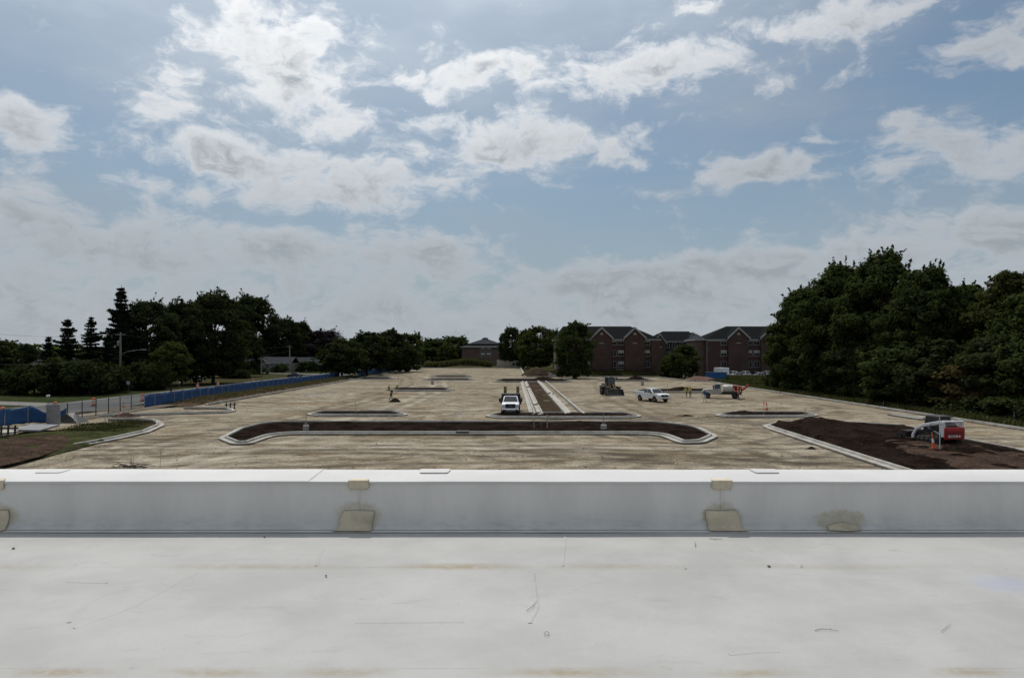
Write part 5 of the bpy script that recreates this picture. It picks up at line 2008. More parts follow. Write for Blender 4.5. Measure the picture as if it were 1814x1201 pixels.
# grey standing tube and tarp tent near it
px_ = G(95, 751)
mb = MB()
mb.lathe([(.56, 0), (.60, .02), (.60, 1.98), (.57, 2.0), (.50, 2.0), (.50, 1.6)], (0, 0, 0), 24)
o = mb.build('concrete_pipe', mat('pipe_concrete', (.22, .22, .225), .8, .12, 2), smooth=True)
o.location = px_
o.rotation_euler = (R(1), R(-1.5), 0)
tag(o, 'grey standing pipe between the blue screen and the chain link', 'pipe')
p = G(124, 748)
mb = MB()
mb.add([(-1.6, -.9, 0), (1.4, -1.0, 0), (1.5, .9, 0), (-1.4, 1.0, 0), (-.15, -.35, .95), (.2, .4, .98), (.7, -.6, .5), (-.8, -.55, .52)],
       [(0, 7, 4), (0, 1, 6, 4), (0, 4, 7), (1, 2, 5, 6), (6, 5, 4), (2, 3, 5), (3, 0, 4, 5)])
o = mb.build('black_tarp', BLACK, bevel=.05)
o.location = p
tag(o, 'black tarp heaped into a point beside the grey pipe', 'tarp')
# slab pad and black barricades
mb = MB()
pts = [G(20, 762, .45), G(70, 763, .45), G(106, 753, .45), G(55, 752, .45)]
mb.prism([(q.x, q.y) for q in pts], .36, .52, axis='z')
tag(mb.build('utility_pad', mat('grey_pad', (.20, .205, .21), .85, .15, 3), bevel=.02), 'grey concrete pad below the left blue fence', 'slab')
mb = MB()
pts = [G(-10, 768, .42), G(22, 765.5, .42), G(40, 761.5, .42), G(0, 763, .42)]
mb.prism([(q.x, q.y) for q in pts], .3, .46, axis='z')
tag(mb.build('concrete_slab', CONC, bevel=.02), 'white concrete slab at the left edge under the pad', 'slab')


def barricade(loc, rz, label, n=3, h=.85):
    t = thing('barricade', label, 'barricade', loc, rz)
    for i in range(n):
        x = (i - (n - 1) / 2) * .48
        mb = MB()
        mb.prism([(-.05, 0), (.05, 0), (.13, h), (.03, h)], x - .07, x + .07, axis='x')
        mb.build('upright', BLACK, t, bevel=.012)
        mb = MB()
        mb.box(x - .19, x + .19, -.22, .22, 0, .06)
        mb.build('foot', RUBBER, t, bevel=.015)
    mb = MB()
    mb.box(-.48 * n / 2, .48 * n / 2, -.01, .03, h * .62, h * .78)
    mb.build('rail', BLACK, t, bevel=.01)
    return t


barricade(G(408, 725), R(12), 'black barricade at the tip of the narrow wedge')
barricade(G(8, 771, .4) , R(20), 'black barricade at the left edge by the pad', 4, .8)


# --- poles
def utility_pole(px, by, top, label, arm=None, xfmr=False, lean=0.0):
    p = G(px, by, -.1)
    d = p.y
    ztop = Z(top, d)
    t = thing('utility_pole', label, 'pole', p)
    H = ztop - p.z
    mb = MB()
    mb.tube([(0, 0, -.3), (lean * .5, 0, H * .5), (lean, 0, H)], [.22, .20, .15], 10)
    mb.build('pole', WOOD, t, smooth=True)
    mb = MB()
    mb.bar((lean - .95, -.12, H - .45), (lean + .95, -.12, H - .45), .10, .12)
    ca = mb.build('crossarm', WOOD, t)
    for s in (-.85, -.35, .35, .85):
        mb = MB()
        mb.lathe([(.03, 0), (.06, .04), (.035, .08), (.055, .12), (.02, .18)], (lean + s, -.12, H - .39), 8)
        mb.build('insulator', GREYMETAL, ca)
    if xfmr:
        mb = MB()
        mb.lathe([(.22, 0), (.25, .05), (.25, .85), (.2, .95), (.06, 1.0)], (lean - .35, -.1, H - 2.6), 14)
        mb.build('transformer', GREYMETAL, t, smooth=True)
    if arm:
        mb = MB()
        za = H * .665
        mb.tube([(0, 0, za - .5), (1.6, -.2, za + .1), (3.6, -.4, za + .38), (4.4, -.45, za + .40)], [.045, .04, .035, .03], 8)
        mb.build('lamp_arm', STEEL, t, smooth=True)
        mb = MB()
        mb.loft([[(4.2, -.57, za + .36), (4.2, -.33, za + .36), (4.2, -.33, za + .48), (4.2, -.57, za + .48)], [(4.6, -.66, za + .32), (4.6, -.24, za + .32), (4.6, -.28, za + .52), (4.6, -.62, za + .52)],
                 [(5.15, -.6, za + .36), (5.15, -.3, za + .36), (5.15, -.34, za + .46), (5.15, -.56, za + .46)]])
        mb.build('lamp_head', GREYMETAL, t, smooth=True)
    return t, Vector((p.x + lean, p.y - .12, p.z + H - .25))


up1, w1 = utility_pole(212.5, 692, 589, 'tall utility pole with street lamp arm and transformer', arm=True, xfmr=True)
up2, w2 = utility_pole(514, 661, 612, 'utility pole right of the ranch house', lean=-.25)
up3, w3 = utility_pole(463, 668, 633, 'short utility pole in front of the ranch house')
up4, w4 = utility_pole(-160, 735, 540, 'utility pole standing just beyond the left picture edge')


def wire(a, b, label, sag=1.0):
    mb = MB()
    mb.tube([a.lerp(b, k / 14) - Vector((0, 0, sag * 4 * (k / 14) * (1 - k / 14))) for k in range(15)], .014, 4)
    tag(mb.build('overhead_wire', BLACK), label, 'wire')


for k, (dz, lb1, lb2) in enumerate([(0, 'top overhead wire left of the tall utility pole', 'top overhead wire right of the tall utility pole'),
                                    (-4.2, 'low overhead cable left of the tall utility pole', 'low overhead cable right of the tall utility pole')]):
    wire(w1 + Vector((0, 0, dz)), w4 + Vector((0, 0, dz - 2)), lb1, 1.0)
    wire(w1 + Vector((0, 0, dz)), w2 + Vector((0, 0, dz * .4)), lb2, 1.6)


# --- traffic drums and cones
def drum_proto():
    t = thing('traffic_drum', '', 'traffic drum', group='orange and white traffic drums on the street')
    mb = MB()
    prof = []
    z = .10
    segs = [(ORANGE, .28), (REFLECT, .15), (ORANGE, .15), (REFLECT, .15), (ORANGE, .24)]
    rr = .28
    for i, (m, h) in enumerate(segs):
        b = MB()
        b.lathe([(rr, z), (rr, z + h - .004), (rr - .008, z + h)], (0, 0, 0), 18)
        b.build('band', m, t, smooth=True)
        z += h
        rr -= .012
    b = MB()
    b.lathe([(.20, z), (.10, z + .03), (.10, z + .07)], (0, 0, 0), 14)
    b.build('lid', ORANGE, t, smooth=True)
    b = MB()
    b.lathe([(.40, 0), (.40, .07), (.30, .10)], (0, 0, 0), 18)
    b.build('base', RUBBER, t, smooth=True)
    return t


d0 = drum_proto()
spots = [((166, 719.5), 'traffic drum standing alone in the street behind the chain link'), ((98, 727.5), 'traffic drum half hidden behind the grey pipe'),
         ((4, 738), 'traffic drum at the left edge above the blue fence'), ((252, 711), 'traffic drum at the near end of the long blue fence')]
for i, ((px, py), lb) in enumerate(spots):
    q = G(px, py, -.06)
    if i == 0:
        d0.location = q
        d0['label'] = lb
    else:
        dup(d0, q, i * .7, lb)
for i, (px, py, lb) in enumerate([(448, 683, 'traffic drum peeking over the blue fence at the panel gap'), (350, 692, 'traffic drum top peeking over the middle of the blue fence'), (386, 688, 'traffic drum top above the blue fence under the grove')]):
    dup(d0, G(px, py - 3, -.06), i, lb)


def cone(loc, label, h=.75, rz=0, slim=False, tilt=0):
    t = thing('traffic_cone' if not slim else 'delineator', label, 'traffic cone', loc, rz)
    if tilt:
        t.rotation_euler = (tilt, tilt * .4, rz)
    r0 = .17 if not slim else .11
    mb = MB()
    mb.lathe([(r0, .03), (r0 * .72, h * .36), (r0 * .71, h * .362)], (0, 0, 0), 14)
    mb.build('body', ORANGE, t, smooth=True)
    mb = MB()
    mb.lathe([(r0 * .725, h * .362), (r0 * .55, h * .6)], (0, 0, 0), 14)
    mb.build('band', REFLECT, t, smooth=True)
    mb = MB()
    mb.lathe([(r0 * .545, h * .6), (r0 * .25, h), (r0 * .1, h + .01)], (0, 0, 0), 14)
    mb.build('tip', ORANGE, t, smooth=True)
    mb = MB()
    mb.box(-r0 * 1.35, r0 * 1.35, -r0 * 1.35, r0 * 1.35, 0, .04)
    mb.build('foot', RUBBER if not slim else ORANGE, t, bevel=.01)
    return t


cone(G(1358, 727), 'orange traffic cone standing on the gravel above the right rounded island', 1.0)
cone(G(1654, 794, .4), 'leaning orange delineator beside the track loader', 1.15, slim=True, tilt=R(-6))
cone(G(219, 722), 'small orange cone on the pavement behind the chain link', .8)
cone(G(705, 672.5), 'tiny cone by the far island near the street fence', .9)

# --- mailbox and small street signs
p = G(85, 716, -.05)
t = thing('mailbox', 'white mailbox on a post at the end of the driveway', 'mailbox', p, R(5))
mb = MB()
mb.box(-.05, .05, -.05, .05, -.3, 1.05)
mb.build('post', WOOD, t)
mb = MB()
mb.prism([(-.13, 1.05), (.13, 1.05), (.13, 1.22), (.08, 1.30), (-.08, 1.30), (-.13, 1.22)], -.28, .28, axis='y')
bx = mb.build('box', WHITEPAINT, t, bevel=.01)
mb = MB()
mb.box(.132, .15, -.2, -.1, 1.15, 1.36)
mb.build('flag', RED, bx)
t2 = dup(t, G(318, 688, -.05), .3, 'white mailbox on the lawn in front of the parked pickup')
p = G(227, 703, -.05)
t = thing('street_sign', 'dark sign post on the verge behind the chain link', 'sign', p)
mb = MB()
mb.tube([(0, 0, -.3), (0, 0, 2.6)], .035, 8)
mb.build('post', DARKSTEEL, t)
mb = MB()
mb.box(-.28, .28, -.06, -.038, 2.0, 2.55)
mb.build('sign_plate', GREYMETAL, t, bevel=.01)


# --- light pole bases, stakes and rods
def light_base(px, py, label, z=.22, h=.42, r=.27, rods=True):
    t = thing('light_pole_base', label, 'concrete base', G(px, py, z))
    mb = MB()
    mb.lathe([(r, -.3), (r, h - .03), (r - .03, h)], (0, 0, 0), 16)
    mb.build('pier', CONC, t, smooth=True)
    for i, a in enumerate((.6, 2.2, 3.7, 5.3)):
        mb = MB()
        mb.tube([(math.cos(a) * r * .6, math.sin(a) * r * .6, h - .05), (math.cos(a) * r * .6, math.sin(a) * r * .6, h + .28)], .016, 6)
        mb.build('anchor_bolt', STEEL, t)
    mb = MB()
    mb.tube([(0, 0, h - .1), (0, 0, h + 1.15)], .03, 8)
    mb.build('conduit', GREYMETAL, t)
    return t


light_base(542, 761.5, 'left concrete lamp base in the long dumbbell island')
light_base(1069.5, 760.5, 'right concrete lamp base in the long dumbbell island')
light_base(1138, 683, 'concrete lamp base on the gravel behind the white pickup', 0, .9, .35)
light_base(766, 681, 'far concrete lamp base in the left bay', 0, .9, .35)


def stake(px, py, label, h=1.0, flag=None, z=0.0, m=None, w=.05, tilt=(0, 0)):
    t = thing('survey_stake', label, 'stake', G(px, py, z))
    t.rotation_euler = (tilt[0], tilt[1], px % 3)
    mb = MB()
    mb.prism([(-w / 2, .0), (0, -.15), (w / 2, .0), (w / 2, h), (-w / 2, h)], -.012, .012, axis='y')
    mb.build('lath', m or LATH, t)
    if flag:
        mb = MB()
        mb.add([(0, -.016, h - .05), (.02, -.02, h - .05), (.16, -.05, h - .22), (.13, -.06, h - .34), (.03, -.02, h - .16), (-.03, -.018, h - .3), (-.02, -.016, h - .06)], [(0, 1, 2, 3, 4), (0, 4, 5, 6)])
        mb.build('ribbon', flag, t)
    return t


for px, py, h, fl, z, lb in [(284, 826, 1.0, PINK, 0, 'survey stake on the gravel just past the parapet, left'), (630, 733, 1.3, None, .2, 'survey stake in the left rounded island'), (739, 693, 1.5, None, .1, 'survey stake at the thin island near the kneeling workers'),
                             (1353, 736, 1.6, PINK, .1, 'tall survey stake below the traffic cone'), (1375, 735, 1.2, None, .1, 'survey stake right of the traffic cone'), (1427, 738, .9, PINK, .2, 'survey stake at the right end of the right rounded island'),
                             (1182, 693, 1.2, ORANGE, .1, 'survey stake with orange ribbon right of the white pickup'), (1104, 676, 1.2, None, .1, 'survey stake on the thin island behind the wheel loader'),
                             (958.5, 757, 1.5, None, .25, 'thick stake in the middle of the long dumbbell island'), (969.5, 757, 1.2, None, .25, 'stake right of the thick stake in the dumbbell island'), (946, 758, .9, None, .25, 'stake left of the thick stake in the dumbbell island'),
                             (1117, 752, 1.1, PINK, 0, 'ribboned stake on the gravel above the right dumbbell end'), (186, 752, .8, None, .3, 'stake in the grassy corner'), (131, 751, .9, LATH, .3, 'yellowish stake near the black tarp'),
                             (210, 742, .7, PINK, .1, 'pink topped stake at the wedge kerb'), (1665, 797, 2.3, None, .3, 'white rod standing behind the red tailgate'), (1797, 751, 1.9, None, -.1, 'white marker post under the trees at the right edge'),
                             (1749, 750, .7, None, -.1, 'short white marker in the verge at the right'), (1565, 722, .8, None, -.1, 'short marker post behind the right kerb'), (232, 827, .55, None, 0, 'short splintered stake just past the parapet'),
                             (236, 827, .5, None, 0, 'second splintered stake just past the parapet'), (700, 673, 1.0, None, 0, 'thin stake on the far island by the street fence')]:
    stake(px, py, lb, h, fl, z, REFLECT if 'white' in lb else None, .05 if 'thick' not in lb else .10)
# brush heap just past the parapet
t = thing('brush_heap', 'tangle of dark sticks on the gravel just past the parapet', 'brush', G(232, 829.5))
rb = random.Random(4)
for k in range(16):
    mb = MB()
    a, b = Vector((rb.uniform(-1.6, 1.6), rb.uniform(-.3, .3), rb.uniform(0.02, .1))), Vector((rb.uniform(-1.6, 1.6), rb.uniform(-.3, .3), rb.uniform(.05, .45)))
    mb.tube([a, a.lerp(b, .5) + Vector((0, 0, rb.uniform(0, .1))), b], [.022, .018, .008], 5)
    mb.build('stick', BARK, t)
# storm inlet in the near kerb of the dumbbell island
mb = MB()
q = G(819, 770.5)
mb.box(q.x - .55, q.x + .55, q.y + .02, q.y + .75, .05, .325)
tag(mb.build('storm_inlet', DARKSTEEL, bevel=.03), 'dark storm inlet set in the near kerb of the dumbbell island', 'storm drain')


def lettering(name, cu, parent, loc, rot):
    """text as a plain mesh part"""
    tmp = bpy.data.objects.new('tmp_text', cu)
    COL.objects.link(tmp)
    me = bpy.data.meshes.new_from_object(tmp.evaluated_get(bpy.context.evaluated_depsgraph_get()))
    bpy.data.objects.remove(tmp)
    return obj(name, me, parent, loc, rot)


# ================================================================== VEHICLES  (built with the front towards +X)
def wheel(parent, x, y, r=.40, w=.27, rim=.55, m=None, side=1):
    mb = MB()
    mb.lathe([(r * rim, -w / 2), (r * .92, -w / 2), (r, -w * .32), (r, w * .32), (r * .92, w / 2), (r * rim, w / 2)], (0, 0, 0), 20, axis='y')
    t = mb.build('wheel', RUBBER, parent, smooth=True)
    t.location = (x, y, r)
    mb = MB()
    s = side
    mb.lathe([(r * rim, s * w * .30), (r * rim * .92, s * w * .44), (r * rim * .45, s * w * .38), (r * rim * .30, s * w * .52), (r * .06, s * w * .54)], (0, 0, 0), 16, axis='y')
    mb.build('rim', m or CHROME, t, smooth=True)
    return t


def panel(parent, name, pts, m, th=.012):
    """thin panel on a quad"""
    p = [Vector(q) for q in pts]
    n = (p[1] - p[0]).cross(p[2] - p[0]).normalized()
    mb = MB()
    k = len(p)
    mb.add([q - n * .004 for q in p] + [q + n * th for q in p], [tuple(range(k - 1, -1, -1)), tuple(range(k, 2 * k))] + [(i, (i + 1) % k, (i + 1) % k + k, i + k) for i in range(k)])
    return mb.build(name, m, parent)


def body_loft(sections):
    """sections: (x, half width bottom, half width top, z bottom, z top)"""
    rings = []
    for x, wb, wt, zb, zt in sections:
        rings.append([(x, -wb, zb), (x, wb, zb), (x, wb * 1.0, zb + (zt - zb) * .55), (x, wt, zt), (x, -wt, zt), (x, -wb, zb + (zt - zb) * .55)])
    return rings


def greenhouse(t, x0b, x0t, x1t, x1b, wb, wt, zb, zt, paint, pillars=None, cab_name='cab'):
    """cab with glass: rear base, rear top, front top, front base"""
    mb = MB()
    mb.loft([[(x0b, -wb, zb), (x1b, -wb, zb), (x1b, wb, zb), (x0b, wb, zb)], [(x0t, -wt, zt), (x1t, -wt, zt), (x1t, wt, zt), (x0t, wt, zt)]])
    cab = mb.build(cab_name, paint, t, bevel=.05, seg=2, smooth=True)

    def P(u, v, side):                       # u along, v up, on the side face
        xb, xt = x0b + (x1b - x0b) * u, x0t + (x1t - x0t) * u
        return Vector((xb + (xt - xb) * v, side * (wb + (wt - wb) * v + .002), zb + (zt - zb) * v))

    def F(u, v, front):
        xb, xt = (x1b, x1t) if front else (x0b, x0t)
        y = (-1 + 2 * u)
        return Vector((xb + (xt - xb) * v + (.002 if front else -.002), y * (wb + (wt - wb) * v), zb + (zt - zb) * v))
    panel(cab, 'windscreen', [F(.06, .08, 1), F(.94, .08, 1), F(.92, .92, 1), F(.08, .92, 1)], GLASS)
    panel(cab, 'rear_window', [F(.94, .18, 0), F(.06, .18, 0), F(.08, .88, 0), F(.92, .88, 0)], GLASS)
    for s in (-1, 1):
        for (u0, u1) in (pillars or ((.08, .48), (.53, .93))):
            q = [P(u0, .10, s), P(u1, .10, s), P(u1, .88, s), P(u0, .88, s)]
            panel(cab, 'side_window', q if s < 0 else q[::-1], GLASS)
    return cab


def pickup(label, loc, rz, paint=None, name='pickup_truck'):
    paint = paint or WHITEPAINT
    t = thing(name, label, 'pickup', loc, rz)
    mb = MB()
    # lower body with bonnet, cab sides and bed
    prof = [(-2.95, .62), (-2.95, 1.20), (-2.9, 1.24), (2.05, 1.26), (2.62, 1.20), (2.92, 1.06), (2.98, .70), (2.9, .52), (-2.85, .52)]
    mb.prism(prof, -.99, .99, axis='y')
    b = mb.build('body', paint, t, bevel=.06, seg=2, smooth=True)
    # wheel arches
    for x in (-1.85, 1.85):
        for s in (-1, 1):
            mb = MB()
            mb.lathe([(.49, -.02), (.49, .02)], (x, s * .985, .46), 20, axis='y')
            mb.build('wheel_arch', BLACK, b, smooth=False)
            wheel(t, x, s * .90, .42, .28, .60, None, s)
    greenhouse(t, -1.0, -.82, .72, 1.42, .93, .74, 1.24, 1.92, paint, ((.05, .42), (.46, .86)))
    # bed floor and rails
    mb = MB()
    mb.box(-2.8, -1.12, -.80, .80, 1.225, 1.262)
    mb.build('bed_floor', BLACK, t)
    for s in (-1, 1):
        mb = MB()
        mb.box(-2.92, -1.06, s * .90 - .075, s * .90 + .075, 1.23, 1.42)
        mb.build('bed_rail', paint, t, bevel=.02)
        mb = MB()
        mb.box(2.62, 2.975, s * .76 - .20, s * .76 + .20, .94, 1.10)
        mb.build('headlight', LAMP, t, bevel=.03)
        mb = MB()
        mb.box(1.02, 1.26, s * 1.07 - .10, s * 1.07 + .10, 1.26, 1.50)
        mb.build('mirror', BLACK, t, bevel=.03)
        mb = MB()
        mb.box(-2.97, -2.85, s * .90 - .08, s * .90 + .08, .86, 1.2)
        mb.build('tail_light', REDLENS, t)
        for x in (.1, -.72):
            mb = MB()
            mb.box(x, x + .22, s * .992 - .02, s * .992 + .02, 1.05, 1.10)
            mb.build('door_handle', BLACK, t)
    mb = MB()
    mb.box(-2.97, -2.87, -.84, .84, .86, 1.42)
    mb.build('tailgate', paint, t, bevel=.02)
    mb = MB()
    mb.prism([(2.90, .80), (2.985, .82), (2.965, 1.13), (2.88, 1.14)], -.55, .55, axis='y')
    gr = mb.build('grille', BLACK, t)
    for k in range(3):
        mb = MB()
        mb.box(2.96, 3.0, -.52, .52, .86 + .09 * k, .885 + .09 * k)
        mb.build('grille_bar', BLACK, gr)
    mb = MB()
    mb.box(2.98, 3.01, -.15, .15, .98, 1.03)
    mb.build('emblem', CHROME, gr, bevel=.01)
    mb = MB()
    mb.box(2.84, 3.10, -.97, .97, .50, .74)
    mb.build('front_bumper', paint, t, bevel=.05)
    mb = MB()
    mb.box(3.09, 3.115, -.6, .6, .53, .62)
    mb.build('air_intake', BLACK, t)
    mb = MB()
    mb.box(-3.08, -2.90, -.95, .95, .52, .72)
    mb.build('rear_bumper', CHROME, t, bevel=.04)
    return t


def heading(deg):
    """0 = driving away from the roof (+Y); 180 = facing the roof; positive turns left"""
    return R(90 + deg)


pickup('white pickup parked facing the roof right of the wheel loader', G(1156, 711), heading(180 + 24))
pickup('white pickup parked under the left grove beyond the blue fence', G(337, 677, -.1), heading(84))


# ---- dump truck facing the roof
def dump_truck(label, loc, rz):
    t = thing('dump_truck', label, 'truck', loc, rz)
    mb = MB()
    mb.box(-4.0, 2.7, -.42, .42, .62, .86)
    mb.build('chassis', DARKSTEEL, t)
    prof = [(.35, .72), (.35, 1.46), (1.75, 1.46), (2.70, 1.36), (2.86, 1.22), (2.90, .78), (2.80, .62), (.5, .62)]
    mb = MB()
    mb.prism(prof, -.98, .98, axis='y')
    b = mb.build('body', WHITEPAINT, t, bevel=.07, seg=2, smooth=True)
    greenhouse(t, .02, .08, 1.10, 1.72, .93, .76, 1.44, 2.10, WHITEPAINT, ((.12, .80),))
    for s in (-1, 1):
        wheel(t, 2.0, s * .92, .44, .28, .55, GREYMETAL, s)
        wheel(t, -2.2, s * .80, .44, .56, .55, GREYMETAL, s)
        mb = MB()
        mb.lathe([(.53, -.03), (.53, .03)], (2.0, s * .97, .5), 20, axis='y')
        mb.build('wheel_arch', BLACK, b)
        mb = MB()
        mb.box(2.62, 2.895, s * .76 - .19, s * .76 + .19, .92, 1.26)
        mb.build('headlight', LAMP, t, bevel=.03)
        mb = MB()
        mb.box(1.25, 1.42, s * 1.24 - .13, s * 1.24 + .13, 1.42, 1.86)
        mi = mb.build('mirror', BLACK, t, bevel=.03)
        mb = MB()
        mb.bar((1.34, s * .93, 1.56), (1.34, s * 1.15, 1.60), .05)
        mb.build('mirror_arm', BLACK, mi)
    mb = MB()
    mb.prism([(2.84, .84), (2.925, .84), (2.90, 1.30), (2.80, 1.32)], -.56, .56, axis='y')
    g_ = mb.build('grille', BLACK, t)
    for k in range(2):
        mb = MB()
        mb.box(2.915, 2.935, -.54, .54, .98 + .18 * k, 1.01 + .18 * k)
        mb.build('grille_bar', DARKSTEEL, g_)
    mb = MB()
    mb.lathe([(.15, -.01), (.15, .012)], (0, 0, 0), 20, axis='y')
    e = mb.build('emblem', mat('emblem_blue', (.02, .05, .2), .3), g_)
    e.location = (2.93, 0, 1.09)
    e.rotation_euler = (0, 0, R(90))
    e.scale = (1.0, 1, .45)
    cu = bpy.data.curves.new('emblem_text', 'FONT')
    cu.body = 'Ford'
    cu.size = .14
    cu.align_x = 'CENTER'
    cu.align_y = 'CENTER'
    cu.shear = .3
    cu.extrude = .002
    cu.materials.append(CHROME)
    lettering('emblem_lettering', cu, g_, (2.946, 0, 1.09), (R(90), 0, R(90)))
    mb = MB()
    mb.box(2.80, 3.06, -.98, .98, .52, .78)
    bp = mb.build('front_bumper', CHROME, t, bevel=.05)
    for s in (-1, 1):
        mb = MB()
        mb.box(3.05, 3.08, s * .72 - .14, s * .72 + .14, .58, .70)
        mb.build('fog_light', BLACK, bp, bevel=.02)
    mb = MB()
    mb.box(3.055, 3.075, -.16, .16, .60, .70)
    mb.build('number_plate', REFLECT, bp)
    # dark dump bed with headboard and cab guard
    for (nm, a) in (('bed_floor', (-4.1, -.25, -1.12, 1.12, 1.02, 1.12)), ('headboard', (-.30, -.20, -1.12, 1.12, 1.02, 2.34)), ('tailgate', (-4.16, -4.08, -1.12, 1.12, 1.02, 1.75)),
                    ('bed_side', (-4.1, -.28, -1.17, -1.10, 1.02, 1.80)), ('bed_side', (-4.1, -.28, 1.10, 1.17, 1.02, 1.80)), ('cab_guard', (-.22, .40, -1.02, 1.02, 2.26, 2.33))):
        mb = MB()
        mb.box(*a)
        mb.build(nm, DARKSTEEL, t, bevel=.02)
    for s in (-1, 1):
        mb = MB()
        for k in range(5):
            x = -4.0 + k * .9
            mb.box(x - .04, x + .04, s * 1.20 - .03, s * 1.20 + .03, 1.02, 1.80)
        mb.build('side_post', DARKSTEEL, t)
        # folded loading ramps standing up at the tail
        rp = MB()
        rp.box(-4.42, -4.34, s * .78 - .19, s * .78 - .13, .9, 3.0)
        rp.box(-4.42, -4.34, s * .78 + .13, s * .78 + .19, .9, 3.0)
        rp.box(-4.395, -4.365, s * .78 - .129, s * .78 + .129, .95, 2.95)
        r_ = rp.build('loading_ramp', mat('ramp_yellow', (.30, .26, .10), .7, .15, 4, dirt=(.1, .09, .07), dirt_amt=.6), t)
        for k in range(8):
            mb = MB()
            mb.box(-4.41, -4.35, s * .78 - .128, s * .78 + .128, 1.1 + k * .24, 1.19 + k * .24)
            mb.build('rung', DARKSTEEL, r_)
    return t


dump_truck('white dump truck with dark bed facing the roof beside the trench', G(905, 732), heading(180 - 1))


# ---- wheel loader facing the roof
def wheel_loader(label, loc, rz):
    t = thing('wheel_loader', label, 'wheel loader', loc, rz)
    for x, st in ((1.25, 0), (-1.35, 0)):
        for s in (-1, 1):
            wheel(t, x, s * .98, .68, .55, .48, YELLOWM, s)
    mb = MB()
    mb.prism([(-2.7, .85), (-2.7, 1.75), (-2.5, 1.95), (-.9, 2.0), (-.4, 1.6), (-.3, .75), (-2.4, .6)], -.72, .72, axis='y')
    eng = mb.build('engine_hood', YELLOWM, t, bevel=.06, smooth=True)
    mb = MB()
    mb.box(-2.72, -2.68, -.5, .5, 1.0, 1.7)
    mb.build('radiator_grille', BLACK, eng)
    mb = MB()
    mb.tube([(-1.6, .3, 1.95), (-1.6, .3, 2.55)], .06, 8)
    mb.build('exhaust', BLACK, eng)
    mb = MB()
    mb.box(-.3, 1.5, -.45, .45, .6, 1.15)
    mb.build('front_frame', DARKSTEEL, t, bevel=.04)
    for s in (-1, 1):
        for x in (1.25, -1.35):
            mb = MB()
            mb.prism([(x - .8, 1.32), (x - .55, 1.52), (x + .55, 1.52), (x + .8, 1.32), (x + .78, 1.26), (x + .5, 1.44), (x - .5, 1.44), (x - .78, 1.26)], s * 1.0 - .30, s * 1.0 + .30, axis='y')
            mb.build('fender', BLACK, t)
    # cab
    mb = MB()
    for x in (-.75, .42):
        for s in (-1, 1):
            mb.bar((x, s * .66, 1.4), (x * .92, s * .60, 2.95), .10)
    mb.box(-.78, .45, -.68, .68, 1.38, 1.62)
    cab = mb.build('cab_frame', BLACK, t)
    mb = MB()
    mb.loft([[(-.95, -.76, 2.93), (.66, -.76, 2.93), (.66, .76, 2.93), (-.95, .76, 2.93)], [(-.85, -.68, 3.10), (.52, -.68, 3.10), (.52, .68, 3.10), (-.85, .68, 3.10)]])
    mb.build('cab_roof', BLACK, t, bevel=.03)
    panel(cab, 'windscreen', [(.44, -.60, 1.62), (.44, .60, 1.62), (.39, .55, 2.9), (.39, -.55, 2.9)], GLASS)
    panel(cab, 'rear_window', [(-.78, .60, 1.9), (-.78, -.60, 1.9), (-.72, -.55, 2.9), (-.72, .55, 2.9)], GLASS)
    for s in (-1, 1):
        q = [(-.68, s * .655, 1.64), (.36, s * .655, 1.64), (.33, s * .60, 2.88), (-.62, s * .60, 2.88)]
        panel(cab, 'side_window', q if s < 0 else q[::-1], GLASS)
        mb = MB()
        mb.box(.48, .62, s * .98 - .10, s * .98 + .10, 2.55, 2.95)
        mi = mb.build('mirror', BLACK, t, bevel=.02)
        mb = MB()
        mb.bar((.45, s * .68, 2.92), (.55, s * .92, 2.88), .035)
        mb.build('mirror_arm', BLACK, mi)
        mb = MB()
        mb.box(.60, .72, s * .52 - .10, s * .52 + .10, 2.97, 3.07)
        mb.build('work_light', LAMP, t)
    # seat and wheel inside the cab
    mb = MB()
    mb.box(-.5, 0, -.25, .25, 1.6, 1.75)
    mb.box(-.55, -.42, -.25, .25, 1.7, 2.4)
    mb.build('seat', RUBBER, t, bevel=.04)
    # lift arms, cylinder, bucket
    for s in (-1, 1):
        mb = MB()
        mb.prism([(.15, 1.55), (.35, 1.95), (1.2, 1.75), (2.35, .75), (2.45, .40), (2.2, .38), (1.1, 1.28), (.5, 1.45)], s * .42 - .06, s * .42 + .06, axis='y')
        mb.build('lift_arm', YELLOWM, t, bevel=.02)
        mb = MB()
        mb.tube([(.6, s * .30, 1.0), (1.4, s * .34, 1.25)], .07, 8)
        mb.build('hydraulic_cylinder', STEEL, t)
    mb = MB()
    mb.bar((.6, 0, 1.75), (1.5, 0, 1.70), .16, .22)
    mb.bar((1.5, 0, 1.80), (2.35, 0, .95), .12, .16)
    mb.build('tilt_link', YELLOWM, t)
    mb = MB()
    out = [(2.35, 1.08), (2.30, .75), (2.36, .38), (2.55, .14), (2.8, .06), (3.45, .03)]
    inn = [(3.45, .075), (2.82, .11), (2.60, .19), (2.43, .41), (2.38, .75), (2.42, 1.06)]
    mb.prism(out + inn, -1.32, 1.32, axis='y')
    bk = mb.build('bucket', DARKSTEEL, t)
    for s in (-1, 1):
        mb = MB()
        mb.prism([(2.35, 1.08), (2.30, .75), (2.36, .38), (2.55, .14), (2.8, .06), (3.45, .03), (3.2, .45), (2.75, .95)], s * 1.34 - .018, s * 1.34 + .018, axis='y')
        mb.build('bucket_side', DARKSTEEL, bk)
    mb = MB()
    mb.box(3.35, 3.58, -1.36, 1.36, .02, .055)
    mb.build('cutting_edge', STEEL, bk)
    return t


wheel_loader('wheel loader with its bucket lowered, facing the roof', G(1081, 699.5), heading(180 + 10))


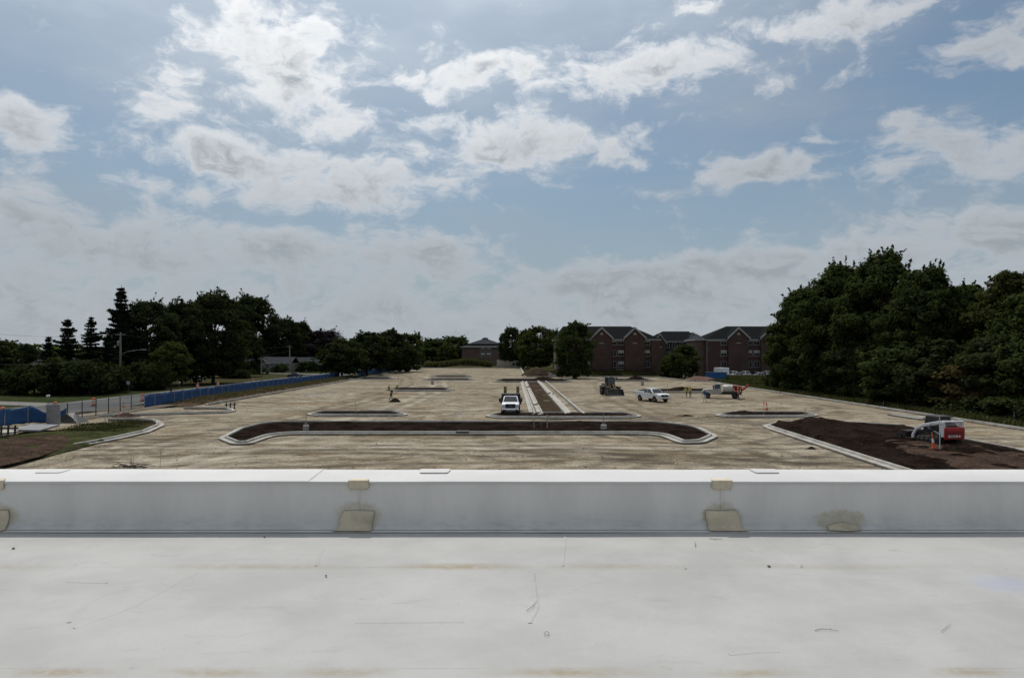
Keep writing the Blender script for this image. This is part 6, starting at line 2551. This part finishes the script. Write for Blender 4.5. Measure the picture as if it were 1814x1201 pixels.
# ---- compact track loader, seen from the rear
def track_loader(label, loc, rz):
    t = thing('track_loader', label, 'track loader', loc, rz)
    for s in (-1, 1):
        mb = MB()
        prof = [(-1.25, .22), (-1.1, .02), (.75, .02), (.95, .18), (.98, .36), (.80, .52), (-.15, .56), (-.95, .78), (-1.15, .74), (-1.28, .5)]
        mb.prism(prof, s * .78 - .20, s * .78 + .20, axis='y')
        tk = mb.build('track', RUBBER, t, bevel=.03)
        for k in range(18):
            x = -1.1 + 1.9 * k / 17
            m2 = MB()
            m2.box(x - .03, x + .03, s * .78 - .21, s * .78 + .21, -.005, .05)
            m2.build('tread_lug', RUBBER, tk)
        for x, r_ in ((-1.0, .2), (.78, .18), (-.5, .14), (-.05, .14), (.4, .14)):
            m2 = MB()
            m2.lathe([(r_, -.02), (r_ * .9, s * .03), (r_ * .3, s * .05)], (x, s * .985, .28 if r_ < .17 else (.45 if x < 0 else .28)), 12, axis='y')
            m2.build('roller', DARKSTEEL, tk)
    mb = MB()
    mb.prism([(-1.45, .42), (-1.5, 1.35), (-1.3, 1.45), (-.25, 1.40), (.85, .95), (.9, .35), (-1.2, .3)], -.56, .56, axis='y')
    mb.build('body', DARKSTEEL, t, bevel=.05, smooth=True)
    # red tailgate with lettering
    mb = MB()
    mb.prism([(-1.52, .38), (-1.72, .48), (-1.76, 1.18), (-1.68, 1.32), (-1.5, 1.34)], -.86, .86, axis='y')
    tg = mb.build('tailgate', RED, t, bevel=.05, seg=2)
    tg['label'] = 'red tailgate with white lettering'
    mb = MB()
    mb.box(-1.76, -1.735, -.20, .62, .60, .76)
    mb.build('white_decal', REFLECT, tg)
    cu = bpy.data.curves.new('tailgate_text', 'FONT')
    cu.body = 'Bobcat'
    cu.size = .19
    cu.align_x = 'CENTER'
    cu.align_y = 'CENTER'
    cu.extrude = .003
    cu.materials.append(BLACK)
    lettering('lettering', cu, tg, (-1.765, .21, .68), (R(90), 0, R(-90)))
    mb = MB()
    mb.box(-1.755, -1.735, -.42, -.28, .61, .75)
    mb.build('logo_plate', REFLECT, tg)
    mb = MB()
    for k in range(4):
        mb.box(-1.752, -1.72, -.6, .6, .86 + k * .06, .885 + k * .06)
    mb.build('louvre', BLACK, tg)
    for s in (-1, 1):
        mb = MB()
        mb.box(-1.73, -1.70, s * .70 - .09, s * .70 + .09, .86, 1.02)
        mb.build('tail_light', REDLENS, tg)
    # rear uprights and lift arms
    for s in (-1, 1):
        mb = MB()
        mb.prism([(-1.60, .62), (-1.35, .55), (-1.20, 1.10), (-1.22, 1.72), (-1.40, 1.80), (-1.62, 1.70)], s * .82 - .09, s * .82 + .09, axis='y')
        mb.build('rear_upright', WHITEPAINT, t, bevel=.03)
        mb = MB()
        mb.prism([(-1.58, 1.60), (-1.48, 1.80), (-1.15, 1.78), (.35, 1.44), (1.12, 1.08), (1.52, .55), (1.54, .25), (1.34, .24), (1.28, .52), (.98, .92), (.28, 1.22), (-1.2, 1.54)], s * .88 - .075, s * .88 + .075, axis='y')
        am = mb.build('lift_arm', WHITEPAINT, t, bevel=.025)
        mb = MB()
        mb.prism([(-1.12, 1.10), (-1.0, 1.42), (.25, 1.14), (.62, .92), (.2, .86)], s * .80 - .03, s * .80 + .03, axis='y')
        mb.build('side_cover', BLACK, am)
        cu = bpy.data.curves.new('arm_text', 'FONT')
        cu.body = 'Bobcat'
        cu.size = .11
        cu.align_x = 'CENTER'
        cu.extrude = .002
        cu.materials.append(BLACK)
        lettering('arm_lettering', cu, am, (-.5, s * .958, 1.50), (R(90), R(13) * -s if s > 0 else R(13), R(180) if s > 0 else 0))
        mb = MB()
        mb.tube([(-1.1, s * .74, .75), (.1, s * .80, 1.25)], .055, 8)
        mb.build('hydraulic_cylinder', STEEL, t)
    mb = MB()
    mb.box(-1.64, -1.42, -.90, .90, 1.68, 1.82)
    mb.build('rear_crossbar', WHITEPAINT, t, bevel=.04)
    mb = MB()
    mb.prism([(-1.5, 1.20), (-1.45, 1.45), (-1.05, 1.62), (-.7, 1.60), (-.7, 1.3)], -.5, .5, axis='y')
    mb.build('engine_cover', BLACK, t, bevel=.03)
    # cab
    mb = MB()
    for x, xt in ((-.75, -.72), (.72, .48)):
        for s in (-1, 1):
            mb.bar((x, s * .50, .95), (xt, s * .48, 2.02), .075)
    mb.box(-.76, .6, -.53, .53, .92, 1.10)
    cf = mb.build('cab_frame', BLACK, t)
    mb = MB()
    mb.loft([[(-.98, -.58, 2.0), (.66, -.58, 2.0), (.66, .58, 2.0), (-.98, .58, 2.0)], [(-.9, -.52, 2.12), (.56, -.52, 2.12), (.56, .52, 2.12), (-.9, .52, 2.12)]])
    mb.build('cab_roof', DARKSTEEL, t, bevel=.02)
    panel(cf, 'rear_window', [(-.77, .46, 1.3), (-.77, -.46, 1.3), (-.745, -.45, 1.98), (-.745, .45, 1.98)], GLASS)
    panel(cf, 'windscreen', [(.74, -.46, 1.05), (.74, .46, 1.05), (.5, .45, 1.98), (.5, -.45, 1.98)], GLASS)
    for s in (-1, 1):
        q = [(-.68, s * .51, 1.12), (.66, s * .51, 1.12), (.44, s * .49, 1.98), (-.66, s * .49, 1.98)]
        panel(cf, 'side_window', q if s < 0 else q[::-1], GLASS)
    # soil conditioner on the front
    mb = MB()
    mb.box(1.45, 1.62, -.75, .75, .22, .85)
    at_ = mb.build('attachment_plate', DARKSTEEL, t, bevel=.02)
    mb = MB()
    mb.tube([(2.2, -1.05, .42), (2.2, 1.05, .42)], .17, 12)
    mb.build('rake_drum', DARKSTEEL, at_)
    for k in range(22):
        a = k * 2.4
        y = -1.0 + 2.0 * k / 21
        m2 = MB()
        m2.bar((2.2 + math.cos(a) * .15, y, .42 + math.sin(a) * .15), (2.2 + math.cos(a) * .25, y, .42 + math.sin(a) * .25), .035)
        m2.build('rake_tooth', STEEL, at_)
    mb = MB()
    mb.bar((1.55, -.5, .6), (2.2, -.5, .75), .08)
    mb.bar((1.55, .5, .6), (2.2, .5, .75), .08)
    mb.box(1.75, 2.5, -1.08, 1.08, .70, .75)
    mb.build('rake_hood', DARKSTEEL, at_)
    for s in (-1, 1):
        wheel(t, 2.85, s * .85, .26, .16, .5, GREYMETAL, s)
        mb = MB()
        mb.bar((2.3, s * .85, .74), (2.85, s * .85, .55), .07)
        mb.bar((2.85, s * .75, .62), (2.85, s * .75, .26), .05)
        mb.build('caster_arm', DARKSTEEL, t)
    return t


track_loader('white and red compact track loader in the large topsoil island', G(1660, 784, .28) , heading(12))


# ---- concrete truck: white cab to the left, tank body, red hopper frame behind
def body_truck(label, loc, rz):
    t = thing('concrete_truck', label, 'truck', loc, rz)
    mb = MB()
    mb.box(-3.0, 2.6, -.42, .42, .62, .88)
    mb.build('chassis', DARKSTEEL, t)
    mb = MB()
    mb.prism([(1.2, .70), (1.2, 1.52), (2.15, 1.45), (2.85, 1.30), (2.95, .80), (2.8, .62)], -.95, .95, axis='y')
    mb.build('hood', DUSTYWHITE, t, bevel=.07, seg=2, smooth=True)
    mb = MB()
    mb.box(.02, 1.28, -1.0, 1.0, .70, 1.5)
    mb.build('cab_lower', DUSTYWHITE, t, bevel=.05)
    greenhouse(t, .02, .10, 1.0, 1.30, .98, .86, 1.48, 2.30, DUSTYWHITE, ((.12, .82),))
    for s in (-1, 1):
        wheel(t, 2.1, s * .92, .46, .28, .5, GREYMETAL, s)
        wheel(t, -2.0, s * .82, .46, .54, .5, GREYMETAL, s)
        mb = MB()
        mb.box(2.6, 2.94, s * .74 - .17, s * .74 + .17, .95, 1.18)
        mb.build('headlight', LAMP, t, bevel=.03)
        mb = MB()
        mb.box(1.15, 1.3, s * 1.2 - .1, s * 1.2 + .1, 1.6, 2.0)
        mb.build('mirror', BLACK, t, bevel=.02)
    mb = MB()
    mb.box(2.85, 3.05, -.98, .98, .50, .76)
    mb.build('front_bumper', CHROME, t, bevel=.04)
    mb = MB()
    mb.box(2.90, 2.955, -.5, .5, .82, 1.22)
    mb.build('grille', BLACK, t)
    mb = MB()
    mb.box(-3.1, -.1, -1.1, 1.1, .92, 1.06)
    mb.build('bed_floor', DARKSTEEL, t)
    mb = MB()
    mb.prism([(-.95, 1.07), (.95, 1.07), (1.08, 1.35), (.95, 1.85), (.6, 2.12), (-.6, 2.12), (-.95, 1.85), (-1.08, 1.35)], -1.7, -.25, axis='x')
    tk = mb.build('tank', DUSTYWHITE, t, bevel=.05, smooth=True)
    for k in range(3):
        m2 = MB()
        x = -1.6 + .62 * k
        m2.prism([(-1.0, 1.07), (1.0, 1.07), (1.12, 1.35), (.99, 1.88), (.62, 2.16), (-.62, 2.16), (-.99, 1.88), (-1.12, 1.35)], x, x + .06, axis='x')
        m2.build('tank_band', STEEL, tk)
    mb = MB()
    for s in (-1, 1):
        mb.bar((-1.8, s * 1.05, 1.08), (-1.8, s * 1.05, 2.0), .09)
        mb.bar((-3.0, s * 1.05, 1.08), (-3.0, s * 1.05, 1.9), .09)
        mb.bar((-1.8, s * 1.05, 1.96), (-3.0, s * 1.05, 1.86), .08)
        mb.bar((-1.8, s * 1.05, 1.1), (-3.0, s * 1.05, 1.8), .06)
    mb.build('red_frame', RED, t)
    mb = MB()
    mb.loft([[(-2.7, -.35, 1.1), (-2.0, -.35, 1.1), (-2.0, .35, 1.1), (-2.7, .35, 1.1)], [(-2.95, -.95, 1.9), (-1.85, -.95, 1.9), (-1.85, .95, 1.9), (-2.95, .95, 1.9)]])
    mb.build('hopper', RED, t, bevel=.02)
    mb = MB()
    mb.tube([(-2.9, 0, 1.25), (-3.6, .1, 1.7), (-4.1, .15, 2.25)], .16, 10)
    mb.build('auger', RED, t, smooth=True)
    return t


body_truck('white truck with red hopper frame where the crew is working', G(1278, 705.5), heading(74))


# ---- ordinary parked cars
def car(label, loc, rz, col, suv=False, group=None):
    t = thing('parked_car', label, 'car', loc, rz, group)
    pm = mat('car_paint_%d' % (hash(col) & 9999), col, .3, .03, 1, spec=.6)
    h = 1.72 if suv else 1.45
    zb = 1.02 if suv else .92
    mb = MB()
    mb.prism([(-2.2, .45), (-2.25, .9), (-2.1, zb), (.95, zb + .02), (2.05, zb - .18), (2.25, .65), (2.15, .32), (-2.1, .32)], -.88, .88, axis='y')
    mb.build('body', pm, t, bevel=.07, seg=2, smooth=True)
    greenhouse(t, -2.0 if suv else -1.75, -1.75 if suv else -1.05, .35, 1.1, .82, .66, zb - .02, h, pm, ((.1, .42), (.46, .86)))
    for x in (-1.35, 1.4):
        for s in (-1, 1):
            wheel(t, x, s * .80, .33, .22, .62, None, s)
    for s in (-1, 1):
        mb = MB()
        mb.box(1.9, 2.2, s * .66 - .16, s * .66 + .16, .64, .78)
        mb.build('headlight', LAMP, t, bevel=.02)
        mb = MB()
        mb.box(-2.26, -2.14, s * .68 - .14, s * .68 + .14, .72, .90)
        mb.build('tail_light', REDLENS, t)
        mb = MB()
        mb.box(.72, .9, s * .96 - .08, s * .96 + .08, zb, zb + .14)
        mb.build('mirror', pm, t, bevel=.02)
    return t


GRP = 'cars parked before the right brick hall'
for px, d, col, suv, rz, lb in [(1306, 204, (.62, .62, .62), 0, 84, 'white sedan behind the weeds, third from the box truck'), (1319, 207, (.55, .56, .57), 1, 8, 'silver car nose on behind the white sedan'), (1336, 208, (.05, .05, .055), 1, 5, 'dark car in the middle of the row at the right hall'),
                                (1345, 203, (.66, .66, .66), 0, 80, 'white sedan in the middle of the row at the right hall'), (1357, 208, (.4, .41, .42), 1, 4, 'grey car behind the middle white sedan'), (1371, 202, (.45, .46, .48), 0, 60, 'silver sedan at the right end of the row by the grove'),
                                (1298, 209, (.5, .5, .5), 1, 6, 'pale grey car next to the white box truck')]:
    car(lb, (X(px, d), d, -.02), heading(rz), col, suv, GRP)
car('dark car passing behind the blue fence in front of the ranch house', G(522, 669, -.06) , heading(70), (.03, .03, .035))
car('white car far along the street beyond the fence gap', (-57, 232, -.06), heading(0), (.6, .6, .6))
# white box truck and blue dumpster
t = thing('box_truck', 'white box truck behind the blue dumpster', 'truck', (X(1274, 207), 207, -.02), heading(22))
mb = MB()
mb.box(-3.0, 1.0, -1.1, 1.1, .8, 2.75)
mb.build('cargo_box', WHITEPAINT, t, bevel=.04)
mb = MB()
mb.prism([(1.05, .5), (1.05, 2.1), (1.5, 2.1), (2.05, 1.35), (2.5, 1.2), (2.6, .5)], -.95, .95, axis='y')
cb = mb.build('cab', WHITEPAINT, t, bevel=.05)
panel(cb, 'windscreen', [(1.54, -.85, 2.08), (2.06, -.85, 1.38), (2.06, .85, 1.38), (1.54, .85, 2.08)], GLASS)
for s in (-1, 1):
    panel(cb, 'side_window', [(1.15, s * .955, 1.4), (1.85, s * .955, 1.4), (1.5, s * .955, 2.0), (1.15, s * .955, 2.0)][::-s], GLASS)
    for x in (-2, 1.8):
        wheel(t, x, s * .85, .40, .26, .5, GREYMETAL, s)
t = thing('dumpster', 'blue steel dumpster in front of the right brick hall', 'dumpster', (X(1268, 190), 190, -.1), R(-8))
mb = MB()
mb.prism([(-2.6, .15), (2.4, .15), (2.7, 1.9), (-2.7, 1.9)], -1.1, 1.1, axis='y')
b = mb.build('bin', BLUEPAINT, t, bevel=.03)
for k in range(7):
    mb = MB()
    x = -2.3 + k * .75
    mb.box(x - .06, x + .06, -1.18, -1.102, .2, 1.8)
    mb.build('rib', BLUEPAINT, b)
mb = MB()
mb.box(-2.78, 2.78, -1.2, 1.2, 1.86, 2.0)
mb.build('rim', BLUEPAINT, t)
mb = MB()
mb.box(-2.6, 2.6, -1.06, 1.06, 1.9, 2.004)
mb.build('contents', DARKSTEEL, t)


# ---- small excavator and debris among the spoil heaps
t = thing('debris_pile', 'tangle of pale branches and broken concrete by the spoil heaps', 'debris pile', (X(990, 209), 209, -.1))
rb = random.Random(2)
for k in range(26):
    mb = MB()
    x, y_, z_ = rb.uniform(-3, 3.4), rb.uniform(-1, 1), rb.uniform(.1, 1.0)
    s = rb.uniform(.25, .6)
    mb.loft([[(x + s * math.cos(a) * rb.uniform(.7, 1.2), y_ + s * math.sin(a) * rb.uniform(.7, 1.2), z_ - s * .5) for a in (0, 1.4, 2.7, 4.1, 5.3)],
             [(x + s * .8 * math.cos(a) * rb.uniform(.7, 1.2), y_ + s * .8 * math.sin(a) * rb.uniform(.7, 1.2), z_ + s * .4) for a in (0, 1.4, 2.7, 4.1, 5.3)]])
    mb.build('chunk', CONC if k % 3 else BROWN, t)
for k in range(16):
    mb = MB()
    a = Vector((rb.uniform(-1.5, 2), rb.uniform(-.8, .8), rb.uniform(.2, .8)))
    b = a + Vector((rb.uniform(-1.2, 1.2), rb.uniform(-.5, .5), rb.uniform(.8, 2.6)))
    mb.tube([a, a.lerp(b, .5) + Vector((.1, 0, .1)), b], [.07, .05, .02], 5)
    mb.build('branch', DRYWEED if False else LATH, t)


# ================================================================== PEOPLE
SKIN = mat('skin', (.36, .21, .15), .6, .08, 5)
HIVIS = mat('hi_vis_yellow', (.42, .40, .06), .7, .1, 5)
HIVISO = mat('hi_vis_orange', (.50, .13, .05), .7, .1, 5)
JEANS = mat('work_trousers', (.10, .075, .055), .85, .2, 4)
WHITET = mat('pale_trousers', (.56, .55, .52), .8, .08, 4)
BLUET = mat('blue_shirt', (.05, .09, .22), .8, .12, 4)
DARKT = mat('dark_clothes', (.03, .03, .035), .85, .2, 4)
BOOT = mat('work_boots', (.06, .042, .03), .8, .2, 6)
HATW = mat('hard_hat_white', (.68, .68, .66), .4, .05)
HATY = mat('hard_hat_yellow', (.55, .42, .05), .4, .05)


def person(label, loc, rz, J, shirt, trousers, hat, vest=None, scale=1.0):
    """J: joint name -> (x, y, z) with the body facing +X; one skinned figure"""
    t = thing('person', label, 'person', loc, rz)
    t.scale = (scale,) * 3
    names = ['pelvis', 'belly', 'chest', 'neck', 'head', 'crown']
    chain = [('pelvis', 'belly'), ('belly', 'chest'), ('chest', 'neck'), ('neck', 'head'), ('head', 'crown')]
    rad = dict(pelvis=.135, belly=.125, chest=.15, neck=.058, head=.088, crown=.07)
    for s in 'LR':
        chain += [('chest', 'sh' + s), ('sh' + s, 'el' + s), ('el' + s, 'wr' + s), ('wr' + s, 'ha' + s), ('pelvis', 'hp' + s), ('hp' + s, 'kn' + s), ('kn' + s, 'an' + s), ('an' + s, 'to' + s)]
        names += [n + s for n in ('sh', 'el', 'wr', 'ha', 'hp', 'kn', 'an', 'to')]
        rad.update({'sh' + s: .075, 'el' + s: .05, 'wr' + s: .036, 'ha' + s: .045, 'hp' + s: .105, 'kn' + s: .068, 'an' + s: .05, 'to' + s: .045})
    # fingers
    vs = [J[n] for n in names]
    ix = {n: i for i, n in enumerate(names)}
    es = [(ix[a], ix[b]) for a, b in chain]
    rr = [rad[n] for n in names]
    for s in 'LR':
        h, w = Vector(J['ha' + s]), Vector(J['wr' + s])
        d = (h - w).normalized()
        sd = d.cross(Vector((0, 0, 1)))
        sd = (sd if sd.length > .1 else Vector((0, 1, 0))).normalized()
        for k in range(4):
            i0 = len(vs)
            b0 = h + sd * (-.03 + .02 * k)
            vs += [tuple(b0 + d * .035), tuple(b0 + d * (.075 + .012 * (k in (1, 2))) - Vector((0, 0, .012)))]
            rr += [.010, .008]
            es += [(ix['ha' + s], i0), (i0, i0 + 1)]
        i0 = len(vs)
        vs += [tuple(w + d * .03 + sd * .045), tuple(w + d * .06 + sd * .06)]
        rr += [.012, .009]
        es += [(ix['wr' + s], i0), (i0, i0 + 1)]
    me = bpy.data.meshes.new('skeleton')
    me.from_pydata(vs, es, [])
    tmp = bpy.data.objects.new('tmp_body', me)
    COL.objects.link(tmp)
    md = tmp.modifiers.new('skin', 'SKIN')
    md.use_smooth_shade = True
    for i, sv in enumerate(me.skin_vertices[0].data):
        sv.radius = (rr[i], rr[i] * (.8 if i == ix['chest'] or i == ix['belly'] else 1))
        sv.use_root = (i == 0)
    sb = tmp.modifiers.new('sub', 'SUBSURF')
    sb.levels = sb.render_levels = 1
    dg = bpy.context.evaluated_depsgraph_get()
    bm_ = bpy.data.meshes.new_from_object(tmp.evaluated_get(dg))
    bpy.data.objects.remove(tmp)
    bm_.materials.clear()
    for m in (shirt, trousers, SKIN, BOOT):
        bm_.materials.append(m)
    segs = []
    for a, b in chain:
        k = 0
        if a[:2] in ('hp', 'kn') or b[:2] == 'hp':
            k = 1
        if a[:2] == 'an':
            k = 3
        if a in ('neck', 'head') or a[:2] == 'wr' or a[:2] == 'el':
            k = 2
        segs.append((Vector(J[a]), Vector(J[b]), k))
    for p in bm_.polygons:
        c = p.center
        best, bk = 9, 0
        for a, b, k in segs:
            ab = b - a
            u = max(0, min(1, (c - a).dot(ab) / max(ab.length_squared, 1e-6)))
            dd = (c - (a + ab * u)).length
            if k == 0 and c.z < J['pelvis'][2] + .02 and dd > .05 and False:
                k = 1
            if dd < best:
                best, bk = dd, k
        p.material_index = bk
        p.use_smooth = True
    obj('body', bm_, t)
    hd = Vector(J['head'])
    cr = Vector(J['crown'])
    up = (cr - hd).normalized()
    if hat:
        mb = MB()
        mb.lathe([(.135, 0), (.135, .012), (.112, .02), (.108, .06), (.085, .11), (.04, .135), (.005, .14)], (0, 0, 0), 14)
        o = mb.build('hard_hat', hat, t, smooth=True)
        o.location = hd + up * .055
        o.rotation_euler = up.to_track_quat('Z', 'Y').to_euler()
    # face
    f = Vector((1, 0, 0))
    f = (f - up * f.dot(up)).normalized()
    sd = up.cross(f)
    mb = MB()
    n0 = hd + f * .085 - up * .01
    mb.loft([[tuple(n0 + sd * .018 + up * .03), tuple(n0 - sd * .018 + up * .03), tuple(n0 - sd * .02 - up * .03), tuple(n0 + sd * .02 - up * .03)], [tuple(n0 + f * .03 + sd * .004 - up * .01), tuple(n0 + f * .03 - sd * .004 - up * .01), tuple(n0 + f * .03 - sd * .008 - up * .026), tuple(n0 + f * .03 + sd * .008 - up * .026)]])
    mb.build('nose', SKIN, t)
    for s in (-1, 1):
        mb = MB()
        mb.lathe([(.004, -.012), (.012, 0), (.004, .012)], tuple(hd + f * .082 + sd * (s * .035) + up * .022), 8)
        mb.build('eye', BLACK, t)
        mb = MB()
        mb.lathe([(.006, -.03), (.018, 0), (.006, .03)], tuple(hd + sd * (s * .092) + up * .0), 8)
        mb.build('ear', SKIN, t)
    mb = MB()
    mm = hd + f * .084 - up * .055
    mb.bar(tuple(mm - sd * .022), tuple(mm + sd * .022), .008)
    mb.build('mouth', REDLENS, t)
    if vest:
        ch, be, pe = Vector(J['chest']), Vector(J['belly']), Vector(J['pelvis'])
        up2 = (ch - pe).normalized()
        sd2 = (Vector(J['shL']) - Vector(J['shR'])).normalized()
        f2 = sd2.cross(up2).normalized()
        rings = []
        for c, w, d_ in ((pe - up2 * .02, .185, .155), (be, .18, .155), (ch, .20, .17), (ch + up2 * .10, .165, .115)):
            rings.append([tuple(c + sd2 * (w * math.cos(a)) + f2 * (d_ * math.sin(a))) for a in [2 * math.pi * k / 14 for k in range(14)]])
        mb = MB()
        mb.loft(rings, cap=False)
        v_ = mb.build('vest', vest, t, smooth=True)
        mb = MB()
        mb.loft([[tuple(be + up2 * dz + sd2 * (.187 * math.cos(a)) + f2 * (.162 * math.sin(a))) for a in [2 * math.pi * k / 14 for k in range(14)]] for dz in (-.025, .025)], cap=False)
        mb.build('reflective_stripe', REFLECT, v_)
    return t


def stand(step=.12, lean=0.0, arms='down', twist=0):
    J = dict(pelvis=(0, 0, .95), belly=(.02 + lean * .1, 0, 1.12), chest=(.02 + lean * .28, 0, 1.34 - lean * .03), neck=(.03 + lean * .42, 0, 1.53 - lean * .06), head=(.06 + lean * .52, 0, 1.65 - lean * .09), crown=(.05 + lean * .58, 0, 1.75 - lean * .11))
    for s, q in (('L', 1), ('R', -1)):
        J['sh' + s] = (.02 + lean * .36, q * .19, 1.43 - lean * .05)
        J['hp' + s] = (0, q * .10, .90)
        J['kn' + s] = (q * step * .5 + .03, q * .11, .50)
        J['an' + s] = (q * step - .02, q * .12, .09)
        J['to' + s] = (q * step + .15, q * .14, .045)
        if arms == 'down':
            J['el' + s] = (.0 + lean * .36, q * .25, 1.14)
            J['wr' + s] = (.10 + lean * .4, q * .26, .91)
            J['ha' + s] = (.13 + lean * .4, q * .25, .83)
        elif arms == 'fore':
            J['el' + s] = (.06 + lean * .36, q * .25, 1.15)
            J['wr' + s] = (.30 + lean * .4, q * .16, 1.10)
            J['ha' + s] = (.38 + lean * .4, q * .13, 1.10)
        else:
            J['el' + s] = (.22 + lean * .36, q * .24, 1.24)
            J['wr' + s] = (.46 + lean * .36, q * .20, 1.32)
            J['ha' + s] = (.54 + lean * .36, q * .19, 1.34)
    return J


def kneel(fwd=.5):
    J = dict(pelvis=(0, 0, .46), belly=(.10 * fwd, 0, .62), chest=(.34 * fwd, 0, .80), neck=(.56 * fwd, 0, .94), head=(.70 * fwd, 0, 1.03), crown=(.74 * fwd, 0, 1.13))
    for s, q in (('L', 1), ('R', -1)):
        J['sh' + s] = (.44 * fwd, q * .18, .88)
        J['el' + s] = (.60 * fwd + .05, q * .22, .62)
        J['wr' + s] = (.70 * fwd + .18, q * .16, .40)
        J['ha' + s] = (.70 * fwd + .24, q * .14, .32)
        J['hp' + s] = (.02, q * .11, .42)
        J['kn' + s] = (.36, q * .14, .10 if q > 0 else .44)
        J['an' + s] = (-.04, q * .13, .10) if q > 0 else (.36, q * .14, .08)
        J['to' + s] = (-.16, q * .13, .05) if q > 0 else (.50, q * .14, .05)
    return J


person('worker in yellow vest, left of the pair near the white pickup', G(1216.5, 704), R(200), stand(.10, .5, 'fore'), HIVIS, JEANS, HATY, HIVIS)
person('worker in yellow vest, right of the pair, standing upright', G(1223, 704), R(230), stand(.06, .1, 'fore'), HIVIS, JEANS, HATY, HIVIS)
person('worker in blue shirt and pale trousers before the white truck cab', G(1248.5, 711.5), R(100), stand(.16, .15, 'fore'), BLUET, WHITET, HATW)
person('worker in orange vest standing behind the red hopper', G(1308.5, 708), R(170), stand(.10, .05, 'up'), HIVISO, JEANS, HATY, HIVISO)
person('worker with dark clothes kneeling at the left end of the thin island', G(687, 692), R(-10), kneel(.5), HIVIS, DARKT, HATY, None)
person('worker in yellow vest kneeling, second at the thin island', G(702, 691.5), R(-40), kneel(.6), HIVIS, JEANS, HATW, HIVIS)
person('worker in dark clothes standing beside the small black soil heap', G(692.5, 709), R(-30), stand(.14, .3, 'fore'), DARKT, DARKT, HATY, None)
# rod and screed tools held by the crew
for k, (px, py, h, tl, lb) in enumerate([(696.5, 710, 2.0, .15, 'pale survey rod standing beside the worker at the black heap'), (1313, 708.5, 1.6, -.1, 'shovel held upright by the worker behind the red hopper')]):
    t = thing('survey_rod' if k == 0 else 'shovel', lb, 'tool', G(px, py))
    mb = MB()
    mb.tube([(0, 0, 0), (tl, 0, h)], .022, 6)
    mb.build('rod' if k == 0 else 'handle', REFLECT if k == 0 else WOOD, t)
    mb = MB()
    if k == 0:
        mb.tube([(0, 0, .5), (.35, .1, 0)], .018, 5)
        mb.tube([(0, 0, .5), (-.3, -.15, 0)], .018, 5)
        mb.build('leg', STEEL, t)
    else:
        mb.prism([(-.12, 0), (0, -.14), (.12, 0), (.10, .22), (-.10, .22)], -.012, .012, axis='y')
        mb.build('blade', STEEL, t)
